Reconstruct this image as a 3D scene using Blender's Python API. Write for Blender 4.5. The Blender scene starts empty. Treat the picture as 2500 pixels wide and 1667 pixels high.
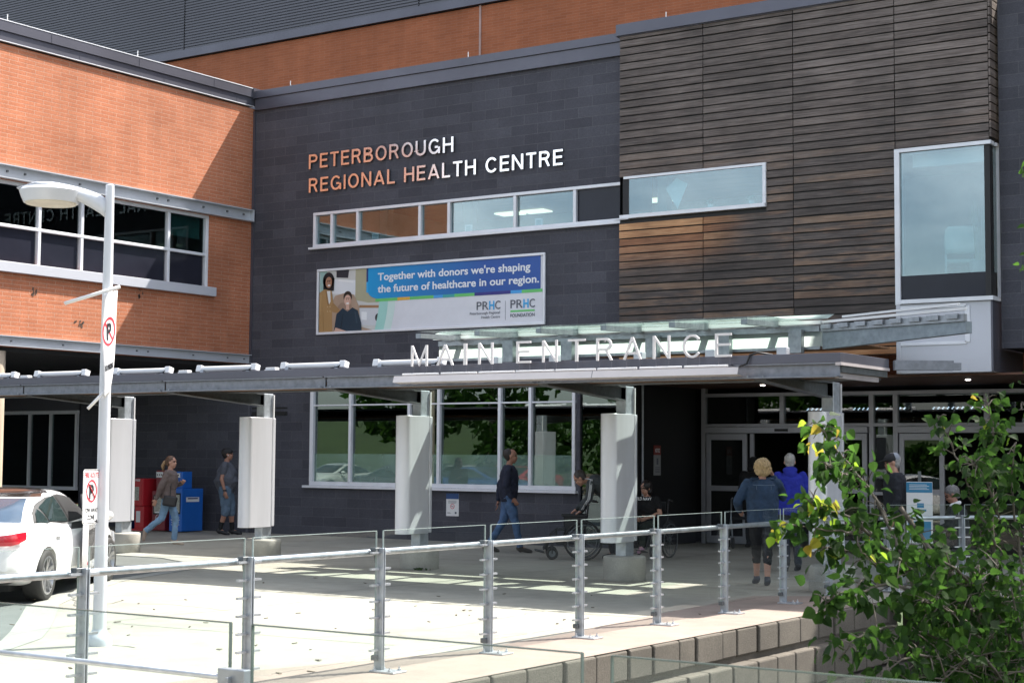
import bpy, bmesh, math, random
from mathutils import Vector, Matrix, Quaternion
R = math.radians
random.seed(7)
SC = bpy.context.scene
COL = SC.collection
# ------------------------------------------------------------------ camera, sky, sun, exposure
EYE = Vector((0, 0, 1.67)); FPX = 3971.1; PX, PY = 1250.0, 833.5
def cam_axes(p, r, yaw):
    h = Vector((math.sin(yaw)*math.cos(p), math.cos(yaw)*math.cos(p), math.sin(p)))
    rt = Vector((math.cos(yaw), -math.sin(yaw), 0)); up = rt.cross(h)
    c, s = math.cos(r), math.sin(r)
    return c*rt+s*up, -s*rt+c*up, h
CR, CU, CH = cam_axes(R(4.007), R(.412), R(-33.988))
cd = bpy.data.cameras.new('camera'); cam = bpy.data.objects.new('camera', cd); COL.objects.link(cam)
cd.sensor_width = 36; cd.lens = FPX/2500*36; cd.clip_start = .1; cd.clip_end = 2000
cam.matrix_world = Matrix(((CR.x, CU.x, -CH.x, EYE.x), (CR.y, CU.y, -CH.y, EYE.y), (CR.z, CU.z, -CH.z, EYE.z), (0, 0, 0, 1)))
cd.dof.use_dof = True; cd.dof.focus_distance = 22; cd.dof.aperture_fstop = 11
SC.camera = cam
SUN = Vector((.46, 1, 1.5)).normalized()
w = bpy.data.worlds.new('World'); SC.world = w; w.use_nodes = True
bg = w.node_tree.nodes['Background']; sky = w.node_tree.nodes.new('ShaderNodeTexSky')
sky.sky_type = 'NISHITA'; sky.sun_disc = False; sky.sun_elevation = math.asin(SUN.z); sky.sun_rotation = math.atan2(SUN.x, SUN.y)
sky.dust_density = 2.0; sky.air_density = 1.0; sky.ozone_density = 1.0
hs = w.node_tree.nodes.new('ShaderNodeHueSaturation'); hs.inputs['Saturation'].default_value = .66
w.node_tree.links.new(sky.outputs[0], hs.inputs['Color']); nt_ = w.node_tree; tcw = nt_.nodes.new('ShaderNodeTexCoord'); cn_ = nt_.nodes.new('ShaderNodeTexNoise'); cn_.inputs['Scale'].default_value = 2.6; cn_.inputs['Detail'].default_value = 7; cn_.inputs['Roughness'].default_value = .58
mpw = nt_.nodes.new('ShaderNodeMapping'); mpw.inputs['Scale'].default_value = (1, 1, 2.6); nt_.links.new(tcw.outputs['Generated'], mpw.inputs[0]); nt_.links.new(mpw.outputs[0], cn_.inputs['Vector'])
rpw = nt_.nodes.new('ShaderNodeValToRGB'); rpw.color_ramp.elements[0].position = .46; rpw.color_ramp.elements[1].position = .66; nt_.links.new(cn_.outputs['Fac'], rpw.inputs[0])
hc_ = nt_.nodes.new('ShaderNodeHueSaturation'); hc_.inputs['Saturation'].default_value = .22; hc_.inputs['Value'].default_value = 1.75; nt_.links.new(sky.outputs[0], hc_.inputs['Color'])
mw_ = nt_.nodes.new('ShaderNodeMix'); mw_.data_type = 'RGBA'; nt_.links.new(rpw.outputs[0], mw_.inputs[0]); nt_.links.new(hs.outputs[0], mw_.inputs[6]); nt_.links.new(hc_.outputs[0], mw_.inputs[7]); nt_.links.new(mw_.outputs[2], bg.inputs[0]); bg.inputs[1].default_value = .12
sl = bpy.data.lights.new('sun', 'SUN'); so = bpy.data.objects.new('sun', sl); COL.objects.link(so)
sl.energy = 4.5; sl.angle = R(.5); sl.color = (1, .95, .87)
so.rotation_euler = (-SUN).to_track_quat('-Z', 'Y').to_euler(); so.location = (10, 30, 60)
SC.view_settings.view_transform = 'Standard'; SC.view_settings.look = 'None'; SC.view_settings.gamma = 1
SC.view_settings.exposure = 1.42
SC.render.engine = 'CYCLES'; SC.cycles.max_bounces = 10; SC.cycles.transparent_max_bounces = 24
SC.cycles.caustics_reflective = False; SC.cycles.caustics_refractive = False
# a photo pixel (2500 px wide) to the real point on a known plane
def ray(x, y): return CH + CR*((x-PX)/FPX) - CU*((y-PY)/FPX)
def atY(x, y, Y): d = ray(x, y); return EYE + d*((Y-EYE.y)/d.y)
def atX(x, y, X): d = ray(x, y); return EYE + d*((X-EYE.x)/d.x)
def atZ(x, y, z=0): d = ray(x, y); return EYE + d*((z-EYE.z)/d.z)
def atD(x, y, D): return EYE + ray(x, y)*D
# ------------------------------------------------------------------ objects
def tag(o, label=None, cat=None, group=None, kind=None):
    if label: o['label'] = label
    if cat: o['category'] = cat
    if group: o['group'] = group
    if kind: o['kind'] = kind
    return o
def empty(name, label, cat, loc=(0, 0, 0), rz=0, group=None):
    o = bpy.data.objects.new(name, None); COL.objects.link(o); o.location = loc; o.rotation_euler = (0, 0, rz)
    o.empty_display_size = .2
    return tag(o, label, cat, group)
def link(name, me, mats=None, parent=None):
    o = bpy.data.objects.new(name, me); COL.objects.link(o)
    if mats is not None:
        for m in (mats if isinstance(mats, (list, tuple)) else [mats]): me.materials.append(m)
    if parent: o.parent = parent
    return o
def copy_tree(o, parent=None):
    c = o.copy(); COL.objects.link(c)
    if parent: c.parent = parent
    for ch in list(o.children): copy_tree(ch, c)
    return c
class MB:
    def __init__(s): s.v = []; s.f = []; s.m = []
    def add(s, vs, fs, m=0):
        b = len(s.v); s.v += [tuple(v) for v in vs]; s.f += [tuple(i+b for i in f) for f in fs]; s.m += [m]*len(fs); return s
    def box(s, x0, x1, y0, y1, z0, z1, m=0):
        return s.add([(x0,y0,z0),(x1,y0,z0),(x1,y1,z0),(x0,y1,z0),(x0,y0,z1),(x1,y0,z1),(x1,y1,z1),(x0,y1,z1)],
                     [(0,3,2,1),(4,5,6,7),(0,1,5,4),(1,2,6,5),(2,3,7,6),(3,0,4,7)], m)
    def ob(s, c, ax, ay, az, m=0):          # box from centre and half axes
        c, ax, ay, az = map(Vector, (c, ax, ay, az))
        vs = [c+a*ax+b*ay+d*az for d in (-1,1) for a, b in ((-1,-1),(1,-1),(1,1),(-1,1))]
        return s.add(vs, [(0,3,2,1),(4,5,6,7),(0,1,5,4),(1,2,6,5),(2,3,7,6),(3,0,4,7)], m)
    def bar(s, a, b, wd, ht, up=(0,0,1), m=0):   # rectangular bar between two points
        a, b, up = Vector(a), Vector(b), Vector(up); d = (b-a); n = d.normalized(); sd = n.cross(up).normalized(); u = sd.cross(n)
        return s.ob((a+b)/2, d/2, sd*wd/2, u*ht/2, m)
    def tube(s, pts, r, n=8, m=0, cap=True):
        pts = [Vector(p) for p in pts]; rr = r if isinstance(r, (list, tuple)) else [r]*len(pts)
        b = len(s.v); prev = None
        for i, p in enumerate(pts):
            d = (pts[min(i+1, len(pts)-1)]-pts[max(i-1, 0)]).normalized()
            if prev is None: sd = d.orthogonal().normalized()
            else:
                sd = (prev - d*prev.dot(d)); sd = sd.normalized() if sd.length > 1e-6 else d.orthogonal().normalized()
            prev = sd; up = d.cross(sd)
            for k in range(n):
                a = 2*math.pi*k/n; s.v.append(tuple(p+(sd*math.cos(a)+up*math.sin(a))*rr[i]))
        for i in range(len(pts)-1):
            for k in range(n):
                s.f.append((b+i*n+k, b+i*n+(k+1)%n, b+(i+1)*n+(k+1)%n, b+(i+1)*n+k)); s.m.append(m)
        if cap:
            s.f.append(tuple(b+k for k in range(n))[::-1]); s.m.append(m)
            e = b+(len(pts)-1)*n; s.f.append(tuple(e+k for k in range(n))); s.m.append(m)
        return s
    def rings(s, rings, m=0, cap=True, closed=True):  # loft of equal-length rings
        b = len(s.v); n = len(rings[0])
        for r in rings: s.v += [tuple(p) for p in r]
        for i in range(len(rings)-1):
            for k in range(n if closed else n-1):
                s.f.append((b+i*n+k, b+i*n+(k+1)%n, b+(i+1)*n+(k+1)%n, b+(i+1)*n+k)); s.m.append(m)
        if cap:
            s.f.append(tuple(b+k for k in range(n))[::-1]); s.m.append(m)
            e = b+(len(rings)-1)*n; s.f.append(tuple(e+k for k in range(n))); s.m.append(m)
        return s
    def lathe(s, c, prof, n=24, m=0):       # profile of (radius, z) about the vertical through c
        c = Vector(c)
        return s.rings([[c+Vector((r*math.cos(2*math.pi*k/n), r*math.sin(2*math.pi*k/n), z)) for k in range(n)] for r, z in prof], m)
    def ell(s, c, rx, ry, rz, fx=None, n=14, k=9, m=0):   # ellipsoid; fx: rotation matrix
        c = Vector(c); rg = []
        for i in range(1, k):
            t = math.pi*i/k; rg.append([])
            for j in range(n):
                a = 2*math.pi*j/n; p = Vector((rx*math.sin(t)*math.cos(a), ry*math.sin(t)*math.sin(a), -rz*math.cos(t)))
                rg[-1].append(c+(fx@p if fx else p))
        return s.rings(rg, m)
    def prism(s, poly, ax, ay, o, th, m=0):  # 2D polygon in the frame (o, ax, ay), thickness th along ax x ay
        o, ax, ay = Vector(o), Vector(ax), Vector(ay); nz = ax.cross(ay).normalized()
        a = [o+ax*x+ay*y for x, y in poly]; return s.rings([a, [p+nz*th for p in a]], m)
    def cap(s, a, b, ra, rb, n=10, m=0):     # tapered capsule
        a, b = Vector(a), Vector(b); d = (b-a); L = d.length; d = d/L if L > 1e-6 else Vector((0,0,1))
        pts = [a-d*ra*.98, a-d*ra*.75, a-d*ra*.35, a, b, b+d*rb*.35, b+d*rb*.75, b+d*rb*.98]
        return s.tube(pts, [ra*.2, ra*.66, ra*.94, ra, rb, rb*.94, rb*.66, rb*.2], n, m)
    def mesh(s, name, smooth=False):
        me = bpy.data.meshes.new(name); me.from_pydata(s.v, [], s.f)
        me.polygons.foreach_set('material_index', s.m); 
        if smooth: me.polygons.foreach_set('use_smooth', [True]*len(s.f))
        bm = bmesh.new(); bm.from_mesh(me); bmesh.ops.recalc_face_normals(bm, faces=bm.faces); bm.to_mesh(me); bm.free()
        me.update(); return me
    def build(s, name, mat, parent=None, smooth=False, bevel=0, seg=2, auto=None):
        o = link(name, s.mesh(name, smooth), mat, parent)
        if bevel:
            b = o.modifiers.new('bevel', 'BEVEL'); b.width = bevel; b.segments = seg; b.limit_method = 'ANGLE'; b.angle_limit = R(40)
        if smooth and auto is not None: o.data.set_sharp_from_angle(angle=R(auto))
        return o
def evaluated(o):
    dg = bpy.context.evaluated_depsgraph_get(); dg.update()
    return bpy.data.meshes.new_from_object(o.evaluated_get(dg))
def remesh(mb, vox, it=4, f=.5):             # fuse overlapping closed shapes into one smooth skin
    me = mb.mesh('tmp'); o = bpy.data.objects.new('tmp', me); COL.objects.link(o)
    m = o.modifiers.new('r', 'REMESH'); m.mode = 'VOXEL'; m.voxel_size = vox
    if it: q = o.modifiers.new('s', 'SMOOTH'); q.iterations = it; q.factor = f
    r = evaluated(o); bpy.data.objects.remove(o); bpy.data.meshes.remove(me)
    r.polygons.foreach_set('use_smooth', [True]*len(r.polygons)); r.materials.clear(); return r
def wall_holes(mb, x0, x1, z0, z1, holes, depth, P, m=0):   # wall face with openings and reveals; P(x,z,d) -> point
    xs = sorted({x0, x1, *[h[0] for h in holes], *[h[1] for h in holes]}); zs = sorted({z0, z1, *[h[2] for h in holes], *[h[3] for h in holes]})
    xs = [x for x in xs if x0 <= x <= x1]; zs = [z for z in zs if z0 <= z <= z1]
    for i in range(len(xs)-1):
        for j in range(len(zs)-1):
            cx, cz = (xs[i]+xs[i+1])/2, (zs[j]+zs[j+1])/2
            if any(h[0] < cx < h[1] and h[2] < cz < h[3] for h in holes): continue
            mb.add([P(xs[i], zs[j], 0), P(xs[i+1], zs[j], 0), P(xs[i+1], zs[j+1], 0), P(xs[i], zs[j+1], 0)], [(0,1,2,3)], m)
    for a, b, c, d in holes:
        q = [(a,c),(b,c),(b,d),(a,d)]
        for k in range(4):
            (xa, za), (xb, zb) = q[k], q[(k+1) % 4]
            mb.add([P(xa,za,0), P(xb,zb,0), P(xb,zb,depth), P(xa,za,depth)], [(0,1,2,3)], m)
    return mb
# ------------------------------------------------------------------ materials
class NT:
    def __init__(s, name):
        s.m = bpy.data.materials.new(name); s.m.use_nodes = True; s.t = s.m.node_tree; s.n = s.t.nodes
        s.b = s.n['Principled BSDF']; s.out = s.n['Material Output']; s.tc = None
    def new(s, typ, **k):
        q = s.n.new(typ)
        for a, b in k.items(): setattr(q, a, b)
        return q
    def l(s, a, b): s.t.links.new(a, b)
    def obj(s):
        if not s.tc: s.tc = s.new('ShaderNodeNewGeometry')
        return s.tc.outputs['Position']
    def noise(s, scale, detail=4, rough=.55, vec=None, stretch=None):
        q = s.new('ShaderNodeTexNoise'); q.inputs['Scale'].default_value = scale; q.inputs['Detail'].default_value = detail; q.inputs['Roughness'].default_value = rough
        v = vec or s.obj()
        if stretch:
            mp = s.new('ShaderNodeMapping'); mp.inputs['Scale'].default_value = stretch; s.l(v, mp.inputs[0]); v = mp.outputs[0]
        s.l(v, q.inputs['Vector']); return q.outputs['Fac']
    def ramp(s, fac, stops):
        q = s.new('ShaderNodeValToRGB'); e = q.color_ramp.elements
        while len(e) < len(stops): e.new(.5)
        for i, (p, c) in enumerate(stops): e[i].position = p; e[i].color = (*c, 1) if len(c) == 3 else c
        s.l(fac, q.inputs[0]); return q.outputs[0]
    def mix(s, a, b, fac, mode='MIX'):
        q = s.new('ShaderNodeMix', data_type='RGBA', blend_type=mode)
        for k, v in ((6, a), (7, b), (0, fac)):
            if hasattr(v, 'is_linked') or hasattr(v, 'links'): s.l(v, q.inputs[k])
            else: q.inputs[k].default_value = (*v, 1) if isinstance(v, tuple) and len(v) == 3 else v
        return q.outputs[2]
    def math(s, op, a, b=0., c=None):
        q = s.new('ShaderNodeMath', operation=op)
        for k, v in enumerate((a, b) if c is None else (a, b, c)):
            if hasattr(v, 'links'): s.l(v, q.inputs[k])
            else: q.inputs[k].default_value = v
        return q.outputs[0]
    def col(s, c):
        if hasattr(c, 'links'): s.l(c, s.b.inputs['Base Color'])
        else: s.b.inputs['Base Color'].default_value = (*c, 1)
    def bump(s, h, st=.3, d=.01):
        q = s.new('ShaderNodeBump'); q.inputs['Strength'].default_value = st; q.inputs['Distance'].default_value = d
        s.l(h, q.inputs['Height']); s.l(q.outputs[0], s.b.inputs['Normal'])
    def set(s, **k):
        for a, b in k.items(): s.b.inputs[a.replace('_', ' ')].default_value = b
        return s.m
def paint(name, c, rough=.5, metal=0, var=.12, scale=3, spec=.5, coat=0, stretch=None):
    t = NT(name); f = t.noise(scale, 5, stretch=stretch)
    lo = tuple(x*(1-var) for x in c); hi = tuple(min(1, x*(1+var)) for x in c)
    t.col(t.ramp(f, [(.3, lo), (.7, hi)])); t.set(Roughness=rough, Metallic=metal, Specular_IOR_Level=spec, Coat_Weight=coat)
    return t.m
def emit(name, c, st):
    t = NT(name); t.col((.8, .8, .8)); t.b.inputs['Emission Color'].default_value = (*c, 1); t.b.inputs['Emission Strength'].default_value = st; return t.m
def glass(name, tint, refl, rough=0.0, gloss=(1, 1, 1), haze=0, hazec=(.8, .9, .9)):
    t = NT(name); t.n.remove(t.b)
    tr = t.new('ShaderNodeBsdfTransparent'); tr.inputs[0].default_value = (*tint, 1)
    g = t.new('ShaderNodeBsdfGlossy'); g.inputs[0].default_value = (*gloss, 1); g.inputs['Roughness'].default_value = rough
    lw = t.new('ShaderNodeLayerWeight'); lw.inputs[0].default_value = .5
    f = t.math('ADD', t.math('MULTIPLY', t.math('POWER', lw.outputs['Facing'], 5.), .85), refl)
    mx = t.new('ShaderNodeMixShader'); t.l(f, mx.inputs[0]); t.l(tr.outputs[0], mx.inputs[1]); t.l(g.outputs[0], mx.inputs[2]); o = mx.outputs[0]
    if haze:
        df = t.new('ShaderNodeBsdfDiffuse'); df.inputs[0].default_value = (*hazec, 1)
        m2 = t.new('ShaderNodeMixShader'); t.l(t.math('MULTIPLY', t.noise(1.3, 3), haze*2), m2.inputs[0]); t.l(o, m2.inputs[1]); t.l(df.outputs[0], m2.inputs[2]); o = m2.outputs[0]
    t.l(o, t.out.inputs[0]); return t.m
def axis_vec(t, ax):     # masonry coordinates: ax 'x' = wall along X, 'y' = wall along Y
    sx = t.new('ShaderNodeSeparateXYZ'); t.l(t.obj(), sx.inputs[0]); cb = t.new('ShaderNodeCombineXYZ')
    t.l(sx.outputs[0 if ax == 'x' else 1], cb.inputs[0]); t.l(sx.outputs[2], cb.inputs[1]); return cb.outputs[0]
def masonry(name, ax, bw, bh, mortar, c1, c2, cm, rough=.85, off=.5, bstr=.5, dirt=.25, spec=.3):
    t = NT(name); v = axis_vec(t, ax); q = t.new('ShaderNodeTexBrick', offset=off, squash=1)
    q.inputs['Scale'].default_value = 1; q.inputs['Brick Width'].default_value = bw; q.inputs['Row Height'].default_value = bh
    q.inputs['Mortar Size'].default_value = mortar; q.inputs['Mortar Smooth'].default_value = .15; q.inputs['Bias'].default_value = -.1
    for k, c in (('Color1', c1), ('Color2', c2), ('Mortar', cm)): q.inputs[k].default_value = (*c, 1)
    t.l(v, q.inputs['Vector'])
    big = t.ramp(t.noise(.55, 5, .6), [(.3, (1-dirt,)*3), (.7, (1+dirt*.5,)*3)])
    fine = t.ramp(t.noise(45, 3), [(.25, (.82,)*3), (.75, (1.15,)*3)])
    stk = t.ramp(t.noise(1.1, 4, .6, stretch=(2.6, 2.6, .22)), [(.3, (.93,)*3), (.65, (1.04,)*3)])
    c = t.mix(q.outputs['Color'], big, 1., 'MULTIPLY'); c = t.mix(c, fine, 1., 'MULTIPLY'); c = t.mix(c, stk, 1., 'MULTIPLY'); t.col(c)
    h = t.math('SUBTRACT', t.noise(60, 3), t.math('MULTIPLY', q.outputs['Fac'], 1.6)); t.bump(h, bstr, .008)
    t.set(Roughness=rough, Specular_IOR_Level=spec); return t.m
BR1, BR2 = (.52, .195, .102), (.46, .160, .080)
M = {}
M['brick_y'] = masonry('brick_wing_mat', 'y', .40, .0762, .005, BR1, BR2, (.52, .32, .23))
M['brick_x'] = masonry('brick_rear_mat', 'x', .40, .0762, .005, (.44, .145, .066), (.38, .12, .053), (.44, .21, .13), dirt=.18)
M['stone'] = masonry('dark_block_mat', 'x', .61, .195, .006, (.087, .088, .106), (.062, .062, .077), (.108, .108, .12), rough=.8, bstr=.4, dirt=.2)
M['stone_y'] = masonry('dark_block_side_mat', 'y', .61, .195, .006, (.072, .072, .088), (.056, .056, .07), (.085, .085, .095), rough=.8, bstr=.4)
M['coping'] = paint('grey_flashing', (.105, .105, .13), .38, .4, .12, .8)
M['siding'] = paint('grey_siding', (.115, .115, .135), .5, .3, .08, .3)
M['siding_gap'] = paint('siding_shadow_gap', (.03, .03, .035), .7)
M['galv'] = None
def galv(name, c=(.30, .32, .345), rough=.45, metal=.7):
    t = NT(name); a = t.noise(9, 4); b = t.noise(38, 2); vo = t.new('ShaderNodeTexVoronoi'); vo.inputs['Scale'].default_value = 18; t.l(t.obj(), vo.inputs['Vector'])
    f = t.math('ADD', t.math('MULTIPLY', a, .8), t.math('MULTIPLY', vo.outputs['Distance'], .2))
    t.col(t.ramp(f, [(.2, tuple(x*.72 for x in c)), (.7, tuple(min(1, x*1.25) for x in c))])); t.set(Metallic=metal)
    r = t.math('ADD', t.math('MULTIPLY', b, .25), rough-.12); t.l(r, t.b.inputs['Roughness']); return t.m
M['galv'] = galv('galvanised_steel'); M['galv_dark'] = galv('weathered_dark_steel', (.14, .15, .155), .5, .4)
M['pale_steel'] = paint('pale_galvanised_beam', (.55, .57, .61), .4, .25, .1, 1.2)
M['galv_mid'] = galv('beam_galvanised', (.205, .215, .245), .45, .55)
M['galv_post'] = galv('post_galvanised', (.42, .455, .49), .42, .45)
M['galv_light'] = galv('bright_galvanised', (.50, .52, .55), .36, .7)
M['white_metal'] = paint('white_frame_paint', (.76, .77, .81), .35, .1, .06)
M['white_panel'] = paint('white_panel_paint', (.56, .57, .62), .4, .1, .06, .7)
M['white'] = paint('white_paint', (.78, .78, .78), .4, 0, .04)
M['alu'] = paint('silver_cladding', (.72, .73, .77), .36, .35, .09, 2.5, stretch=(1, 1, .15))
M['letter_side'] = paint('letter_edge', (.12, .12, .13), .4, .6)
t = NT('brushed_letter_metal'); t.col((.86, .86, .87)); t.set(Metallic=1., Roughness=.2); M['letter'] = t.m
M['sign_letter'] = paint('painted_letter', (.72, .69, .69), .4, 0, .03)
M['dark_panel'] = paint('spandrel_glass', (.022, .023, .034), .12, 0, .1, 2, .22)
M['black'] = paint('black', (.012, .012, .013), .55)
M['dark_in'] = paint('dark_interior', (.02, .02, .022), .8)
M['soffit_dark'] = paint('dark_soffit', (.025, .025, .028), .7)
M['int_wall'] = paint('interior_wall', (.5, .52, .5), .8); M['int_floor'] = paint('interior_floor', (.16, .15, .14), .6)
M['cream'] = paint('beige_column', (.52, .43, .33), .7, 0, .08)
M['rubber'] = paint('tyre_rubber', (.028, .027, .026), .75, 0, .2, 12)
M['skin'] = paint('skin', (.50, .27, .19), .5, 0, .1, 20); M['skin_d'] = paint('tanned_skin', (.34, .17, .115), .5, 0, .1, 20)
M['red'] = paint('red', (.62, .03, .04), .45, 0, .05); M['signred'] = paint('sign_red', (.60, .05, .07), .5, 0, .05)
M['printblack'] = paint('print_black', (.02, .02, .025), .5, 0, .05)
M['glass_up'] = glass('blue_window_glass', (.64, .79, .82), .15, 0, (.88, .97, 1))
M['glass_low'] = glass('dark_window_glass', (.36, .46, .46), .14, 0, (.88, .98, .98))
M['glass_wing'] = glass('wing_window_glass', (.34, .44, .44), .022, 0, (.9, 1, 1))
M['glass_door'] = glass('door_glass', (.4, .45, .45), .07)
M['glass_rail'] = glass('railing_glass', (.962, .985, .982), .012, 0, (1, 1, 1), 0)
M['glass_edge'] = paint('glass_edge', (.35, .48, .44), .1, 0, .05)
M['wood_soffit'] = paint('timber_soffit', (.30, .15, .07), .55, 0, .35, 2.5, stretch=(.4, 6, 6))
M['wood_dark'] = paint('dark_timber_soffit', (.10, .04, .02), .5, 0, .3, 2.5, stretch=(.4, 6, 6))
def wood_clad():
    t = NT('weathered_board'); P = t.obj(); sx = t.new('ShaderNodeSeparateXYZ'); t.l(P, sx.inputs[0]); X, Z = sx.outputs[0], sx.outputs[2]
    row = t.math('FLOOR', t.math('DIVIDE', t.math('SUBTRACT', Z, 3.36), .1405)); pan = t.math('ADD', t.math('GREATER_THAN', X, -13.12), t.math('ADD', t.math('GREATER_THAN', X, -11.40), t.math('GREATER_THAN', X, -9.59)))
    cb = t.new('ShaderNodeCombineXYZ'); t.l(row, cb.inputs[0]); t.l(pan, cb.inputs[1]); wn = t.new('ShaderNodeTexWhiteNoise', noise_dimensions='3D'); t.l(cb.outputs[0], wn.inputs['Vector'])
    rnd = wn.outputs['Value']
    # grain: noise stretched along the board, shifted per board
    sh = t.new('ShaderNodeCombineXYZ'); t.l(t.math('ADD', t.math('MULTIPLY', X, 1.), t.math('MULTIPLY', rnd, 37.)), sh.inputs[0]); t.l(t.math('MULTIPLY', rnd, 11.), sh.inputs[1]); t.l(Z, sh.inputs[2])
    gr = t.noise(2.2, 7, .65, vec=sh.outputs[0], stretch=(1, 1, 26)); g2 = t.noise(1.1, 4, .6, vec=sh.outputs[0], stretch=(1.2, 1, 7))
    base = t.ramp(t.math('ADD', t.math('MULTIPLY', gr, .95), t.math('MULTIPLY', rnd, .16)), [(.2, (.022, .016, .014)), (.47, (.095, .074, .064)), (.8, (.23, .19, .17))])
    warm = t.ramp(t.math('ADD', t.math('MULTIPLY', gr, .6), t.math('MULTIPLY', rnd, .4)), [(.2, (.09, .028, .012)), (.42, (.40, .17, .07)), (.75, (.85, .52, .27))])
    def band(v, a, b):
        q = t.new('ShaderNodeMapRange', interpolation_type='SMOOTHSTEP'); q.inputs[1].default_value = a; q.inputs[2].default_value = b; t.l(v, q.inputs[0]); return q.outputs[0]
    low = t.math('MULTIPLY', band(Z, 4.7, 5.9), t.math('SUBTRACT', 1., band(Z, 5.98, 6.02)))
    low = t.math('MULTIPLY', low, band(X, -11.9, -13.3))
    bot = t.math('SUBTRACT', 1., band(Z, 3.75, 3.95))
    msk = t.math('MAXIMUM', t.math('MULTIPLY', low, 1.0), bot)
    some = t.math('MULTIPLY', band(t.math('ADD', g2, t.math('MULTIPLY', rnd, .35)), .62, .85), t.math('SUBTRACT', 1., band(Z, 5.5, 7.8)))
    msk = t.math('MAXIMUM', t.math('MULTIPLY', msk, band(t.math('ADD', t.math('ADD', t.math('MULTIPLY', g2, .6), t.math('MULTIPLY', gr, .4)), t.math('MULTIPLY', msk, .62)), .42, .78)), t.math('MULTIPLY', some, .2))
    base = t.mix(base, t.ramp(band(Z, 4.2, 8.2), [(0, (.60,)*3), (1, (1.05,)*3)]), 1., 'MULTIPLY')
    c = t.mix(base, warm, msk)
    dr = t.ramp(t.noise(.9, 4, .6), [(.35, (.7,)*3), (.65, (1.15,)*3)]); c = t.mix(c, dr, 1., 'MULTIPLY')
    t.col(c); t.bump(gr, .35, .004); t.set(Roughness=.62, Specular_IOR_Level=.45); return t.m
M['boards'] = wood_clad()
def concrete(name, c, v=.18, bstr=.25, rough=.85, stain=.3, fine=90):
    t = NT(name); a = t.ramp(t.noise(.45, 6, .62), [(.28, (1-stain,)*3), (.62, (1.08,)*3)]); b = t.ramp(t.noise(fine, 3, .6), [(.25, (1-v,)*3), (.75, (1+v,)*3)]); d = t.ramp(t.noise(4, 5), [(.3, (.9,)*3), (.7, (1.08,)*3)])
    k = t.mix(t.mix(c, a, 1., 'MULTIPLY'), t.mix(b, d, 1., 'MULTIPLY'), 1., 'MULTIPLY'); t.col(k); t.bump(t.noise(fine, 4), bstr, .004); t.set(Roughness=rough); return t
M['plaza'] = concrete('plaza_concrete', (.345, .322, .27), .16, .35, .8, .30).m
M['pink'] = concrete('pink_concrete', (.285, .222, .185), .14, .25, .85, .15).m
M['curb'] = concrete('curb_concrete', (.31, .305, .275), .12, .25, .85, .12).m
M['asphalt'] = concrete('asphalt', (.135, .14, .135), .3, .5, .9, .15, 160).m
M['footing'] = concrete('footing_concrete', (.43, .415, .37), .2, .5, .9, .5).m
M['block'] = concrete('retaining_block', (.14, .122, .10), .3, 1., .95, .3, 70).m
M['soil'] = concrete('soil', (.03, .028, .02), .3, .8, 1, .3, 20).m
M['grass'] = concrete('grass_field', (.035, .06, .013), .3, .3, 1, .3, 12).m
M['thin_line'] = paint('thin_line', (.16, .155, .14), .9)
# ------------------------------------------------------------------ the setting: ground, lay-by, pit
YF = 25.7; XW = -24.1
def polysheet(name, poly, z, mat, kind='structure', th=0):
    mb = MB(); n = len(poly); mb.add([(x, y, z) for x, y in poly], [tuple(range(n))]); o = mb.build(name, mat); o['kind'] = kind
    bm = bmesh.new(); bm.from_mesh(o.data); bmesh.ops.triangulate(bm, faces=bm.faces)
    for f in bm.faces:
        if f.normal.z < 0: f.normal_flip()
    bm.to_mesh(o.data); bm.free(); return o
CURB = [(-10.75, 3.0), (-10.85, 6.0), (-11.0, 8.0), (-11.22, 9.05), (-11.75, 9.9), (-12.35, 10.5), (-13.1, 11.2), (-14.2, 12.2), (-15.0, 13.2), (-16.6, 15.2), (-19, 18.0), (-21.2, 21.2), (-22.5, 24.6)]
def offs(pl, d):
    out = []
    for i, p in enumerate(pl):
        a = Vector(pl[max(i-1, 0)]); b = Vector(pl[min(i+1, len(pl)-1)]); t_ = (b-a).normalized(); out.append((p[0]-t_.y*d, p[1]+t_.x*d))
    return out
CIN = offs(CURB, .38)
EDGE = -7.13
polysheet('plaza_ground', [(-10.5, -60), (-10.75, 3.0)] + CURB[1:9] + [(-16.2, 15.0), (-17.5, 18.2), (-19.5, 19.2), (-34, 19.2), (-34, 40), (12, 40), (12, 18.9), (EDGE+.5, 18.9), (EDGE, 18.3), (EDGE, 4.3), (-4.5, 4.3), (-4.5, -60)], 0, M['plaza'])
polysheet('near_ground', [(-4.5, -60), (-4.5, 4.3), (30, 4.3), (30, -60)], 0, M['plaza'])
polysheet('road', [(-90, -60), (-10.4, -60), (-10.3, 3)] + [(x+.2, y) for x, y in CURB[1:9]] + [(-16, 15), (-17.3, 18.2), (-19.5, 19.35), (-90, 19.35)], -.03, M['asphalt'])
mb = MB(); a = CURB[:9] + [(-16.2, 15.0), (-17.5, 18.2), (-19.5, 19.2), (-34, 19.2)]; b = offs(a, .36)
for i in range(len(a)-1):
    p, q, r_, s_ = a[i], a[i+1], b[i+1], b[i]
    mb.add([(*p, .004), (*q, .004), (*r_, -.018), (*s_, -.018)], [(0,1,2,3)]); mb.add([(*s_, -.018), (*r_, -.018), (*r_, -.05), (*s_, -.05)], [(0,1,2,3)])
mb.build('curb', M['curb'])['kind'] = 'structure'
polysheet('pink_border_path', [(EDGE-.0, 5.0), (EDGE-.0, 18.0), (-7.6, 18.9), (-8.62, 18.0), (-8.45, 15.3), (-8.22, 13.2), (-8.16, 11.6), (-8.4, 10.5), (-8.75, 9.4), (-8.9, 5)], .004, M['pink'])
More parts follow.
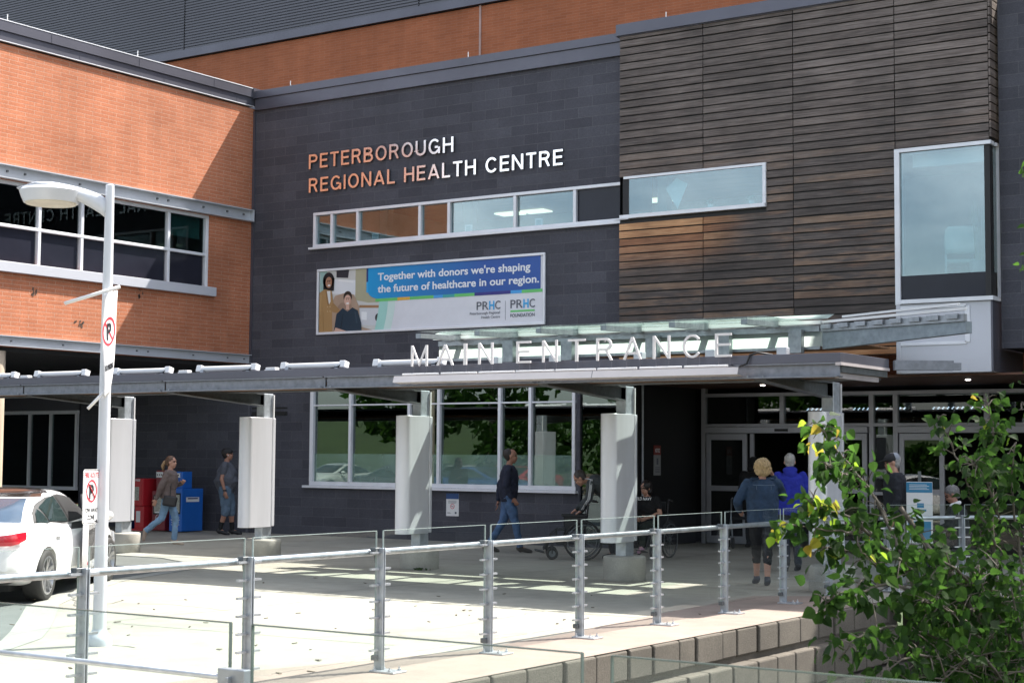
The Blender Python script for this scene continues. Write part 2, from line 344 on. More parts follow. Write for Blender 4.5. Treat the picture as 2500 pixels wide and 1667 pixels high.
mb = MB()      # saw-cut joints, cracks, and the lamp pole's shadow painted as a dark line
def slab_line(pts, wd, z=.005, jit=0):
    P = [Vector((p[0], p[1], 0)) for p in pts]
    if jit:
        Q = [P[0]]
        for a_, b_ in zip(P, P[1:]):
            n = max(2, int((b_-a_).length/.12))
            for k in range(1, n+1): Q.append(a_.lerp(b_, k/n)+Vector((random.uniform(-jit, jit), random.uniform(-jit, jit), 0)))
        P = Q
    for a_, b_ in zip(P, P[1:]):
        d = (b_-a_).normalized(); s_ = Vector((-d.y, d.x, 0))*wd/2
        mb.add([(*(a_-s_).xy, z), (*(a_+s_).xy, z), (*(b_+s_).xy, z), (*(b_-s_).xy, z)], [(0,1,2,3)])
g2 = lambda x, y: atZ(x, y).xy
slab_line([(-16.3, 14.9), (-8.2, 14.9)], .016); slab_line([(-20, 18.95), (-7.8, 18.95)], .018); slab_line([(-20, 22.4), (-5, 22.4)], .018); slab_line([(-12.9, 15), (-12.9, 25.5)], .018); slab_line([(-18.2, 15), (-18.2, 25.5)], .018)
slab_line([g2(295, 1473), g2(420, 1475), g2(560, 1490)], .012, jit=.02); slab_line([g2(245, 1460), g2(262, 1475), g2(300, 1466)], .015, jit=.03)
slab_line([g2(256, 1572), g2(290, 1576), g2(330, 1580)], .02, jit=.02); slab_line([g2(190, 1578), g2(140, 1583), g2(75, 1588)], .015, jit=.02); slab_line([g2(168, 1448), g2(178, 1462), g2(190, 1480)], .02, jit=.03); slab_line([g2(258, 1480), g2(256, 1500), g2(250, 1520)], .012, jit=.02)  # the line running left from the lamp base paints the pole's shadow
slab_line([(-12.2, 8.0), (-12.4, 11.2), (-12.3, 14.9)], .012, jit=.01); slab_line([(-8.9, 11.4), (-12.4, 11.2)], .014); slab_line([(-9.6, 14.9), (-9.4, 12.6), (-9.9, 11.4)], .007, jit=.03); slab_line([g2(1290, 1545), g2(1080, 1560), g2(960, 1548)], .007, jit=.03)
mb.build('seams_and_lamp_shadow', M['thin_line'])['kind'] = 'structure'
mb = MB()
for k in range(60):                       # scattered leaf litter and grit on the slab
    x, y = random.uniform(-15, -8), random.uniform(8.5, 17); s_ = random.uniform(.008, .022); a_ = random.uniform(0, 6.3)
    mb.ob((x, y, .008), (math.cos(a_)*s_*1.6, math.sin(a_)*s_*1.6, .002), (-math.sin(a_)*s_*.6, math.cos(a_)*s_*.6, 0), (0, 0, .003))
tag(mb.build('leaf_litter', paint('dry_litter', (.10, .075, .05), .9)), kind='stuff')
# pit floor
polysheet('pit_ground', [(-7.6, 4.3), (30, 4.3), (30, 30), (-7.6, 30)], -2.2, M['soil'])
polysheet('far_ground', [(-700, -700), (700, -700), (700, 700), (-700, 700)], -2.4, M['grass'])
mb = MB(); mb.add([(-90, -14, .02), (40, -14, .02), (40, -45, 4.5), (-90, -45, 4.5), (40, -90, 6), (-90, -90, 6)], [(0,1,2,3), (3,2,4,5)]); mb.build('grass_bank', M['grass'])['kind'] = 'structure'
# ------------------------------------------------------------------ retaining wall round the pit
rw = empty('retaining_wall', 'tan split concrete block retaining wall with dark vertical slots below the glass railing', 'wall', (EDGE, 12, 0))
def course(x_face, z0, z1, y0, y1, name, seed, axis='y'):
    rr = random.Random(seed); mb = MB(); y = y0
    while y < y1:
        L = rr.choice((.33, .42, .46, .5, .55)); d = rr.uniform(-.012, .012); e = min(y+L-.022, y1)
        if axis == 'y': mb.ob(((x_face-.75+d)/1+.375, (y+e)/2, (z0+z1)/2), (.375, 0, 0), (0, (e-y)/2, 0), (0, 0, (z1-z0)/2))
        else: mb.ob(((y+e)/2, x_face+.375+d, (z0+z1)/2), ((e-y)/2, 0, 0), (0, .375, 0), (0, 0, (z1-z0)/2))
        y += L
    o = mb.build(name, M['block'], None, bevel=.018); return o
def kid(o, par): o.parent = par; o.matrix_parent_inverse = par.matrix_world.inverted() if False else Matrix.Translation(-par.location); return o
kid(course(EDGE+.012, -.27, -.004, 4.4, 18.6, 'coping_course', 1), rw)
kid(course(EDGE+.10, -.70, -.33, 4.4, 18.8, 'block_course', 2), rw)
kid(course(EDGE+.18, -1.12, -.73, 4.4, 19.0, 'block_course', 3), rw)
kid(course(EDGE+.26, -1.55, -1.15, 4.4, 19.0, 'block_course', 4), rw)
kid(course(EDGE+.34, -2.3, -1.58, 4.4, 19.0, 'block_course', 5), rw)
mb = MB(); mb.box(EDGE-.6, EDGE-.03, 4.4, 18.9, -2.3, -.02); mb.box(EDGE-.1, 12, 19.3, 19.6, -2.3, -.05); kid(mb.build('backing', M['block']), rw)
kid(course(18.75, -.27, -.004, EDGE+.3, 6, 'coping_course', 6, 'x'), rw); kid(course(18.66, -1.0, -.33, EDGE+.4, 6, 'block_course', 7, 'x'), rw); kid(course(18.56, -2.3, -1.03, EDGE+.5, 6, 'block_course', 8, 'x'), rw)
# ------------------------------------------------------------------ rear building: brick band under ribbed metal siding
YB = 36
rb = empty('rear_building', 'tall rear block with orange brick band below grey ribbed metal siding', 'building', (-25, YB, 0))
mb = MB(); mb.add([(-90, YB, 0), (6, YB, 0), (6, YB, 14.02), (-90, YB, 14.02)], [(0,1,2,3)]); mb.add([(6, YB, 0), (6, YB+12, 0), (6, YB+12, 14), (6, YB, 14)], [(0,1,2,3)]); kid(mb.build('brick_wall', M['brick_x']), rb)
mb = MB(); pitch = .088; z = 14.28; prof = []
while z < 19.2: prof += [(z, .0), (z+.012, -.028), (z+pitch*.68, -.028), (z+pitch*.78, 0)]; z += pitch
rib = lambda x0, x1: mb.rings([[(x0, YB-.02+d, zz) for zz, d in prof], [(x1, YB-.02+d, zz) for zz, d in prof]], 0, False, False)
xj = [-90, -46, -36.75, -27.5, -18, -8, 6]
for a, b in zip(xj, xj[1:]): rib(a+.02, b-.02)
mb.add([(-90, YB, 14), (6, YB, 14), (6, YB, 19.2), (-90, YB, 19.2)], [(0,1,2,3)], 1); mb.add([(-90, YB, 19.2), (6, YB, 19.2), (6, YB+12, 19.2), (-90, YB+12, 19.2)], [(0,1,2,3)], 1)
kid(mb.build('metal_siding', [M['siding'], M['siding_gap']]), rb)
kid(MB().box(-90, 6, YB-.12, YB-.001, 14.03, 14.27).build('flashing', M['coping']), rb)
kid(MB().box(-25.42, -25.36, YB-.03, YB-.001, 8, 14.02).build('expansion_joint', paint('pink_joint', (.45, .30, .26), .6)), rb)
# ------------------------------------------------------------------ brick wing on the left
bw = empty('brick_wing', 'orange brick wing with long grid window, half in diagonal shadow', 'building', (XW, 22, 0))
PW = lambda y, z, d: (XW-d, y, z)
mb = wall_holes(MB(), 18.55, YF, 3.78, 9.1, [(18.7, 24.42, 5.12, 6.62)], .22, PW)
mb.add([(XW, 18.55, 3.78), (-50, 18.55, 3.78), (-50, 18.55, 9.1), (XW, 18.55, 9.1)], [(0,1,2,3)]); kid(mb.build('brick_wall', M['brick_y']), bw)
mb = MB(); mb.box(XW-.4, XW+.045, 18.5, YF-.01, 9.15, 9.32); mb.box(XW-.4, XW+.075, 18.47, YF-.01, 9.325, 9.51); mb.box(-50, XW-.4, 18.5, YF, 9.1, 9.2)
for y in (20.1, 22.3, 24.4): mb.box(XW-.3, XW+.08, y-.006, y+.006, 9.327, 9.514); mb.box(XW-.3, XW+.05, y+.7, y+.712, 9.152, 9.3)
kid(mb.build('roof_coping', M['coping']), bw); kid(MB().box(XW-.1, XW+.082, 18.46, YF-.02, 9.514, 9.53).box(XW, XW+.052, 18.47, YF-.05, 9.135, 9.149).build('coping_edge', M['white_metal']), bw)
mb = MB(); mb.box(XW-.1, XW+.015, 18.6, YF-.06, 6.64, 6.88); mb.box(XW, XW+.12, 18.6, YF-.06, 6.865, 6.885); mb.box(XW, XW+.12, 18.6, YF-.06, 6.63, 6.65); mb.box(XW, XW+.12, YF-.08, YF-.06, 6.65, 6.865); kid(mb.build('steel_lintel', M['pale_steel']), bw)
mb = MB()
for y in (19.2, 19.6, 20.9, 22.9, 23.2, 24.2, 24.9, 25.4): mb.ob((XW+.03, y, 6.77), (.02, 0, 0), (0, .018, 0), (0, 0, .018))
kid(mb.build('bolt', M['galv_dark']), bw)
mb = MB(); mb.box(XW-.1, XW+.015, 18.6, YF-.03, 3.6, 3.778); mb.box(XW, XW+.09, 18.6, YF-.03, 3.76, 3.777); mb.box(XW, XW+.09, 18.6, YF-.03, 3.585, 3.602); mb.box(XW+.016, XW+.02, 22.55, 22.56, 3.61, 3.76, ); kid(mb.build('steel_band', M['pale_steel']), bw)
mb = MB()
for y in (19.4, 20.6, 22.45, 22.75, 24.0, 25.0, 25.5): mb.ob((XW+.025, y, 3.68), (.015, 0, 0), (0, .014, 0), (0, 0, .014))
kid(mb.build('bolt', M['galv_dark']), bw)
wf = MB(); xg = XW-.08
def fr(a, b, c, d): wf.box(xg-.05, xg+.06, a, b, c, d)
fr(18.7, 24.42, 6.55, 6.62); fr(18.7, 24.34, 5.76, 5.82); fr(24.34, 24.42, 5.12, 6.55)
for y in (20.02, 21.04, 23.3): wf.box(xg-.05, xg+.057, y-.035, y+.035, 5.12, 6.55)
wn_ = kid(wf.build('window', M['white_metal'], None, bevel=.008), bw)
ys = [18.7, 19.99, 21.0, 23.26, 24.34]
wn_.location = (0, 0, 0)
def sub(o, par): o.parent = par; return o
for a, b in zip(ys, ys[1:]):
    sub(MB().box(xg-.01, xg, a+.04, b-.03, 5.82, 6.55).build('pane', M['glass_wing']), wn_)
    sub(MB().box(xg-.01, xg, a+.04, b-.03, 5.14, 5.76).build('spandrel_pane', M['dark_panel']), wn_)
kid(MB().box(XW-.2, XW+.10, 18.6, 24.56, 4.93, 5.118).build('window_sill', M['white_panel'], None, bevel=.006), bw)
# room behind the wing window
mb = MB(); mb.add([(XW-.25, 18.6, 4.6), (XW-5, 18.6, 4.6), (XW-5, 25.6, 4.6), (XW-.25, 25.6, 4.6)], [(0,1,2,3)]); mb.add([(XW-.25, 18.6, 7), (XW-5, 18.6, 7), (XW-5, 25.6, 7), (XW-.25, 25.6, 7)], [(0,1,2,3)], 1)
mb.add([(XW-5, 18.6, 4.6), (XW-5, 25.6, 4.6), (XW-5, 25.6, 7), (XW-5, 18.6, 7)], [(0,1,2,3)], 1); mb.add([(XW-.25, 24.6, 4.6), (XW-5, 24.6, 4.6), (XW-5, 24.6, 7), (XW-.25, 24.6, 7)], [(0,1,2,3)], 2); mb.add([(XW-.25, 18.6, 4.6), (XW-5, 18.6, 4.6), (XW-5, 18.6, 7), (XW-.25, 18.6, 7)], [(0,1,2,3)], 1)
mb.box(XW-.2, XW-.18, 23.34, 24.3, 6.12, 6.56, 3)
kid(mb.build('room', [M['int_floor'], M['dark_in'], M['int_wall'], paint('teal_blind', (.40, .80, .74), .6)]), bw)
# underside, column and storefront below the wing
mb = MB(); mb.box(-50, XW-.11, 18.6, YF, 3.5, 3.58); kid(mb.build('soffit', M['soffit_dark']), bw)
kid(MB().box(-34.0, -33.99, 19, 26, 0, 3.5).build('return_wall', M['stone_y']), bw)
kid(MB().lathe((-24.35, 19.2, 0), [(.24, 0), (.24, 3.5)], 28).build('column', M['cream'], None, True, auto=40), bw)
mb = MB(); XS0, XS1 = -32.6, -29.38
for a, b, c, d in ((XS0, XS1, 2.56, 2.64), (XS0, XS1, .80, .88)): mb.box(a, b, YF-.1, YF-.02, c, d)
for x in (-31.05, -30.31, -29.42, -32.3): mb.box(x-.03, x+.03, YF-.095, YF-.02, .88, 2.56)
sf = kid(mb.build('shop_window', M['white_metal']), bw)
for a, b in ((-32.3, -31.08), (-31.02, -30.34), (-30.28, -29.45)): sub(MB().box(a, b, YF-.05, YF-.04, .88, 2.56).build('pane', M['glass_low']), sf)
kid(MB().box(XS0, XS1, YF-.06, YF-.02, 2.645, 3.5).build('fascia_panel', M['siding']), bw)
# ------------------------------------------------------------------ dark stone building with ribbon window
sb = empty('stone_building', 'charcoal block hospital front with ribbon window and metal lettering', 'building', (-19.5, YF, 0))
PS = lambda x, z, d: (x, YF+d, z)
RW = (-22.36, -14.9, 5.97, 6.70); LW = (-22.36, -15.88, 1.03, 3.05); SP = (-15.80, -14.92, .06, 3.05)
mb = wall_holes(MB(), XW+.005, -14.84, 0, 9.05, [RW, LW, SP], .16, PS)
wall_holes(mb, -29.38, XW+.005, 0, 3.5, [], .1, PS)
mb.add(*[[(-7.95, YF, 3.42), (6, YF, 3.42), (6, YF, 13.6), (-7.95, YF, 13.6)], [(0,1,2,3)]]) if False else mb.add([(-7.95, YF, 3.42), (-5.7, YF, 3.42), (-5.7, YF, 9.6), (-7.95, YF, 9.6)], [(0,1,2,3)]); mb.add([(-5.7, YF, 3.42), (6, YF, 3.42), (6, YF, 13.8), (-5.7, YF, 13.8)], [(0,1,2,3)]); mb.add([(-7.95, YF, 3.42), (6, YF, 3.42), (6, YF+4, 3.42), (-7.95, YF+4, 3.42)], [(0,1,2,3)])
mb.add([(-5.7, YF, 9.5), (-5.7, YF+9, 9.5), (-5.7, YF+9, 13.8), (-5.7, YF, 13.8)], [(0,1,2,3)]); mb.add([(-5.7, YF, 13.8), (6, YF, 13.8), (6, YF+9, 13.8), (-5.7, YF+9, 13.8)], [(0,1,2,3)])
kid(mb.build('stone_wall', M['stone']), sb)
mb = MB(); mb.box(XW+.09, -14.86, YF-.07, YF+.35, 9.05, 9.30); mb.box(XW+.09, -14.86, YF-.11, YF+.35, 9.303, 9.46); mb.box(XW-.02, XW+.10, YF-.13, YF+.3, 9.3, 9.53)
mb.box(-40, 6, YF+.35, YF+9, 9.2, 9.3); kid(mb.build('roof_coping', M['coping']), sb)
kid(MB().box(XW+.001, XW+.06, YF-.03, YF+.002, 0, 9.05).build('corner_strip', M['coping']), sb)
mb = MB()       # ribbon window
zb, zt = RW[2], RW[3]; yg = YF+.05
xs = [-22.36, -21.86, -21.17, -19.57, -18.85, -17.28, -15.93, -14.86]
mb.box(RW[0], RW[1]+.05, YF-.02, YF+.09, zt-.06, zt); mb.box(RW[0], RW[1]+.05, YF-.02, YF+.09, zb, zb+.06)
for x in xs: mb.box(x-.032 if x != xs[0] else x, x+.032 if x != xs[0] else x+.07, YF-.017, YF+.09, zb+.06, zt-.06)
rwn = kid(mb.build('ribbon_window', M['white_metal'], None, bevel=.006), sb); kid(MB().box(RW[0]-.06, RW[1]+.05, YF-.09, YF+.1, zb-.045, zb-.002).build('window_sill', M['white_metal']), sb)
for i, (a, b) in enumerate(zip(xs, xs[1:])): sub(MB().box(a+.03, b-.03, yg, yg+.01, zb+.06, zt-.06).build('pane', M['dark_panel'] if i == 6 else M['glass_up']), rwn)
mb = MB()       # lower window
zb, zt = LW[2], LW[3]; xl = [-22.36, -21.29, -19.78, -19.05, -17.6, -16.9, -15.93]
mb.box(LW[0], LW[1], YF-.02, YF+.09, zb, zb+.08)
for x in xl: mb.box(x-.03 if x != xl[0] else x, x+.035 if x != xl[0] else x+.09, YF-.025, YF+.09, zb+.08, zt)
mb.box(LW[0], LW[1], YF-.0, YF+.09, 2.66, 2.69)
lw = kid(mb.build('window', M['white_metal'], None, bevel=.006), sb); kid(MB().box(LW[0]-.12, LW[1]+.05, YF-.1, YF+.1, zb-.05, zb-.002).build('window_sill', M['white_metal']), sb)
for a, b in zip(xl, xl[1:]): sub(MB().box(a+.03, b-.03, yg, yg+.01, zb+.08, zt).build('pane', M['glass_low']), lw); 
frost = glass('frosted_film', (.62, .74, .70), .12, .0, (.9, 1, .95), .3, (.35, .5, .44))
for a, b in zip(xl, xl[1:]): sub(MB().box(a+.03, b-.03, yg-.006, yg-.003, zb+.08, 1.68).build('frosted_film', frost), lw)
kid(MB().box(SP[0], SP[1], yg, yg+.01, SP[2], SP[3]).build('dark_pane', M['glass_low']), sb)
# rooms behind
def room(x0, x1, y0, y1, z0, z1, mats):
    mb = MB(); P = [(x0,y0,z0),(x1,y0,z0),(x1,y1,z0),(x0,y1,z0),(x0,y0,z1),(x1,y0,z1),(x1,y1,z1),(x0,y1,z1)]
    mb.add(P, [(0,1,2,3)], 0); mb.add(P, [(4,5,6,7)], 1); mb.add(P, [(2,3,7,6)], 2); mb.add(P, [(1,2,6,5)], 2); mb.add(P, [(3,0,4,7)], 2); return mb.build('room', mats)
kid(room(-22.6, -11.0, YF+.165, YF+5, 5.2, 7.1, [M['int_floor'], M['wood_soffit'], M['int_wall']]), sb)
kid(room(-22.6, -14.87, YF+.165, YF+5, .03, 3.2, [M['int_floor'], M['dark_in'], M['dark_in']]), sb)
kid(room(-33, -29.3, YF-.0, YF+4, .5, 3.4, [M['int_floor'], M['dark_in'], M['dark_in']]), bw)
ceil_lamp = emit('ceiling_light_glow', (1, .88, .62), .8)
for i, x in enumerate((-20.6, -19.9, -17.6, -16.8)):
    o = MB().box(x, x+.6, YF+4.1, YF+4.5, 7.06, 7.09).build('ceiling_light', ceil_lamp); tag(o, ['warm ceiling light seen through the brown tinted ribbon panes, leftmost', 'warm ceiling light in third ribbon pane, nearer the middle', 'warm ceiling light behind the widest teal ribbon pane', 'warm ceiling light behind the last teal ribbon pane'][i], 'ceiling light', 'warm ceiling lights behind the ribbon window')
for i, (x, lb) in enumerate(((-20.95, 'white picture frame standing on the sill of the wide brown ribbon pane'), (-18.6, 'white picture frame leaning at the left of the first teal ribbon pane'), (-16.95, 'white picture frame on the sill of the second teal ribbon pane'))):
    mb = MB(); mb.box(x, x+.17, YF+.2, YF+.22, 6.0, 6.2); o = mb.build('picture_frame', M['white'], None); tag(o, lb, 'picture frame', 'frames on the ribbon window sill'); sub(MB().box(x+.03, x+.14, YF+.197, YF+.199, 6.03, 6.17).build('picture', paint('pale_print', (.4, .5, .5), .5)), o)
# interior partition post
kid(MB().box(-21.7, -21.5, YF+1.4, YF+1.6, 5.2, 7.1).box(-19.5, -19.3, YF+1.4, YF+1.6, 5.2, 7.1).box(-14.5, -14.3, YF+.6, YF+.8, 5.2, 7.1).build('partition', M['int_wall']), sb)
kid(MB().box(-24.0, -23.0, YF-.012, YF-.002, 2.48, 2.56).box(-24.0, -23.0, YF-.012, YF-.002, 2.62, 2.65).build('vent_grille', M['black']), sb)
# ------------------------------------------------------------------ timber clad bay with strip window and corner window
YT = 25.45
tb = empty('timber_bay', 'upper storey bay clad in weathered dark horizontal boards with two windows', 'building', (-11.4, YT, 0))
px_ = [-14.83, -13.12, -11.40, -9.59, -8.03]
holes = [(-14.83, -11.90, 5.97, 6.735), (-9.59, -8.0, 3.0, 6.735)]
bh = .1405
for i, (a, b) in enumerate(zip(px_, px_[1:])):
    mb = MB(); z = 3.36
    while z < 9.33:
        segs = [(a+.008, b-.008)]
        for h in holes:
            if h[2]-.06 < z+bh*.5 < h[3]+.02:
                segs = [s for x0, x1 in segs for s in ((x0, min(x1, h[0])), (max(x0, h[1]), x1)) if s[1]-s[0] > .05]
        for x0, x1 in segs:
            dy = random.uniform(-.005, .005); tl = random.uniform(.002, .012); g0 = random.uniform(.009, .014)
            P = [(x0, YT+dy, z+g0), (x1, YT+dy, z+g0+random.uniform(-.002, .002)), (x1, YT+dy+tl, z+bh-.013), (x0, YT+dy+tl, z+bh-.013)]
            Q = [(p[0], YT+.035, p[2]) for p in P]; mb.add(P+Q, [(0,1,2,3),(0,4,5,1),(1,5,6,2),(2,6,7,3),(3,7,4,0)])
        z += bh
    kid(mb.build('board_panel', M['boards']), tb)
mb = MB(); z = 6.78                         # side return of the bay
while z < 9.3: mb.box(-8.03, -8.0, YT+.01, YF+.28, z+.01, z+bh-.012); z += bh
kid(mb.build('side_boards', M['boards']), tb)
mb = wall_holes(MB(), -14.83, -8.04, 3.36, 9.34, [holes[0], (-9.59, -8.04, 3.36, 6.735)], .3, lambda x, z, d: (x, YT+.04+d, z)); mb.add([(-14.835, YT+.045, 3.3), (-14.835, YF+1, 3.3), (-14.835, YF+1, 9.34), (-14.835, YT+.045, 9.34)], [(0,1,2,3)])
mb.box(-8.045, -8.035, YT+.04, YF+3, 6.74, 9.34); kid(mb.build('backing', M['black']), tb)
kid(MB().box(-14.88, -7.97, YT-.05, YF+.6, 9.345, 9.56).box(-14.88, -7.97, YT-.02, YF+.6, 9.33, 9.345).build('roof_coping', M['coping'], None, bevel=.006), tb)
mb = MB(); mb.box(-14.72, -11.9, YT-.03, YT+.1, 6.69, 6.735); mb.box(-11.96, -11.9, YT-.03, YT+.1, 6.03, 6.69)
sw = kid(mb.build('strip_window', M['white_metal']), tb); kid(MB().box(-14.78, -11.9, YT-.07, YT+.1, 5.965, 6.03).box(-14.9, -14.6, YT-.06, YT, 5.95, 5.963).build('window_sill', M['white_metal']), tb)
sub(MB().box(-14.62, -11.96, YT+.0, YT+.01, 6.03, 6.69).build('pane', M['glass_up']), sw); sub(MB().box(-14.75, -14.62, YT-.0, YT+.1, 6.03, 6.69).build('corner_post', M['black']), sw)
# corner window
cw = MB(); cw.box(-9.585, -9.50, YT-.06, YT+.12, 4.16, 6.72); cw.box(-9.50, -7.99, YT-.06, YT+.12, 6.66, 6.72); cw.box(-8.02, -7.97, YF+.05, YF+.12, 4.2, 6.66); cw.box(-8.02, -7.98, YT+.2, YF+.1, 6.66, 6.715)
cwo = kid(cw.build('corner_window', M['white_metal']), tb)
sub(MB().box(-9.5, -8.11, YT-.01, YT, 4.63, 6.66).build('pane', M['glass_up']), cwo); sub(MB().box(-8.03, -8.02, YT+.12, YF+.05, 4.63, 6.66).build('pane', M['glass_low']), cwo)
sub(MB().box(-9.5, -8.04, YT-.015, YT+.02, 4.24, 4.63).build('spandrel_pane', M['dark_panel']), cwo); sub(MB().box(-8.11, -8.02, YT-.02, YT+.10, 4.24, 6.66).build('corner_post', M['black']), cwo)
kid(MB().box(-9.5, -7.97, YT-.1, YF+.1, 4.17, 4.235).build('window_sill', M['white_metal']), tb)
mb = MB(); mb.box(-9.585, -8.03, YT-.04, YF+1.3, 3.04, 4.165); mb.box(-9.575, -9.50, YT-.055, YT-.04, 3.06, 4.165); kid(mb.build('white_panel_box', M['white_panel'], None, bevel=.005), tb)
mb = MB(); x0, x1, z0, z1 = -9.5, -8.42, 3.52, 4.10
for a, b, c, d in ((x0, x1, z1-.02, z1+.03), (x0, x1, z0-.03, z0+.02), (x1-.02, x1+.06, z0, z1)): mb.box(a, b, YT-.06, YT-.041, c, d)
kid(mb.build('panel_frame', M['white_metal']), tb)
kid(MB().box(-8.028, -8.0, YT-.03, YF+1.3, 3.05, 4.165).build('side_panel', M['coping']), tb)
kid(room(-11.0, -8.05, YT+.14, YF+4, 4.4, 7.0, [M['int_floor'], M['int_wall'], M['int_wall']]), tb)
kid(MB().box(-9.4, -8.2, YT+.3, YT+.33, 6.45, 6.66).build('roller_blind', M['white']), tb)
# chair and plant seen through the corner window
ch = empty('chair', 'pale upholstered chair seen through the tall corner window', 'chair', (-8.75, YT+.75, 4.45), R(20))
fab = paint('pale_fabric', (.75, .75, .66), .8)
sub(MB().box(-.26, .26, -.25, .25, .40, .47).build('seat', fab, None, bevel=.03), ch)
sub(MB().rings([[(x*.27*s_, -.27-.04*math.cos(x*1.3), z_) for x in (-1,-.8,-.3,.3,.8,1)]+[(x*.27*s_, -.22-.04*math.cos(x*1.3), z_) for x in (1,.8,.3,-.3,-.8,-1)] for z_, s_ in ((.55,.9),(.65,1),(.85,1),(.95,.95),(1.0,.8))]).build('backrest', fab, None, True), ch)
for sx in (-1, 1):
    for sy in (-1, 1): sub(MB().tube([(sx*.25, sy*.24, 0), (sx*.25, sy*.24, .68 if sy < 0 else .64)], .013).build('leg', M['white'], None, True), ch)
    sub(MB().tube([(sx*.25, -.24, .66), (sx*.25, .24, .64)], .016).build('armrest', M['white']), ch)
pl = empty('potted_plant', 'grey potted reed plant beside the chair in the corner window', 'plant', (-8.38, YT+.6, 4.42))
sub(MB().lathe((0, 0, 0), [(.13, 0), (.19, .45), (.17, .44), (.17, .4)], 20).build('pot', paint('grey_pot', (.3, .34, .36), .5), None, True, auto=40), pl)
mb = MB()
for k in range(26):
    a = random.uniform(0, 6.28); r = random.uniform(.02, .12); mb.tube([(r*math.cos(a), r*math.sin(a), .42), (r*1.3*math.cos(a), r*1.3*math.sin(a), .9), (r*2*math.cos(a), r*2*math.sin(a), random.uniform(1.1, 1.45))], [.008, .01, .003], 4)
sub(mb.build('stems', paint('dry_reed', (.33, .38, .26), .7)), pl)
for i, (x, lb) in enumerate(((-13.05, 'small round green succulent in white pot, left one on the strip window sill'), (-12.25, 'small bushy green succulent in white pot near the right end of the strip window sill'))):
    p_ = empty('succulent', lb, 'plant', (x, YT+.16, 6.04), group='succulents in the timber bay strip window'); mb = MB()
    for k in range(60):
        a, e = random.uniform(0, 6.28), random.uniform(0, 1.5); d = Vector((math.cos(a)*math.cos(e), math.sin(a)*math.cos(e), math.sin(e)))*random.uniform(.05, .1); mb.ell(Vector((0, 0, .08))+d, .02, .02, .012, None, 6, 4)
    sub(mb.build('foliage', paint('succulent_leaf', (.12, .25, .16), .6)), p_); sub(MB().lathe((0, 0, 0), [(.04, 0), (.055, .08)], 14).build('pot', M['white']), p_)
mb = MB(); mb.prism([(0, .30), (-.22, .12), (.02, -.26), (.22, .18)], (1, 0, 0), (0, 0, 1), (-13.75, YT+.2, 6.36), .004); tag(mb.build('paper_kite', paint('kite_paper', (.62, .74, .74), .6)), 'pale paper kite hanging in the timber bay strip window', 'kite')
# ------------------------------------------------------------------ recessed glazed entrance below the bay
YD = 28.5
en = empty('glazed_porch', 'recessed glazed porch with grey framed sliding doors under dark timber soffit', 'porch', (-11, YD, 0))
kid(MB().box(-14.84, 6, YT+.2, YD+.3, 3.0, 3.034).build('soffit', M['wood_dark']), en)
mb = MB(); mb.add([(-14.86, YF+.16, 0), (-14.86, YD, 0), (-14.86, YD, 3.0), (-14.86, YF+.16, 3.0)], [(0,1,2,3)]); kid(mb.build('side_wall', M['black']), en)
kid(MB().tube([(-14.82, YF+.62, 0), (-14.82, YF+.62, 3.0)], .025, 10).build('downpipe', M['galv']), en)
grey = paint('grey_door_frame', (.40, .40, .44), .4, .3, .05); M['grey_frame'] = grey
mb = MB(); XR = -4.5
mb.box(-14.62, XR, YD-.06, YD+.06, 2.83, 2.9); mb.box(-14.62, XR, YD-.06, YD+.06, 2.25, 2.31)
for x in (-14.66, -13.0, -11.22, -10.76, -9.09, -7.5, -6): mb.box(x-.045, x+.045, YD-.062, YD+.06, 0 if x in (-14.66, -11.22, -10.76, -7.5) else 2.31, 2.83 if x != -14.66 else 3.0)
mb.box(-11.175, -10.805, YD-.05, YD+.05, 1.0, 1.06); kid(mb.build('mullion_frame', grey, None, bevel=.006), en)
kid(MB().box(-14.6, XR, YD, YD+.01, 2.31, 2.83).build('transom_pane', M['glass_door']), en); kid(MB().box(-11.17, -10.81, YD, YD+.01, .05, 2.25).build('side_pane', M['glass_door']), en)
def slider(x0, x1, sensor):
    hd = kid(MB().box(x0, x1, YD-.12, YD+.05, 2.13, 2.248).build('door_header', grey, None, bevel=.006), en); sub(MB().box(sensor-.13, sensor+.13, YD-.15, YD-.12, 2.16, 2.21).build('door_sensor', M['black']), hd)
def leaf(x0, x1, y):
    mb = MB(); mb.box(x0, x0+.09, y-.025, y+.025, .02, 2.12); mb.box(x1-.09, x1, y-.025, y+.025, .02, 2.12); mb.box(x0+.09, x1-.09, y-.025, y+.025, 2.0, 2.12); mb.box(x0+.09, x1-.09, y-.025, y+.025, 1.02, 1.12); mb.box(x0+.09, x1-.09, y-.025, y+.025, .02, .16)
    o = kid(mb.build('sliding_door', grey, None, bevel=.004), en); sub(MB().box(x0+.09, x1-.09, y-.004, y+.004, .16, 2.0).build('pane', M['glass_door']), o)
slider(-14.6, -11.28, -12.98); slider(-10.7, -7.55, -9.05)
leaf(-14.58, -13.72, YD-.06); leaf(-12.15, -11.3, YD-.06); leaf(-10.68, -9.85, YD-.06); leaf(-8.4, -7.57, YD-.06); kid(MB().box(-13.68, -13.6, YD-.02, YD+.03, .02, 2.12).build('door_jamb', grey), en)
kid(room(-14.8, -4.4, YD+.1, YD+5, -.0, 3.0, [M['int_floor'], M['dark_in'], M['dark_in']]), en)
kid(MB().box(-4.5, 6, YD-.05, YD+.1, 0, 3.0).build('end_wall', M['stone']), en)
led = emit('led_strip_glow', (.75, .82, 1), 3); LEDB = paint('led_housing', (.3, .31, .33), .4)
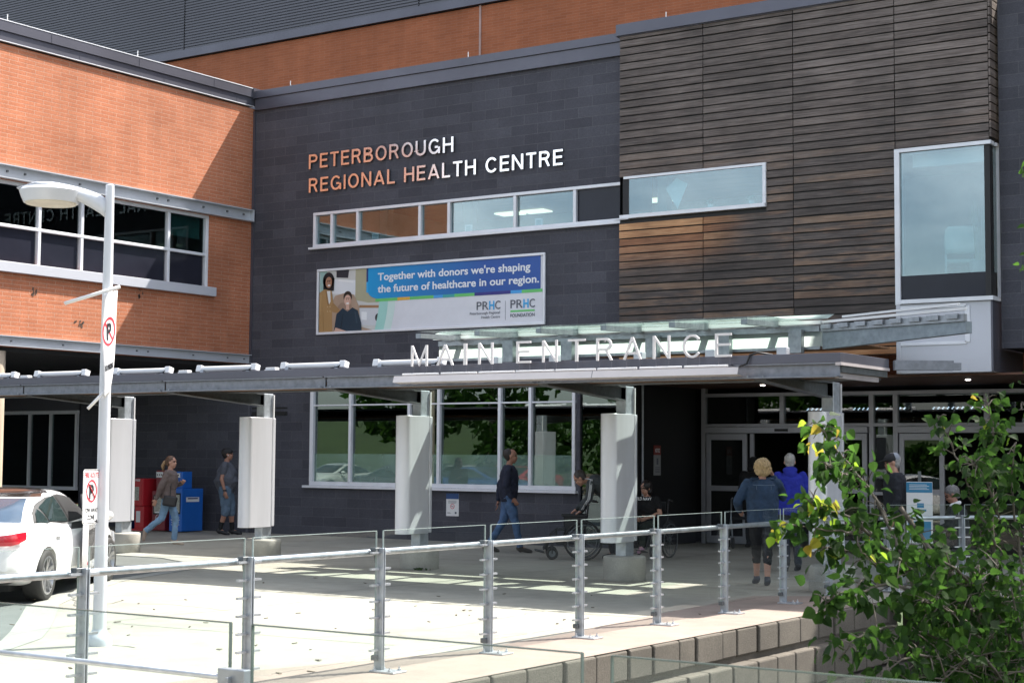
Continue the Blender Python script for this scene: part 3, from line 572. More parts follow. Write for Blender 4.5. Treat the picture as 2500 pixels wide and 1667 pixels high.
ledlab = ['curved lit pendant strip lamp behind the transom left of the silver pillar', 'lit strip lamp with dots behind the transom just right of the silver pillar', 'short lit strip lamp behind the narrow transom pane', 'long double row strip lamp behind the wide transom above the right doors']
for i, (x0, x1) in enumerate(((-12.9, -12.2), (-11.95, -11.35), (-11.14, -10.84), (-10.4, -9.35))):
    l_ = empty('strip_lamp', ledlab[i], 'strip lamp', ((x0+x1)/2, YD+.9, 2.6), group='strip lamps in the lobby'); L = (x1-x0)/2
    sub(MB().box(-L, L, -.08, .08, -.03, .03).build('housing', LEDB), l_); mb = MB(); n = int(L*2/.09)
    for k in range(n): mb.box(-L+.03+k*.09, -L+.055+k*.09, -.084, -.08, -.018, -.003); mb.box(-L+.05+k*.09, -L+.075+k*.09, -.084, -.08, .006, .02)
    sub(mb.build('led', led), l_)
for i, (x, y, lb) in enumerate(((-12.9, 27.4, 'small recessed ceiling spot in dark timber soffit left of the arm of the end pillar'), (-11.55, 27.4, 'small recessed ceiling spot in timber soffit right of the end pillar'), (-8.9, 26.9, 'small recessed ceiling spot below the white panel box'))):
    tag(MB().lathe((x, y, 2.985), [(.042, 0), (.042, .012)], 14).build('ceiling_spot', emit('spot_glow', (1, .97, .9), 6)), lb, 'ceiling spot', 'recessed spots in the entrance soffit')
# ------------------------------------------------------------------ entrance canopy
YC = 17.05; XE = -7.07; XL = -30
cn = empty('entrance_canopy', 'long low grey steel canopy with timber underside running along the front', 'canopy', (-15, YC, 0))
PXS = [-20.88, -17.71, -14.6, -11.12, -8.13]
kid(MB().box(XL, XE, YC-.02, YC+.02, 2.735, 2.84).box(XL, XE-.02, YC+.02, 18.5, 2.80, 2.835).box(XL, -7.9, 18.5, 19.12, 2.80, 2.835).box(XE-.04, XE, YC+.02, 18.5, 2.735, 2.842).build('roof_flashing', M['coping'], None, bevel=.004), cn)
kid(MB().box(XE-.06, XE+.01, YC-.025, 18.5, 2.70, 2.733).box(XE-.1, XE-.05, YC+.05, 18.3, 2.56, 2.62).build('end_flashing', paint('pale_flashing', (.5, .45, .45), .4, .2)), cn)
mb = MB(); xs = [XL, -25.0]+PXS[:4]+[XE-.02]
for a, b in zip(xs, xs[1:]):
    g_ = .015; mb.box(a+g_, b-g_, YC+.045, YC+.06, 2.585, 2.72); mb.box(a+g_, b-g_, YC-.02, YC+.13, 2.72, 2.733); mb.box(a+g_, b-g_, YC-.03, YC+.13, 2.572, 2.586)
kid(mb.build('channel_beam', M['galv_mid']), cn)
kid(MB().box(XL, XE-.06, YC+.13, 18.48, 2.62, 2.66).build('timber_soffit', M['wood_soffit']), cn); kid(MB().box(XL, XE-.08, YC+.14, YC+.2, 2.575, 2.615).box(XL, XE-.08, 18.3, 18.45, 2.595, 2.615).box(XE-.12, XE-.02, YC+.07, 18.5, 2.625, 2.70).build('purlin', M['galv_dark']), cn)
mb = MB(); rr = 2.56
for x in PXS: mb.tube([(x-.1, YC+.02, 2.58), (x-.1, YC+.02, 2.605)], .014, 6); mb.tube([(x+.1, YC+.02, 2.58), (x+.1, YC+.02, 2.605)], .014, 6)
kid(mb.build('bolt', M['galv']), cn)
gb = MB().ob((-6.76, 18.81, 2.775), (.29, .20, 0), (-.03, .05, 0), (0, 0, .058)).ob((-6.43, 19.03, 2.765), (.04, .027, 0), (-.02, .035, 0), (0, 0, .043))
kid(gb.build('gutter_box', M['galv_mid']), cn)
PLAB = ['silver canopy pillar behind the leaning lamp post, leftmost in the row', 'silver canopy pillar beside the man in cap and shorts', 'silver canopy pillar in front of the dark ground floor window', 'silver canopy pillar hiding the seated woman, beside the bent man', 'silver canopy pillar partly behind green leaves, nearest the entrance doors']
YPc = 19.2; GP = 'silver clad pillars along the canopy'
pil = empty('canopy_pillar', PLAB[0], 'pillar', (0, 0, 0), group=GP)
mb = MB(); pr = [(.275, 0), (.287, .015), (.29, .300), (.283, .322), (.265, .33)]
mb.lathe((0, .06, 0), pr, 36); sub(mb.build('footing', M['footing'], None, True, auto=50), pil)
mb = MB(); mb.box(-.08, .08, -.05, .17, .32, 2.62); sub(mb.build('steel_post', M['galv_post'], None, bevel=.012), pil)
r_ = .125; prof = [(r_, .10)]+[(r_*math.cos(a), -.34-r_*math.sin(a)*.95) for a in [math.pi*k/16 for k in range(17)]]+[(-r_, .10)]
mb = MB(); mb.rings([[(x, y, .52) for x, y in prof], [(x, y, 2.24) for x, y in prof]]); sub(mb.build('cladding', M['alu'], None, True, bevel=.004, auto=35), pil)
mb = MB(); mb.box(-r_+.005, r_+.003, .115, .18, .53, 2.235); sub(mb.build('rear_cladding', M['alu'], None, bevel=.01), pil)
sub(MB().box(-r_+.02, r_-.02, .10, .115, .53, 2.23).build('joint_strip', M['black']), pil); sub(MB().box(.085, .105, .15, .17, 2.24, 2.6).build('conduit', M['white']), pil)
mb = MB(); ya, yb = .17, -2.0                 # tapered cantilever arm
for x0, x1, t0, t1 in ((-.008, .008, 0, 0),):
    P = [(x0, ya, 2.42), (x0, yb, 2.57), (x0, yb, 2.60), (x0, ya, 2.60)]; mb.add(P+[(x1, p[1], p[2]) for p in P], [(0,1,2,3),(7,6,5,4),(0,4,5,1),(1,5,6,2),(2,6,7,3),(3,7,4,0)])
mb.ob((0, (ya+yb)/2, 2.487), (.075, 0, 0), (0, (yb-ya)/2, .075), (0, .0, .008)); mb.box(-.075, .075, yb+.2, ya, 2.602, 2.618); mb.box(-.075, .075, -.05, -.035, 2.44, 2.6)
sub(mb.build('arm', M['galv_dark']), pil)
for i, x in enumerate(PXS):
    p_ = pil if i == 0 else copy_tree(pil); p_.location = (x, YPc, 0); tag(p_, PLAB[i], 'pillar', GP)
# lamps lying on the canopy
TL = [((-30, 907), None)]; tubepx = [((-60, 912), (22, 910)), ((88, 912), (210, 908)), ((282, 908), (413, 902)), ((484, 902), (625, 896)), ((690, 896), (842, 888)), ((916, 887), (1080, 879))]
tlab = ['white tube floodlight on the canopy cut by the left photo edge', 'white tube floodlight on the canopy left of the lamp post', 'white tube floodlight on the canopy just right of the lamp post', 'white tube floodlight on the canopy below the corner of brick and stone', 'white tube floodlight on the canopy below the donor banner', 'white tube floodlight on the canopy behind the first letters of the entrance sign']
tf = empty('tube_floodlight', tlab[0], 'floodlight', group='white tube floodlights on the canopy roof'); L = .58
sub(MB().tube([(-L, 0, .075), (L, 0, .075)], .042, 14).build('tube_body', M['white'], None, True, auto=40), tf)
for s_ in (-1, 1):
    sub(MB().ob((s_*L*.93, 0, .075), (.05, 0, 0), (0, .055, 0), (0, 0, .052)).build('end_cap', M['white'], None, bevel=.012), tf); sub(MB().ob((s_*L*.78, .0, .02), (.03, 0, 0), (0, .06, 0), (0, 0, .03)).build('bracket', M['galv']), tf)
sub(MB().tube([(L*.9, -.04, .08), (L*.86, -.06, .03), (L*.6, -.05, .01)], .01, 6).build('cable', M['black']), tf)
for i, (a, b) in enumerate(tubepx):
    p, q = atY(*a, 17.35), atY(*b, 17.35); c = tf if i == 0 else copy_tree(tf); c.location = ((p.x+q.x)/2, 17.35, 2.835); c.rotation_euler = (R(-15), 0, R(random.uniform(-2, 2))); tag(c, tlab[i])
jlab = ['small white junction box on the canopy left of the lamp post', 'small white junction box on the canopy under the brick wing end', 'small white junction box on the canopy just right of the building corner']
for i, (x, y) in enumerate(((64, 914), (452, 904), (665, 898))):
    p = atY(x, y, 17.3); mb = MB(); mb.box(-.09, .09, -.05, .05, 0, .06); mb.box(-.13, .02, -.03, .03, 0, .03); o = mb.build('junction_box', M['white'], None, bevel=.008); o.location = (p.x, 17.3, 2.836); tag(o, jlab[i], 'junction box', 'junction boxes on the canopy roof')
# ------------------------------------------------------------------ glass roof structure behind the entrance letters
gr = empty('glass_roof', 'galvanised steel and frosted glass roof structure above the main entrance letters', 'glass roof', (-11, 20.5, 0))
YG = 20.5; tr = NT('frosted_glass_glow'); tr.n.remove(tr.b)
a_ = tr.new('ShaderNodeBsdfTranslucent'); a_.inputs[0].default_value = (.84, .95, .90, 1); b_ = tr.new('ShaderNodeBsdfDiffuse'); b_.inputs[0].default_value = (.5, .62, .6, 1)
m_ = tr.new('ShaderNodeMixShader'); tr.l(tr.math('MULTIPLY', tr.noise(14, 4, stretch=(1, 1, .25)), .45), m_.inputs[0]); tr.l(a_.outputs[0], m_.inputs[1]); tr.l(b_.outputs[0], m_.inputs[2]); tr.l(m_.outputs[0], tr.out.inputs[0]); M['frost_glow'] = tr.m
A = Vector((-15.4, YG, 0)); K = Vector((-8.77, YG, 0)); dK = Vector((math.cos(R(19)), -math.sin(R(19)), 0)); E_ = K+dK*2.35
kid(MB().add([(-15.2, YG, 3.17), (-8.77, YG, 3.17), (-8.77, YG, 3.37), (-15.2, YG, 3.37)], [(0,1,2,3)]).build('frosted_panel', M['frost_glow']), gr)
nK = Vector((-dK.y, dK.x, 0))
mb = MB(); mb.box(-15.2, -8.8, YG-.03, YG+.04, 3.37, 3.45); mb.box(-15.2, -8.8, YG-.02, YG+.03, 3.13, 3.168)
mb.ob((K+E_)/2+Vector((0, 0, 3.41)), dK*1.17, nK*.035, (0, 0, .045)); 
for k in range(8):
    c = K+dK*(.12+k*.295); mb.ob(c-nK*.05+Vector((0, 0, 3.43)), dK*.09, nK*.02, (0, 0, .03))
kid(mb.build('edge_beam', M['galv']), gr)
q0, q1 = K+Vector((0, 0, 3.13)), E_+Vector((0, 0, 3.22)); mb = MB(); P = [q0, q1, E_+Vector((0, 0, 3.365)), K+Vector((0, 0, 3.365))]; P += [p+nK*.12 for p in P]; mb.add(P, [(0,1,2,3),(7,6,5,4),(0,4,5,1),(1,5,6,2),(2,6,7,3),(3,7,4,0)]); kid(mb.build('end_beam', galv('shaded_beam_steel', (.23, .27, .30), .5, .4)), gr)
mb = MB(); mb.bar((-15.25, YG-.05, 3.49), (-8.75, YG-.05, 3.49), .10, .05); mb.bar(K+Vector((.2, .25, 3.58)), E_+Vector((-.15, .2, 3.60)), .05, .03); mb.bar(K+Vector((0, -.05, 3.49)), E_+Vector((0, 0, 3.52)), .05, .035); kid(mb.build('cover_rail', M['white']), gr); kid(MB().add([(-15.2, 20.28, 3.52), (-8.6, 20.28, 3.52), (-8.6, 20.52, 3.60), (-15.2, 20.52, 3.60)], [(0,1,2,3)]).build('front_glass', M['frost_glow']), gr)
mb = MB()
xb = [-15.0+1.07*k for k in range(6)]
for x in xb: mb.bar((x+.3, 19.3, 3.44), (x, 24.9, 3.62), .09, .07); mb.box(x-.09, x+.09, YG-.07, YG-.03, 3.44, 3.5)
mb.bar((-15.3, 22.6, 3.5), (-9.6, 22.6, 3.5), .09, .12)
kid(mb.build('rafter', M['galv']), gr)
kid(MB().add([(-14.35, 18.75, 3.455), (-8.8, 18.75, 3.455), (-9.6, 25.2, 3.67), (-15.1, 25.2, 3.67)], [(0,1,2,3)]).build('glazing', glass('roof_glass', (.80, .92, .88), .05)), gr)
kid(MB().box(-15.1, -9.65, 20.9, 25.3, 3.44, 3.47).build('timber_sun_block', M['wood_soffit']), gr)  # hidden timber deck added to block sun through the rear glazing
mb = MB(); md = MB()
for x, y in ((1245, 830), (1388, 830), (1595, 830), (1770, 830), (1945, 830)):
    p = atY(x-34, y, 19.9); md.box(p.x-.07, p.x+.07, 19.85, 19.97, 2.75, 3.13); p = atY(x, y, YG-.1); mb.box(p.x-.10, p.x+.09, YG-.16, YG-.05, 3.08, 3.40)
kid(mb.build('stub_post', M['galv']), gr); kid(md.build('white_post', M['white_panel'], None, bevel=.01), gr)
kid(MB().box(-15, -9, 22.0, 22.2, 2.9, 3.05).build('cross_beam', M['galv_dark']), gr)
# ------------------------------------------------------------------ lettering
def text_mesh(s, off=0., ext=.01, bev=0):
    c = bpy.data.curves.new('t', 'FONT'); c.body = s; c.size = 1; c.offset = off; c.extrude = ext; c.resolution_u = 4; c.fill_mode = 'BOTH'; c.space_character = 1.0
    o = bpy.data.objects.new('t', c); COL.objects.link(o); me = evaluated(o); bpy.data.objects.remove(o); bpy.data.curves.remove(c); return me
def bbox(me): 
    xs = [v.co.x for v in me.vertices]; ys = [v.co.y for v in me.vertices]; return (min(xs), max(xs), min(ys), max(ys)) if xs else (0, 0, 0, 0)
def text(s, o, ax, ay, width=None, height=None, mat=None, name='lettering', parent=None, off=.0, ext=.004, lift=.003, center=False, shear=0):
    """flat text: origin o (left, baseline), unit axes ax (reading) and ay (up); fitted to width / cap height"""
    me = text_mesh(s, off, 1.); x0, x1, y0, y1 = bbox(me); cap = bbox_cap
    sy = height/cap if height else width/(x1-x0); sx = width/(x1-x0) if width else sy
    o, ax, ay = Vector(o), Vector(ax), Vector(ay); n = ax.cross(ay).normalized()
    w_ = (x1-x0)*sx
    for v in me.vertices:
        x = (v.co.x-x0)*sx-(w_/2 if center else 0)+shear*v.co.y*sy; v.co = o+ax*x+ay*(v.co.y*sy)+n*(lift+ext*(1+v.co.z)/2)
    me.materials.clear(); return link(name, me, mat, parent)
_t = text_mesh('H'); _b = bbox(_t); bbox_cap = _b[3]
def glyph(ch, w):
    h = w/2; A = lambda cx, cy, rx, ry, a0, a1, n=14: [(cx+rx*math.cos(R(a0+(a1-a0)*k/n)), cy+ry*math.sin(R(a0+(a1-a0)*k/n))) for k in range(n+1)]
    if ch == 'I': return w, [[(h, 0), (h, 1)]]
    if ch == 'E': return .60, [[(h, 0), (h, 1)], [(w, 1-h), (.60, 1-h)], [(w, .52), (.56, .52)], [(w, h), (.60, h)]]
    if ch == 'T': return .64, [[(.32, 0), (.32, 1-w)], [(0, 1-h), (.64, 1-h)]]
    if ch == 'L': return .56, [[(h, 0), (h, 1)], [(w, h), (.56, h)]]
    if ch == 'H': return .72, [[(h, 0), (h, 1)], [(.72-h, 0), (.72-h, 1)], [(w, .52), (.72-w, .52)]]
    if ch == 'N': return .73, [[(h, 0), (h, 1)], [(.73-h, 0), (.73-h, 1)], [(h, 1.0), (.73-h, .0)]]
    if ch == 'M': return .88, [[(h, 0), (h, 1)], [(.88-h, 0), (.88-h, 1)], [(h, 1), (.44, .05), (.88-h, 1)]]
    if ch == 'A': return .78, [[(h*.8, 0), (.39, .97)], [(.39, .97), (.78-h*.8, 0)], [(.22, .29), (.56, .29)]]
    if ch in 'PR':
        g = [[(h, 0), (h, 1)], [(w, 1-h), (.38, 1-h)]+A(.38, .72, .66-h-.38, .28-h, 90, -90)+[(w, .44+h)]]
        return (.66, g) if ch == 'P' else (.70, g+[[(.40, .44+h), (.70-h*1.1, 0)]])
    if ch == 'B': return .68, [[(h, 0), (h, 1)], [(w, 1-h), (.36, 1-h)]+A(.36, .755, .62-h-.36, .245-h, 90, -90)+[(w, .51+h)], [(w, .51), (.38, .51)]+A(.38, .255+h*.5, .68-h-.38, .255-h*.5, 90, -90)+[(w, h)]]
    if ch == 'U': return .72, [[(h, 1), (h, .36)]+A(.36, .36, .36-h, .36-h, 180, 360)+[(.72-h, 1)]]
    if ch == 'O': return .80, [A(.40, .5, .40-h, .5-h, 0, 360, 32)]
    if ch == 'C': return .76, [A(.40, .5, .40-h, .5-h, 38, 322, 26)]
    if ch == 'G': return .80, [A(.40, .5, .40-h, .5-h, 40, 325, 26), [(.80-h, .02), (.80-h, .45)], [(.44, .45), (.80-w, .45)]]
def stroke_letter(ch, x, z, sx, sz, y0, y1, w):
    wd, strokes = glyph(ch, w); mb = MB()
    for q, pl in enumerate(strokes):
        P = [V_(p) for p in pl]; n = len(P); L, Rr = [], []
        closed = (P[0]-P[-1]).length < 1e-4
        for i in range(n):
            a = P[i-1] if i else (P[-2] if closed else None); b = P[i+1] if i < n-1 else (P[1] if closed else None)
            d1 = (P[i]-a).normalized() if a is not None else None; d2 = (b-P[i]).normalized() if b is not None else None
            d1 = d1 or d2; d2 = d2 or d1; n1 = Vector((-d1.y, d1.x)); n2 = Vector((-d2.y, d2.x)); m = (n1+n2).normalized(); k = w/2/max(.35, m.dot(n1))
            for S, s_ in ((L, 1), (Rr, -1)): c = P[i]+m*k*s_; S.append((x+c.x*sx, z+min(1, max(0, c.y))*sz))
        ya = y0-.0005*q
        for i in range(n-1):
            f = [L[i], L[i+1], Rr[i+1], Rr[i]]; mb.add([(p[0], ya, p[1]) for p in f], [(0,1,2,3)], 0)
            for u, v_ in ((L[i], L[i+1]), (Rr[i+1], Rr[i])): mb.add([(u[0], ya, u[1]), (v_[0], ya, v_[1]), (v_[0], y1, v_[1]), (u[0], y1, u[1])], [(0,1,2,3)], 1)
        if not closed:
            for i in (0, n-1): mb.add([(L[i][0], ya, L[i][1]), (Rr[i][0], ya, Rr[i][1]), (Rr[i][0], y1, Rr[i][1]), (L[i][0], y1, L[i][1])], [(0,1,2,3)], 1)
    return mb
V_ = lambda p: Vector((p[0], p[1]))
def prefix_positions(s, off):
    out = []
    for i, ch in enumerate(s):
        if ch == ' ': continue
        full = bbox(text_mesh(s[:i+1], off)); one = bbox(text_mesh(ch, off)); out.append((ch, full[1]-one[1]+one[0], full[1], one[0]))
    return out
def letters(s, x0, x1, z, h, Y, par, w=.14, gap=.19, space=.66):
    adv = []; x = 0
    for ch in s:
        if ch == ' ': x += space-gap; continue
        wd = glyph(ch, w)[0]; adv.append((ch, x)); x += wd+gap
    sx = (x1-x0)/(x-gap)
    for ch, a in adv: kid(stroke_letter(ch, x0+a*sx, z, sx, h, Y-.055, Y-.02, w).build('letter', [M['letter'], M['letter_side']]), par)
s1 = empty('wall_sign', 'metal wall letters reading PETERBOROUGH REGIONAL HEALTH CENTRE on dark block wall', 'wall sign', (-20, YF, 7.4))
letters('PETERBOROUGH', -22.47, -18.72, 7.63, .305, YF, s1)
letters('REGIONAL HEALTH CENTRE', -22.46, -16.17, 7.13, .30, YF, s1)
s2 = empty('entrance_sign', 'white standing letters reading MAIN ENTRANCE on thin struts along the canopy edge', 'sign', (-10.5, YC, 2.6))
LP = [('M', 1005, 1045), ('A', 1068, 1108), ('I', 1133, 1141), ('N', 1169, 1205), ('E', 1262, 1297), ('N', 1325, 1362), ('T', 1388, 1430), ('R', 1457, 1497), ('A', 1523, 1567), ('N', 1595, 1637), ('C', 1668, 1712), ('E', 1747, 1787)]
YL = YC-.09; sb_ = MB()
for ch, a, b in LP:
    p, q = atY(a, 885, YL), atY(b, 885, YL); w_ = .098; sx = (q.x-p.x)/glyph(ch, w_)[0]; kid(stroke_letter(ch, p.x, 2.825, sx, .275, YL-.02, YL, w_).build('letter', [M['sign_letter'], M['sign_letter']]), s2)
    for x in ((p.x+.03, q.x-.03) if ch not in 'IT' else ((p.x+q.x)/2,)): sb_.box(x-.006, x+.006, YL+.002, YL+.012, 2.72, 2.86); sb_.box(x-.006, x+.006, YL+.012, YC-.02, 2.725, 2.735)
kid(sb_.build('strut', M['coping']), s2)
tq = empty('sign_light_trough', 'long white metal trough with fluorescent tubes below the entrance letters', 'light trough', (-10.7, YC-.1, 2.6))
mb = MB(); xa, xm, xb_ = -13.25, -10.2, -8.25
for a, b in ((xa, xm-.004), (xm+.004, xb_)): mb.add([(a, YC-.20, 2.615), (b, YC-.20, 2.615), (b, YC-.17, 2.70), (a, YC-.17, 2.70), (a, YC-.03, 2.60), (b, YC-.03, 2.60)], [(0,1,2,3), (0,4,5,1)])
kid(mb.build('trough', paint('trough_white', (.66, .61, .60), .45, 0, .04)), tq)
tp = [(984, 1072), (1078, 1165), (1170, 1257), (1261, 1355), (1358, 1455), (1460, 1556), (1563, 1665), (1672, 1778)]
for a, b in tp:
    p, q = atY(a, 920, YC-.09), atY(b, 915, YC-.09); o = kid(MB().tube([(p.x, YC-.1, 2.722), (q.x, YC-.1, 2.722)], .014, 10).build('fluorescent_tube', M['white'], None, True, auto=50), tq)
    mb = MB()
    for f in (.25, .75): x = p.x+(q.x-p.x)*f; mb.box(x-.05, x+.05, YC-.09, YC-.03, 2.695, 2.706)
    kid(mb.build('tube_clip', M['galv']), tq)
kid(MB().tube([(-8.28, YC-.08, 2.71), (-8.2, YC-.06, 2.74), (-8.17, YC-.04, 2.84), (-8.1, YC+.02, 2.87), (-7.95, YC+.1, 2.845)], .012, 8).build('cable', M['black'], None, True), tq)
# ------------------------------------------------------------------ donor banner
bn = empty('donor_banner', 'wide blue and white donor banner with two smiling women in silver frame', 'banner', (-19.4, YF, 4.8))
X0, X1, Z0, Z1 = -22.21, -16.56, 4.135, 5.5; BW, BH = X1-X0, Z1-Z0
Yb = YF-.045
mb = MB(); mb.box(X0, X1, YF-.05, YF-.004, Z0, Z0+.05); mb.box(X0, X1, YF-.05, YF-.004, Z1-.05, Z1); mb.box(X0, X0+.045, YF-.05, YF-.004, Z0+.05, Z1-.05); mb.box(X1-.045, X1, YF-.05, YF-.004, Z0+.05, Z1-.05); kid(mb.build('frame', M['white_metal'], None, bevel=.008), bn)
def flat(name, c, poly, lay, rough=.45, mat=None):   # polygon in banner fractions (u right, v up), layer lay
    mb = MB(); y = YF-.012-lay*.0016; P = [(X0+BW*u, y, Z0+BH*v) for u, v in poly]; n = len(P); mb.add(P+[(p[0], y+.001, p[2]) for p in P], [tuple(range(n))]+[(i, (i+1) % n, n+(i+1) % n, n+i) for i in range(n)])
    return kid(mb.build(name, mat or paint(name+'_ink', c, rough, 0, .04)), bn)
flat('white_ground', (.72, .73, .78), [(.01, .03), (.99, .03), (.99, .97), (.01, .97)], 0)
t = NT('blue_print'); sx = t.new('ShaderNodeSeparateXYZ'); t.l(t.obj(), sx.inputs[0]); mr = t.new('ShaderNodeMapRange'); mr.inputs[1].default_value = X0+BW*.24; mr.inputs[2].default_value = X0+BW*.75; t.l(sx.outputs[0], mr.inputs[0]); t.col(t.ramp(mr.outputs[0], [(0, (.01, .32, .68)), (1, (.014, .085, .36))])); t.set(Roughness=.4)
arc = [(.29-.05*math.cos(a), .62-.12*math.sin(a)) for a in [math.pi/2*k/8 for k in range(9)]]
flat('photo_ground', (.60, .60, .58), [(.01, .03), (.31, .03), (.31, .97), (.01, .97)], 1)
flat('photo_wall', (.42, .40, .27), [(.18, .5), (.24, .45), (.31, .45), (.31, .97), (.18, .97)], 2)
flat('photo_curtain', (.32, .48, .45), [(.012, .6), (.04, .6), (.045, .965), (.012, .965)], 2); flat('photo_screen', (.03, .03, .04), [(.09, .86), (.145, .84), (.15, .965), (.09, .965)], 2)
flat('photo_counter', (.75, .77, .8), [(.06, .62), (.18, .58), (.18, .8), (.06, .84)], 2); flat('photo_desk', (.36, .20, .10), [(.2, .38), (.30, .36), (.30, .40), (.2, .42)], 3); flat('photo_cabinet', (.62, .64, .68), [(.2, .12), (.30, .1), (.30, .36), (.2, .38)], 2)
sw_ = [(.275+.05*math.cos(a)*0, 0) for a in (0,)]
def curve_band(x0, x1, bulge): return [(x0, .03)]+[(x0+bulge*math.sin(k/8*math.pi/2), .03+.49*k/8) for k in range(9)]+[(x1+bulge*math.sin(k/8*math.pi/2), .03+.49*k/8) for k in range(8, -1, -1)]
flat('white_curve', (.72, .73, .78), curve_band(.335, .40, .02), 4); flat('white_field', (.72, .73, .78), [(.38, .031), (.989, .031), (.989, .5), (.38, .5)], 4.65); flat('pale_mint_curve', (.60, .76, .72), curve_band(.305, .345, .02), 5); flat('mint_curve', (.36, .66, .60), curve_band(.272, .312, .02), 6)
flat('blue_field', None, [(.98, .50), (.98, .968), (.24, .968), (.24, .62)]+arc[1:], 7, mat=t.m)
flat('dark_blue_tab', (.015, .05, .2), [(.232, .76), (.24, .76), (.24, .966), (.232, .966)], 7); flat('light_blue_tab', (.04, .40, .75), [(.232, .6), (.24, .6), (.24, .758), (.232, .758)], 7)
u = .275
for wd, c in ((.10, (.14, .55, .16)), (.055, (.75, .42, .06)), (.105, (.14, .55, .16)), (.04, (.06, .35, .75)), (.05, (.05, .36, .36)), (.085, (.14, .55, .16)), (.15, (.03, .03, .22)), (.045, (.06, .35, .75)), (.115, (.14, .55, .16))):
    flat('colour_bar', c, [(u, .455), (min(u+wd, .988), .455), (min(u+wd, .988), .50), (u, .50)], 8); u += wd
BT = lambda s, u, v, uw, h, mat, off=.0, par=bn, name='lettering': kid(text(s, (X0+BW*u, YF-.012-.0016*9, Z0+BH*v), (1, 0, 0), (0, 0, 1), BW*uw if uw else None, BH*h if h else None, mat, name, None, off, .0015, .001), bn)
wt = paint('white_ink', (.8, .82, .86), .4, 0, .02); gk = paint('grey_ink', (.10, .11, .14), .4, 0, .02); bk = paint('light_blue_ink', (.04, .38, .75), .4, 0, .02); gi = paint('green_ink', (.14, .55, .16), .4, 0, .02)
BT("Together with donors we're shaping", .285, .77, .655, .105, wt, .022); BT('the future of healthcare in our region.', .285, .59, .69, .105, wt, .022)
for u_ in (.72, .86):
    BT('PR', u_, .25, .05, .115, gk, .006); BT('H', u_+.052, .25, .022, .115, bk, .03); BT('C', u_+.077, .25, .022, .115, gk, .006)
BT('Peterborough Regional', .692, .185, .125, .036, gk); BT('Health Centre', .74, .125, .077, .036, gk); flat('divider', (.3, .32, .36), [(.838, .09), (.84, .09), (.84, .36), (.838, .36)], 8)
flat('green_rule', (.14, .55, .16), [(.86, .195), (.958, .195), (.958, .22), (.86, .22)], 8); BT('FOUNDATION', .86, .125, .098, .045, gk, .015)
# the printed picture: a standing woman in a tan coat and a seated woman in a dark top
def disc(u, v, ru, rv, n=18, a0=0, a1=6.2832): return [(u+ru*math.cos(a0+(a1-a0)*k/n), v+rv*math.sin(a0+(a1-a0)*k/n)) for k in range(n)]
SK = (.42, .22, .14); SK2 = (.66, .42, .33)
flat('printed_chair', (.42, .30, .22), [(.07, .03), (.07, .45), (.085, .58), (.14, .62), (.175, .58), (.20, .4), (.205, .1), (.27, .03)], 9)
flat('printed_chair_headrest', (.34, .23, .17), [(.1, .1), (.1, .42), (.115, .47), (.155, .47), (.165, .42), (.17, .1)], 9.5)
flat('printed_hair', (.012, .01, .012), disc(.054, .82, .027, .125)+[], 10); flat('printed_hair', (.012, .01, .012), [(.03, .66), (.08, .66), (.082, .85), (.03, .85)], 10)
flat('printed_coat', (.40, .24, .10), [(.012, .032), (.012, .64), (.035, .69), (.07, .66), (.078, .5), (.074, .3), (.076, .032)], 11); flat('printed_sleeve', (.36, .21, .09), [(.06, .4), (.078, .48), (.112, .36), (.112, .31), (.08, .33)], 11.5)
flat('printed_shirt', (.75, .75, .75), [(.048, .66), (.064, .66), (.066, .5), (.058, .45)], 12); flat('printed_face', SK, disc(.056, .79, .0155, .085), 12); flat('printed_smile', (.85, .82, .8), disc(.058, .745, .007, .013), 13); flat('printed_brow', (.02, .015, .015), [(.048, .81), (.066, .815), (.066, .822), (.048, .818)], 13)
flat('printed_hand', SK, disc(.116, .335, .012, .025), 13); flat('printed_lapel', (.28, .16, .06), [(.04, .68), (.046, .66), (.06, .44), (.052, .45)], 13)
flat('printed_hair', (.03, .018, .012), disc(.147, .555, .02, .085), 13); flat('printed_face', SK2, disc(.147, .50, .0165, .085), 14); flat('printed_neck', SK2, [(.139, .36), (.156, .36), (.154, .44), (.141, .44)], 13.5); flat('printed_smile', (.85, .82, .8), disc(.147, .455, .0075, .013), 15); flat('printed_brow', (.05, .03, .02), [(.138, .53), (.156, .53), (.156, .537), (.138, .537)], 15)
flat('printed_top', (.012, .035, .06), [(.085, .06), (.095, .3), (.125, .39), (.147, .33), (.17, .39), (.195, .34), (.212, .15), (.214, .032), (.15, .032)], 14.5); flat('printed_arm', SK2, [(.085, .035), (.092, .1), (.145, .035)], 15.5)
for u_, v_ in ((.0515, .805), (.0605, .805)): flat('printed_eye', (.03, .02, .02), disc(u_, v_, .0022, .008, 10), 13)
for u_, v_ in ((.1425, .515), (.1515, .515)): flat('printed_eye', (.06, .035, .03), disc(u_, v_, .002, .007, 10), 15)
flat('printed_cheek', (.34, .165, .10), [(.0625, .72), (.070, .76), (.0715, .82), (.067, .86), (.066, .79)], 12.5); flat('printed_cheek', (.52, .31, .24), [(.155, .43), (.161, .47), (.1632, .52), (.159, .56), (.157, .49)], 14.6)
flat('printed_fold', (.31, .18, .07), [(.03, .35), (.032, .35), (.036, .05), (.032, .05)], 12); flat('printed_fold', (.46, .29, .13), [(.016, .6), (.022, .62), (.02, .3), (.015, .3)], 12); flat('printed_fold', (.005, .018, .03), [(.125, .30), (.128, .31), (.12, .08), (.115, .08)], 15); flat('printed_fold', (.03, .06, .09), [(.18, .33), (.187, .32), (.195, .15), (.188, .15)], 15)
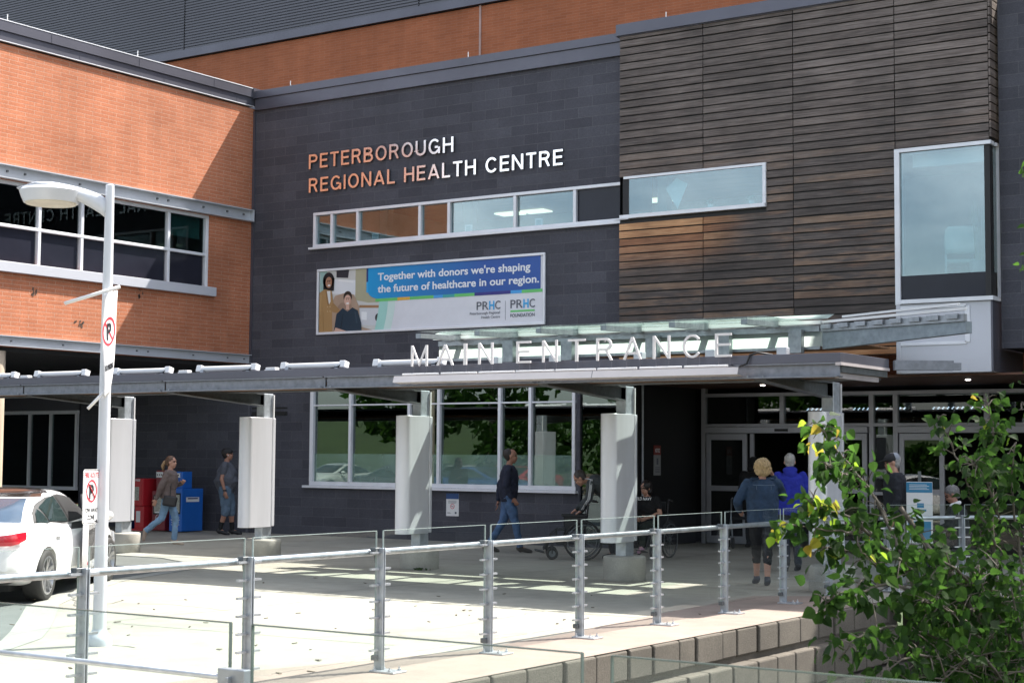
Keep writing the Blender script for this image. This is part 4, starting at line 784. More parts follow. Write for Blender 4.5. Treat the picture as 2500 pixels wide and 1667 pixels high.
for k_ in range(4): flat('printed_button', (.55, .42, .25), disc(.052+.012*(k_ % 2), .42-.07*(k_//2), .0022, .009, 8), 12.4)
flat('printed_lead', (.03, .03, .035), disc(.285, .22, .012, .06, 14), 4); flat('printed_panel', (.8, .82, .84), [(.21, .2), (.235, .19), (.235, .31), (.21, .32)], 3); flat('printed_lamp', (.85, .86, .86), [(.10, .80), (.17, .76), (.17, .79), (.10, .83)], 3); flat('printed_seam', (.30, .20, .14), [(.104, .1), (.108, .1), (.108, .42), (.104, .42)], 9.9)
# ------------------------------------------------------------------ small wall signs
ns = empty('no_smoking_sign', 'small white and blue no smoking notice on the dark wall below the window', 'notice', (-18.69, YF, .7)); x0, x1, z0, z1 = -18.84, -18.54, .49, .93
kid(MB().box(x0, x1, YF-.008, YF-.002, z0, z1).build('board', M['white']), ns); kid(MB().box(x0, x1, YF-.0105, YF-.0085, z1-.11, z1).build('header', paint('navy_ink', (.02, .07, .22), .4)), ns)
for i in range(3): kid(text(['This is a smoke-free', 'hospital and grounds', 'Thank you'][i], ((x0+x1)/2, YF-.009, z1-.145-.03*i if i < 2 else z0+.10), (1, 0, 0), (0, 0, 1), .22 if i < 2 else .1, .014, gk, 'lettering', None, 0, .001, .001, True), ns) if False else None
def ring(mb, c, ax, ay, r0, r1, n=28, th=.0015):
    c, ax, ay = map(Vector, (c, ax, ay)); nz = ax.cross(ay)*th
    a = [c+ax*r0*math.cos(2*math.pi*k/n)+ay*r0*math.sin(2*math.pi*k/n) for k in range(n)]; b = [c+ax*r1*math.cos(2*math.pi*k/n)+ay*r1*math.sin(2*math.pi*k/n) for k in range(n)]
    vs = a+b+[p+nz for p in a]+[p+nz for p in b]; fs = []
    for k in range(n): q = (k+1) % n; fs += [(2*n+k, 2*n+q, 3*n+q, 3*n+k), (n+k, n+q, 3*n+q, 3*n+k)[::-1], (k, q, 2*n+q, 2*n+k)]
    mb.add(vs, fs); return mb
mb = ring(MB(), ((x0+x1)/2, YF-.009, .68), (1, 0, 0), (0, 0, 1), .04, .05); mb.bar(((x0+x1)/2-.03, YF-.01, .71), ((x0+x1)/2+.03, YF-.01, .65), .002, .008, (0, -1, 0)); kid(mb.build('prohibition_ring', M['signred']), ns)
mb = MB(); mb.box((x0+x1)/2-.03, (x0+x1)/2+.025, YF-.0105, YF-.0085, .672, .682)
for k in range(4): mb.box(x0+.05, x1-.05-.02*(k % 2), YF-.0105, YF-.0085, .785-.016*k, .79-.016*k)
mb.box(x0+.03, x0+.12, YF-.0105, YF-.0085, .54, .546); mb.box(x0+.03, x0+.1, YF-.0105, YF-.0085, .555, .561); mb.box(x1-.09, x1-.05, YF-.0105, YF-.0085, .535, .575); kid(mb.build('printed_lines', gk), ns)
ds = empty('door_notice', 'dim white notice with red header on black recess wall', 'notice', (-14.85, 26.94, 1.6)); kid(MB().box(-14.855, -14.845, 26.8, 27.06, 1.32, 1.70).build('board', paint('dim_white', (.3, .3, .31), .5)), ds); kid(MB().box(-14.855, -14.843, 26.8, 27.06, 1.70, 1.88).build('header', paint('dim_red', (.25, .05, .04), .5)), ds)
kid(text('NOTICE', (-14.842, 26.84, 1.75), (0, 1, 0), (0, 0, 1), .18, .07, M['white'], 'lettering', None, .02, .001, .001), ds)
mb = MB(); mb.box(-14.844, -14.841, 26.9, 26.96, 1.52, 1.64)
for k in range(4): mb.box(-14.844, -14.841, 26.84, 27.02, 1.46-.03*k, 1.472-.03*k)
kid(mb.build('printed_lines', gk), ds)
# ------------------------------------------------------------------ glass railing beside the pit
XRl = -7.93
rl = empty('glass_railing', 'galvanised post railing with tall clear glass panels beside the plaza edge', 'railing', (XRl, 12, 0))
PY_ = [5.52, 7.0, 8.49, 9.96, 11.43, 12.91, 14.38, 15.87, 17.37, 18.7]; PO = [(XRl, y) for y in PY_] + [(-7.6, 19.75), (-6.95, 20.7), (-6.3, 21.5), (-5.5, 22.2)]
bolt_b = MB()
def post(p, d):
    n = Vector((d.y, -d.x, 0)); z_ = Vector((0, 0, 1)); c = Vector((p[0], p[1], 0)); mb = MB()
    mb.ob(c+d*-.012+z_*.48, d*.005, n*.04, z_*.47); mb.ob(c+d*.012+z_*.48, d*.005, n*.04, z_*.47); mb.ob(c+n*-.035+z_*.48, d*.012, n*.005, z_*.47)
    po = kid(mb.build('post', M['galv_post'], None, bevel=.002, seg=1), rl)
    kid(MB().ob(c+n*.085+z_*.012, d*.085, n*.12, z_*.007).build('base_plate', M['galv_light'], None, bevel=.002, seg=1), rl)
    mb = MB()
    for a, b in ((-.06, .0), (.06, 0), (-.06, .15), (.06, .15)): mb.lathe(c+d*a+n*b+z_*.019, [(.013, 0), (.013, .012), (.006, .014), (.006, .03)], 8)
    kid(mb.build('bolt', M['galv_light']), rl)
    mb = MB()
    for k in range(7): mb.ob(c+z_*(.17+.124*k), d*.115, n*.014, z_*.0075)
    kid(mb.build('cable_peg', M['galv_light']), rl)
    mb = MB(); mb.ob(c+d*-.03+n*-.03+z_*.93, d*.03, n*.028, z_*.022); mb.tube([c+n*-.04+z_*.80, c+n*-.055+z_*.86, c+n*-.06+z_*.9], .007, 6); mb.ob(c+d*-.03+n*-.02+z_*.11, d*.02, n*.025, z_*.02); kid(mb.build('clamp', M['galv_dark'], None, bevel=.003, seg=1), rl)
for i, p in enumerate(PO):
    a = Vector(PO[max(i-1, 0)]); b = Vector(PO[min(i+1, len(PO)-1)]); d = (b-a).normalized(); post(p, Vector((d.x, d.y, 0)))
for i, (a, b) in enumerate(zip(PO, PO[1:])):
    a, b = Vector((*a, 0)), Vector((*b, 0)); d = (b-a).normalized(); n = Vector((d.y, -d.x, 0))
    kid(MB().tube([a+d*.0-n*.062+Vector((0, 0, .915)), b-n*.062+Vector((0, 0, .915))], .026, 12, cap=False).build('handrail', M['galv_light'], None, True), rl)
    q0, q1 = a+d*.05-n*.015, b-d*.03-n*.015; q1 = b-d*.035-n*.015
    gp = MB().ob((q0+q1)/2+Vector((0, 0, .595)), (q1-q0)/2, n*.006, (0, 0, .485)).build('glass_panel', M['glass_rail']); kid(gp, rl)
    mb = MB()
    mb.ob((q0+q1)/2+Vector((0, 0, 1.0815)), (q1-q0)/2, n*.0065, (0, 0, .002)); mb.ob(q0+Vector((0, 0, .595)), d*.002, n*.0065, (0, 0, .484)); mb.ob(q1+Vector((0, 0, .595)), d*.002, n*.0065, (0, 0, .484))
    sub(mb.build('polished_edge', M['edge'] if 'edge' in M else M.setdefault('edge', paint('polished_glass_edge', (.36, .43, .41), .15, 0, .05))), gp)
# near railing on the camera's side of the pit
fr_ = empty('near_glass_railing', 'out of focus near glass railing with slim rail crossing the lower foreground', 'railing', (-3.8, 4.07, 0))
FX = [-6.7, -5.27, -3.83, -2.44, -1.0, .4]
for a, b in zip(FX, FX[1:]):
    gp = kid(MB().box(a+.05, b-.05, 4.064, 4.076, .12, 1.10).build('glass_panel', glass('near_railing_glass', (.94, .98, .972), .02, 0, (1, 1, 1), .03, (.72, .82, .78)) if 'ng' not in M else M['ng']), fr_); M['ng'] = gp.data.materials[0]
    mb = MB(); mb.box(a+.048, a+.052, 4.0635, 4.0765, .12, 1.10); mb.box(b-.052, b-.048, 4.0635, 4.0765, .12, 1.10); mb.box(a+.05, b-.05, 4.0635, 4.0765, 1.099, 1.103); sub(mb.build('polished_edge', paint('dark_glass_edge', (.10, .13, .12), .15) if 'dge' not in M else M['dge']), gp); M['dge'] = gp.children[0].data.materials[0]
for x in FX[:3]: kid(MB().box(x-.006, x+.006, 4.0, 4.05, 0, .93).box(x-.06, x+.06, 4.02, 4.055, .9, .955).build('post', M['galv'], None, bevel=.003), fr_)
kid(MB().tube([(FX[0], 4.03, .922), (FX[2]+.0, 4.03, .925)], .010, 10).build('rail', M['galv_light'], None, True), fr_)
# ------------------------------------------------------------------ lamp post with its no parking banner and tow away sign
LX, LY = -10.96, 9.86
lp = empty('lamp_post', 'tall white street lamp with flat round head standing on the plaza', 'street lamp', (LX, LY, 0))
wl = paint('lamp_white', (.60, .62, .66), .35, .1, .05)
LL = Vector((-.83, -.56, 0))
sub(MB().lathe((0, 0, 0), [(.058, .1), (.055, 1.0), (.048, 2.6), (.038, 4.03), (.028, 4.04)], 28).build('pole', wl, None, True, auto=40), lp)
sub(MB().lathe((0, 0, 0), [(.115, 0), (.115, .05), (.10, .085), (.07, .11), (.062, .14)], 32).build('base_cover', wl, None, True, auto=50), lp)
hc = Vector((0, 0, 3.87))+LL*.52
hd = MB(); hd.lathe(hc, [(.235, .0), (.262, .06), (.275, .10), (.25, .125), (.18, .135), (.05, .14)], 40); lh = sub(hd.build('lamp_head', wl, None, True, auto=45), lp)
sub(MB().lathe(hc, [(.215, -.012), (.222, .002)], 36).build('lens', paint('lamp_lens', (.62, .57, .48), .4)), lh)
arm = []
for k in range(13):
    u = k/12; c = LL*(.02+.78*u)+Vector((0, 0, 3.80+.215*math.sin(min(1, u*1.0)*math.pi*.55)**.8 - .06*max(0, u-.6)**1.2*2)); wd = .035+.20*math.sin(min(1, u)*math.pi*.5)**2*(1 if u < .75 else max(.3, (1-u)*4)); th = .16*(1-u)+.02
    s_ = Vector((.56, -.83, 0)); zz = Vector((0, 0, 1)); arm.append([c+s_*wd*math.cos(a)+zz*(th*.5*math.sin(a)+.02) for a in [2*math.pi*j/12 for j in range(12)]])
sub(MB().rings(arm).build('lamp_arm', wl, None, True), lp)
mb = MB()
for z_ in (3.02, 2.16, 2.08, 1.86): mb.lathe((0, 0, z_), [(.054, 0), (.056, .0), (.056, .018), (.054, .018)], 24); mb.ob((.06, .04, z_+.009), (.018, 0, 0), (0, .018, 0), (0, 0, .012))
sub(mb.build('strap_band', M['galv']), lp)
text('5', Vector((LX, LY, 1.40))+Vector((.93, -.37, 0))*.056-Vector((.37, .93, 0))*.028, (.37, .93, 0), (0, 0, 1), .055, .095, M['red'], 'number_sticker', lp, .03, .002, .002); st = lp.children[-1]; st.location = -lp.location
bnr = empty('pole_banner', 'narrow white no parking banner twisted between two rods on the lamp post', 'banner', (LX, LY, 0))
mb = MB(); mb.tube([LL*.33+Vector((.05, -.1, 2.97)), LL*-.15+Vector((.05, -.1, 3.12))], .016, 10); mb.tube([LL*.12+Vector((.05, -.08, 2.05)), LL*-.02+Vector((.05, -.08, 2.2))], .014, 10); sub(mb.build('rod', M['white'], None, True), bnr)
u_ = Vector((-.28, .95, 0)).normalized()
def bpt(s, v):     # cloth: s across 0..1, v up 0..1
    a = -.25*math.sin(v*2.2+.2); d = Vector((u_.x*math.cos(a)-u_.y*math.sin(a), u_.x*math.sin(a)+u_.y*math.cos(a), 0))
    wid = .17*(.5+.5*min(1, v*1.7)); return Vector((.075, -.06, 2.14+.91*v+.05*s))+d*(s-.35)*wid+Vector((.012*math.sin(v*7), 0, 0))
mb = MB(); nv = 24; grid = [[bpt(s/6, v/nv) for s in range(7)] for v in range(nv+1)]; mb.rings(grid, 0, False, False)
cl = sub(mb.build('cloth', paint('banner_white', (.72, .72, .73), .7, 0, .04), None, True), bnr); cl.modifiers.new('t', 'SOLIDIFY').thickness = .004
nrm = u_.cross(Vector((0, 0, 1)))
def onb(s, v, l=.006): p = bpt(s, v); t_ = (bpt(s+.05, v)-bpt(s-.05, v)).normalized(); return p+t_.cross(Vector((0, 0, 1)))*l
mb = MB(); N = 40; rin = [onb(.5+.36*math.cos(2*math.pi*k/N), .62+.115*math.sin(2*math.pi*k/N)) for k in range(N)]; rou = [onb(.5+.45*math.cos(2*math.pi*k/N), .62+.14*math.sin(2*math.pi*k/N)) for k in range(N)]; mb.rings([rin, rou], 0, False)
sl_ = [(.5-.30+.6*k/8, .62+.10-.2*k/8) for k in range(9)]; mb.rings([[onb(a-.05, b) for a, b in sl_], [onb(a+.05, b) for a, b in sl_]], 0, False, False)
sub(mb.build('prohibition_ring', M['signred']), bnr)
def cloth_text(s, s0, v0, ws, hv, off, name):
    me = text_mesh(s, off, 1.); x0, x1, y0, y1 = bbox(me)
    for v in me.vertices: v.co = onb(s0+(v.co.x-x0)/(x1-x0)*ws, v0+v.co.y/bbox_cap*hv, .007 if v.co.z > 0 else .005)
    me.materials.clear(); link(name, me, M['printblack'], bnr)
cloth_text('P', .36, .545, .3, .15, .03, 'lettering'); cloth_text('NO PARKING', .12, .25, .8, .055, .01, 'lettering')
tw = empty('tow_away_sign', 'small FIRE ROUTE tow away sign strapped low on the lamp post', 'sign', (-10.90, 9.68, 1.29), R(22)); sx, sy, sz = .003, .155, .235
AX, AY, O_ = (0, 1, 0), (0, 0, 1), Vector((0, 0, 0))
SQ = [(-sy, -sz+.02), (-sy+.02, -sz), (sy-.02, -sz), (sy, -sz+.02), (sy, sz-.02), (sy-.02, sz), (-sy+.02, sz), (-sy, sz-.02)]
sub(MB().prism(SQ, AX, AY, (-.003, 0, 0), .003).build('plate', M['white']), tw)
mb = MB(); i_, o_ = [(y*.93, z*.955) for y, z in SQ], [(y*.965, z*.978) for y, z in SQ]; mb.rings([[Vector((.0012, y, z)) for y, z in i_], [Vector((.0012, y, z)) for y, z in o_]], 0, False); sub(mb.build('border_line', M['printblack']), tw)
def stx(s, y, z, wd, h, m, off=.01): o = text(s, (0.0, y, z), AX, AY, wd, h, m, 'lettering', tw, off, .001, .0012, True)
stx('FIRE ROUTE', 0, .165, .26, .042, M['signred'], .012); stx('P', 0, -.015, .09, .115, M['printblack'], .035); stx('TOW AWAY', 0, -.135, .25, .038, M['printblack'], .012); stx('ZONE', 0, -.195, .14, .038, M['printblack'], .012)
sub(ring(MB(), (.0025, 0, .05), AX, AY, .082, .098).build('prohibition_ring', M['signred']), tw); mb = MB(); mb.bar((.0045, -.062, .112), (.0045, .062, -.012), .003, .014, (1, 0, 0)); sub(mb.build('prohibition_slash', M['signred']), tw)
sub(MB().prism([(.07, -.218), (.07, -.206), (.1, -.206), (.1, -.195), (.125, -.212), (.1, -.229), (.1, -.218)], AX, AY, (.0012, 0, 0), .001).build('arrow', M['printblack']), tw)
sub(MB().box(-.05, -.003, -.012, .1, .19, .2).box(-.05, -.003, -.012, .1, -.205, -.195).build('strap', M['galv_dark']), tw)
# ------------------------------------------------------------------ newspaper boxes under the wing
nb_b, nb_r, nb_m, nb_d = paint('box_blue', (.015, .13, .50), .4, 0, .08), paint('box_red', (.50, .02, .03), .4, 0, .08), paint('box_maroon', (.20, .015, .025), .4, 0, .08), paint('box_navy', (.012, .03, .16), .4, 0, .08)
paper = paint('newsprint', (.42, .42, .36), .7, 0, .4, 30)
def newsbox(name, label, x0, x1, h, mat, coin, yf=24.78, dp=.46, slim=False):
    o = empty(name, label, 'newspaper box', ((x0+x1)/2, yf, 0), 0, 'newspaper boxes by the dark wall'); w2 = (x1-x0)/2
    if slim:
        sub(MB().box(-w2, w2, 0, dp, h*.47, h).build('body', mat, None, bevel=.02), o); sub(MB().box(-w2*.7, w2, .04, dp-.02, .04, h*.47).build('pedestal', mat, None, bevel=.01), o); sub(MB().box(-w2*.95, w2*1.02, .0, dp, 0, .04).build('base', mat), o)
        sub(MB().box(-w2*.78, w2*.78, -.008, 0, h*.5, h*.9).build('door', mat, None, bevel=.004), o); sub(MB().box(-w2*.45, w2*.35, -.012, -.008, h*.58, h*.84).build('paper', paper), o); sub(MB().box(-w2*.4, w2*.35, .034, .04, .18, .42).build('notice', M['white']), o)
        text('FREE', (0, -.002, h*.945), (1, 0, 0), (0, 0, 1), w2*.9, .045, M['white'], 'lettering', o, .02, .002, .001, True, .2)
        return o
    sub(MB().box(-w2, w2, 0, dp, .02, h).build('body', mat, None, bevel=.012), o)
    if coin: 
        c = sub(MB().box(-w2*.85, w2*.6 if coin > .3 else -w2*.1, .08, .36, h, h+coin).build('coin_box', mat, None, bevel=.012), o); q = MB().box(-w2*.78, w2*.2 if coin > .3 else -w2*.15, .066, .08, h+coin*.65, h+coin*.92).build('coin_plate', M['white']); sub(q, c); mb = MB()
        for k in range(3): mb.lathe((-w2*.6+w2*.3*k, .064, h+coin*.75), [(.012, 0), (.012, .03)], 8)
        sub(mb.build('coin_slot', M['black']), c); sub(MB().box(-w2*.55, -w2*.05, .05, .08, h+.03, h+coin*.55).build('handle', mat, None, bevel=.006), c)
    sub(MB().box(-w2*.75, w2*.78, -.008, 0, h*.42, h*.90).build('window_frame', M['black']), o); sub(MB().box(-w2*.62, w2*.66, -.012, -.008, h*.46, h*.86).build('paper', paper), o)
    return o
bbx = newsbox('newspaper_box', 'large bright blue newspaper box with coin head, right end of the row', -25.43, -25.06, .92, nb_b, .36, 24.74, .62)
text('For convenient', (0, -.002, .30), (1, 0, 0), (0, 0, 1), .24, .028, M['white'], 'lettering', bbx, .02, .002, .001, True); text('home delivery call:', (0, -.002, .25), (1, 0, 0), (0, 0, 1), .26, .028, M['white'], 'lettering', bbx, .02, .002, .001, True); text('416-367-4500', (0, -.002, .20), (1, 0, 0), (0, 0, 1), .22, .028, M['white'], 'lettering', bbx, .02, .002, .001, True); text('1-800-268-9213', (0, -.002, .15), (1, 0, 0), (0, 0, 1), .24, .028, M['white'], 'lettering', bbx, .02, .002, .001, True)
sub(MB().box(.185, .19, .12, .5, .64, .74).build('side_sticker', M['white']), bbx); sub(MB().box(.19, .193, .16, .46, .70, .725).build('side_print', nb_d), bbx); sub(MB().box(-.12, .08, -.014, -.008, .35, .39).build('label', M['white']), bbx)
newsbox('newspaper_box', 'slim bright red free paper box on a pedestal, left of the maroon one', -26.55, -26.22, 1.12, nb_r, 0, 24.72, .46, True)
mrb = newsbox('newspaper_box', 'maroon newspaper box with round white emblem, behind the walking woman', -26.02, -25.62, .86, nb_m, .44, 24.8, .45)
sub(ring(MB(), (.02, -.004, .26), (1, 0, 0), (0, 0, 1), .098, .108).build('emblem_ring', M['white']), mrb); text('SUN', (.02, -.004, .235), (1, 0, 0), (0, 0, 1), .15, .055, M['white'], 'lettering', mrb, .04, .002, .001, True)
sub(MB().box(-.09, .13, -.014, -.012, .39, .42).build('label', M['white']), mrb)
nvb = newsbox('newspaper_box', 'dark navy newspaper box half hidden by the leftmost silver pillar', -26.98, -26.66, 1.08, nb_d, 0, 24.72, .4)
# ------------------------------------------------------------------ car
def superring(cx0, cx1, hw, z, n=72, p=3.2):
    cx, hl = (cx0+cx1)/2, (cx1-cx0)/2; out = []
    for k in range(n):
        a = 2*math.pi*k/n; c, s = math.cos(a), math.sin(a); out.append((cx+hl*math.copysign(abs(c)**(2/p), c), hw*math.copysign(abs(s)**(2/p), s), z))
    return out
def inpoly(x, y, P):
    r = False; j = len(P)-1
    for i in range(len(P)):
        if (P[i][1] > y) != (P[j][1] > y) and x < (P[j][0]-P[i][0])*(y-P[i][1])/(P[j][1]-P[i][1])+P[i][0]: r = not r
        j = i
    return r
GLASSC = None
def lerp_tab(tab, x):
    if x <= tab[0][0]: return tab[0][1:]
    for a, b in zip(tab, tab[1:]):
        if x <= b[0]:
            t_ = (x-a[0])/(b[0]-a[0]); t_ = t_*t_*(3-2*t_)*.5+t_*.5; return tuple(p+(q-p)*t_ for p, q in zip(a[1:], b[1:]))
    return tab[-1][1:]
#        x     halfwidth zbot  ztop(shoulder) zcentre
STN = [(-2.36, .62, .42, .80, .84), (-2.30, .74, .34, .93, .955), (-2.15, .83, .27, .965, .99), (-1.8, .895, .22, .97, 1.0), (-1.3, .925, .19, .955, 1.0), (-.6, .93, .18, .935, .99), (.3, .93, .18, .915, .97), (1.0, .925, .18, .90, .96), (1.5, .90, .20, .86, .93), (1.95, .84, .24, .76, .82), (2.25, .72, .30, .66, .70), (2.40, .50, .40, .56, .58)]
def body_grid(nx=110, ny=26):
    rows = []
    for i in range(nx+1):
        x = -2.36+4.76*i/nx; hw, zb, zs, zc = lerp_tab(STN, x); row = []
        prof = [(0, zb), (hw*.80, zb), (hw*.93, zb+.04), (hw*.975, zb+.12), (hw*.985, .42), (hw*1.0, .58), (hw*.985, .72), (hw*.965, zs-.10), (hw*.93, zs-.03), (hw*.87, zs+.005), (hw*.75, zs+(zc-zs)*.5), (hw*.4, zc), (0, zc)]
        if zs < .8: prof = [(y, z if z < zs-.02 else min(z, zc)) for y, z in prof]
        L = [0]; 
        for a, b in zip(prof, prof[1:]): L.append(L[-1]+math.hypot(b[0]-a[0], b[1]-a[1]))
        for k in range(ny+1):
            d = L[-1]*k/ny; j = max(q for q in range(len(L)) if L[q] <= d+1e-9); j = min(j, len(prof)-2); t_ = (d-L[j])/max(1e-6, L[j+1]-L[j]); row.append((x, prof[j][0]+(prof[j+1][0]-prof[j][0])*t_, prof[j][1]+(prof[j+1][1]-prof[j][1])*t_))
        rows.append([(x_, -y_, z_) for x_, y_, z_ in row]+[(x_, y_, z_) for x_, y_, z_ in row[-2:0:-1]])
    return rows
def split_mats(mb, classes, names, mats, parent, smooth=True):
    for ci, nm in enumerate(names):
        q = MB(); mp = {}
        for f, m in zip(mb.f, mb.m):
            if m != ci: continue
            g = []
            for i in f:
                if i not in mp: mp[i] = len(q.v); q.v.append(mb.v[i])
                g.append(mp[i])
            q.f.append(tuple(g)); q.m.append(0)
        if q.f: yield ci, q
def make_car(name, label, paintmat, roofmat, door_open=True, group=None):
    car = empty(name, label, 'car', group=group)
    rows = body_grid(); mb = MB(); mb.rings(rows)
    for i, f in enumerate(mb.f):
        if len(f) > 4: continue
        c = [sum(mb.v[k][a] for k in f)/len(f) for a in range(3)]
        if False: pass
        elif c[0] > 1.75 and abs(c[1]) > .42 and .60 < c[2] < .70: mb.m[i] = 2
        elif (c[0] < -2.1 and c[2] < .36) or c[2] < .215: mb.m[i] = 3
        elif c[0] > 2.2 and abs(c[1]) < .45 and .4 < c[2] < .6: mb.m[i] = 3
    bodyo = None
    nm = ['body', 'tail_light', 'headlight', 'lower_trim']; mm = [paintmat, M['taillight'], M['headlight'], M['black']]
    # wheel arches are cut from the whole shell before it is separated
    me = mb.mesh('shell', True)
    for m in mm: me.materials.append(m)
    o = bpy.data.objects.new('shell', me); COL.objects.link(o)
    cut = MB()
    for x in (-1.40, 1.42):
        for s in (-1, 1): cut.tube([(x, s*.62, .315), (x, s*1.1, .315)], .365, 40)
    co = bpy.data.objects.new('cut', cut.mesh('cut')); COL.objects.link(co)
    b = o.modifiers.new('b', 'BOOLEAN'); b.object = co; b.operation = 'DIFFERENCE'; b.solver = 'EXACT'
    r = evaluated(o); bpy.data.objects.remove(o); bpy.data.objects.remove(co)
    for ci in range(4):
        bm = bmesh.new(); bm.from_mesh(r); bmesh.ops.delete(bm, geom=[f for f in bm.faces if f.material_index != ci], context='FACES')
        if ci in (1, 2):
            for s in (-1, 1):
                b2 = bm.copy(); bmesh.ops.delete(b2, geom=[f for f in b2.faces if f.calc_center_median().y*s < 0], context='FACES')
                for v in b2.verts: v.co.y *= 1.0
                m2 = bpy.data.meshes.new(nm[ci]); 
                for f in b2.faces: f.material_index = 0
                b2.to_mesh(m2); b2.free(); link(nm[ci], m2, mm[ci], car)
        else:
            m2 = bpy.data.meshes.new(nm[ci])
            for f in bm.faces: f.material_index = 0; f.smooth = True
            bm.to_mesh(m2); q = link(nm[ci], m2, mm[ci], car); q.data.set_sharp_from_angle(angle=R(50))
        bm.free()
    # cabin
    prof = [(.93, -1.92, 1.32, .835), (.97, -1.84, 1.24, .825), (1.05, -1.66, 1.02, .79), (1.13, -1.44, .80, .755), (1.21, -1.20, .58, .715), (1.28, -.96, .38, .675), (1.325, -.76, .22, .63), (1.352, -.60, .08, .565), (1.372, -.45, -.05, .44), (1.385, -.3, -.15, .25), (1.39, -.25, -.2, .06)]
    rg = []
    for a, b in zip(prof, prof[1:]):
        for k in range(5): t_ = k/5; rg.append(superring(*[a[j]+(b[j]-a[j])*t_ for j in (1, 2, 3)], a[0]+(b[0]-a[0])*t_, 160, 4.4))
    rg.append(superring(*prof[-1][1:], prof[-1][0], 160, 4.4)); mb = MB(); mb.rings(rg, 0, True)
    side = [(-1.40, .985), (-1.22, 1.13), (-.98, 1.235), (-.62, 1.305), (-.1, 1.325), (.28, 1.25), (.78, 1.03), (.80, .965), (-.5, .955), (-1.15, .962)]
    for i, f in enumerate(mb.f):
        if len(f) > 4: mb.m[i] = 4; continue
        P = [Vector(mb.v[k]) for k in f]; c = sum(P, Vector())/len(P); n = (P[1]-P[0]).cross(P[2]-P[0]).normalized()
        ay = abs(n.y)
        if False: pass
        elif c.x > .2 and ay < .5 and .96 < c.z < 1.31: mb.m[i] = 3
        elif c.z > 1.325 and abs(c.y) < .50 and c.x < .1: mb.m[i] = 4
        elif c.z > 1.28 and ay < .35 and c.x < -.4: mb.m[i] = 4
    nm = ['pillar_shell', 'side_window', 'rear_window', 'windscreen', 'roof', 'window_trim']; mm = [paintmat, M['carglass'], M['carglass_rear'], M['carglass'], roofmat, M['black']]
    for ci, q in split_mats(mb, None, nm, mm, car): 
        if ci == 1:
            for s in (-1, 1):
                h = MB(); h.v = q.v; h.f = [f for f in q.f if q.v[f[0]][1]*s > 0]; h.m = [0]*len(h.f)
                bm_ = h.build(nm[ci], mm[ci], car, True)
        else: q.build(nm[ci], mm[ci], car, True, auto=50)
    # glass and tail lights laid 4 mm proud of the shell
    def shell(z):
        for a, b in zip(prof, prof[1:]):
            if a[0] <= z <= b[0]: t_ = (z-a[0])/(b[0]-a[0]); return [a[q]+(b[q]-a[q])*t_ for q in (1, 2, 3)]
        return prof[-1][1:]
    PW_ = 4.4
    def ysurf(x, z): x0, x1, hw = shell(z); u = min(.999, abs((x-(x0+x1)/2)/((x1-x0)/2))); return hw*(1-u**PW_)**(1/PW_)
    def xrear(y, z): x0, x1, hw = shell(z); u = min(.999, abs(y/hw)); return (x0+x1)/2-(x1-x0)/2*(1-u**PW_)**(1/PW_)
    def xrange(P, z):
        xs = []
        for a, b in zip(P, P[1:]+P[:1]):
            if (a[1]-z)*(b[1]-z) < 0: xs.append(a[0]+(b[0]-a[0])*(z-a[1])/(b[1]-a[1]))
        return (min(xs), max(xs)) if len(xs) > 1 else None
    def sidewin(P, s, nm, mat, d):
        zs = sorted(p[1] for p in P); z0, z1 = zs[0]+.001, zs[-1]-.001; rows = []
        for k in range(13):
            z = z0+(z1-z0)*k/12; r_ = xrange(P, z)
            if r_: rows.append([(r_[0]+(r_[1]-r_[0])*q/16, s*(ysurf(r_[0]+(r_[1]-r_[0])*q/16, z)+d), z) for q in range(17)])
        q = MB(); q.rings(rows, 0, False, False); return q.build(nm, mat, car, True)
    trim = [(-1.50, .965), (-1.34, 1.09), (-1.08, 1.20), (-.70, 1.285), (-.25, 1.305), (.12, 1.265), (.55, 1.09), (.82, .965), (.80, .945), (-.5, .94), (-1.2, .945)]
    for s in (-1, 1):
        sidewin(trim, s, 'window_trim', M['black'], .007)
        sidewin([(-1.44, .972), (-1.30, 1.085), (-1.18, 1.14), (-1.10, .96)], s, 'quarter_window', M['carglass_side'], .013)
        sidewin([(-1.06, .96), (-1.13, 1.155), (-.72, 1.268), (-.50, 1.285), (-.36, .955)], s, 'side_window', M['carglass_side'], .013)
        sidewin([(-.28, .955), (-.42, 1.285), (-.2, 1.285), (.10, 1.245), (.52, 1.075), (.76, .965)], s, 'side_window', M['carglass_side'] if s > 0 or not door_open else M['black'], .013)
        pl_ = [(-2.385, .22, .765, .80), (-2.38, .45, .75, .82), (-2.36, .62, .735, .85), (-2.30, .755, .735, .872), (-2.22, .815, .755, .885), (-2.10, .862, .80, .895)]
        q = MB(); q.rings([[(x-.012, s*(y+.006), z) for x, y, z, _ in pl_], [(x-.016, s*(y+.012), (z+z2)/2) for x, y, z, z2 in pl_], [(x-.010, s*(y+.004), z2) for x, y, _, z2 in pl_]], 0, False, False); q.build('tail_light', M['taillight'], car, True)
    q = MB(); q.rings([[(xrear(y, z)-.014, y, z) for y in [hw_*(k/9-1) for k in range(19)]] for z, hw_ in ((.965, .66), (1.0, .66), (1.06, .63), (1.13, .59), (1.2, .55), (1.265, .51))], 0, False, False); q.build('rear_window', M['carglass_rear'], car, True)
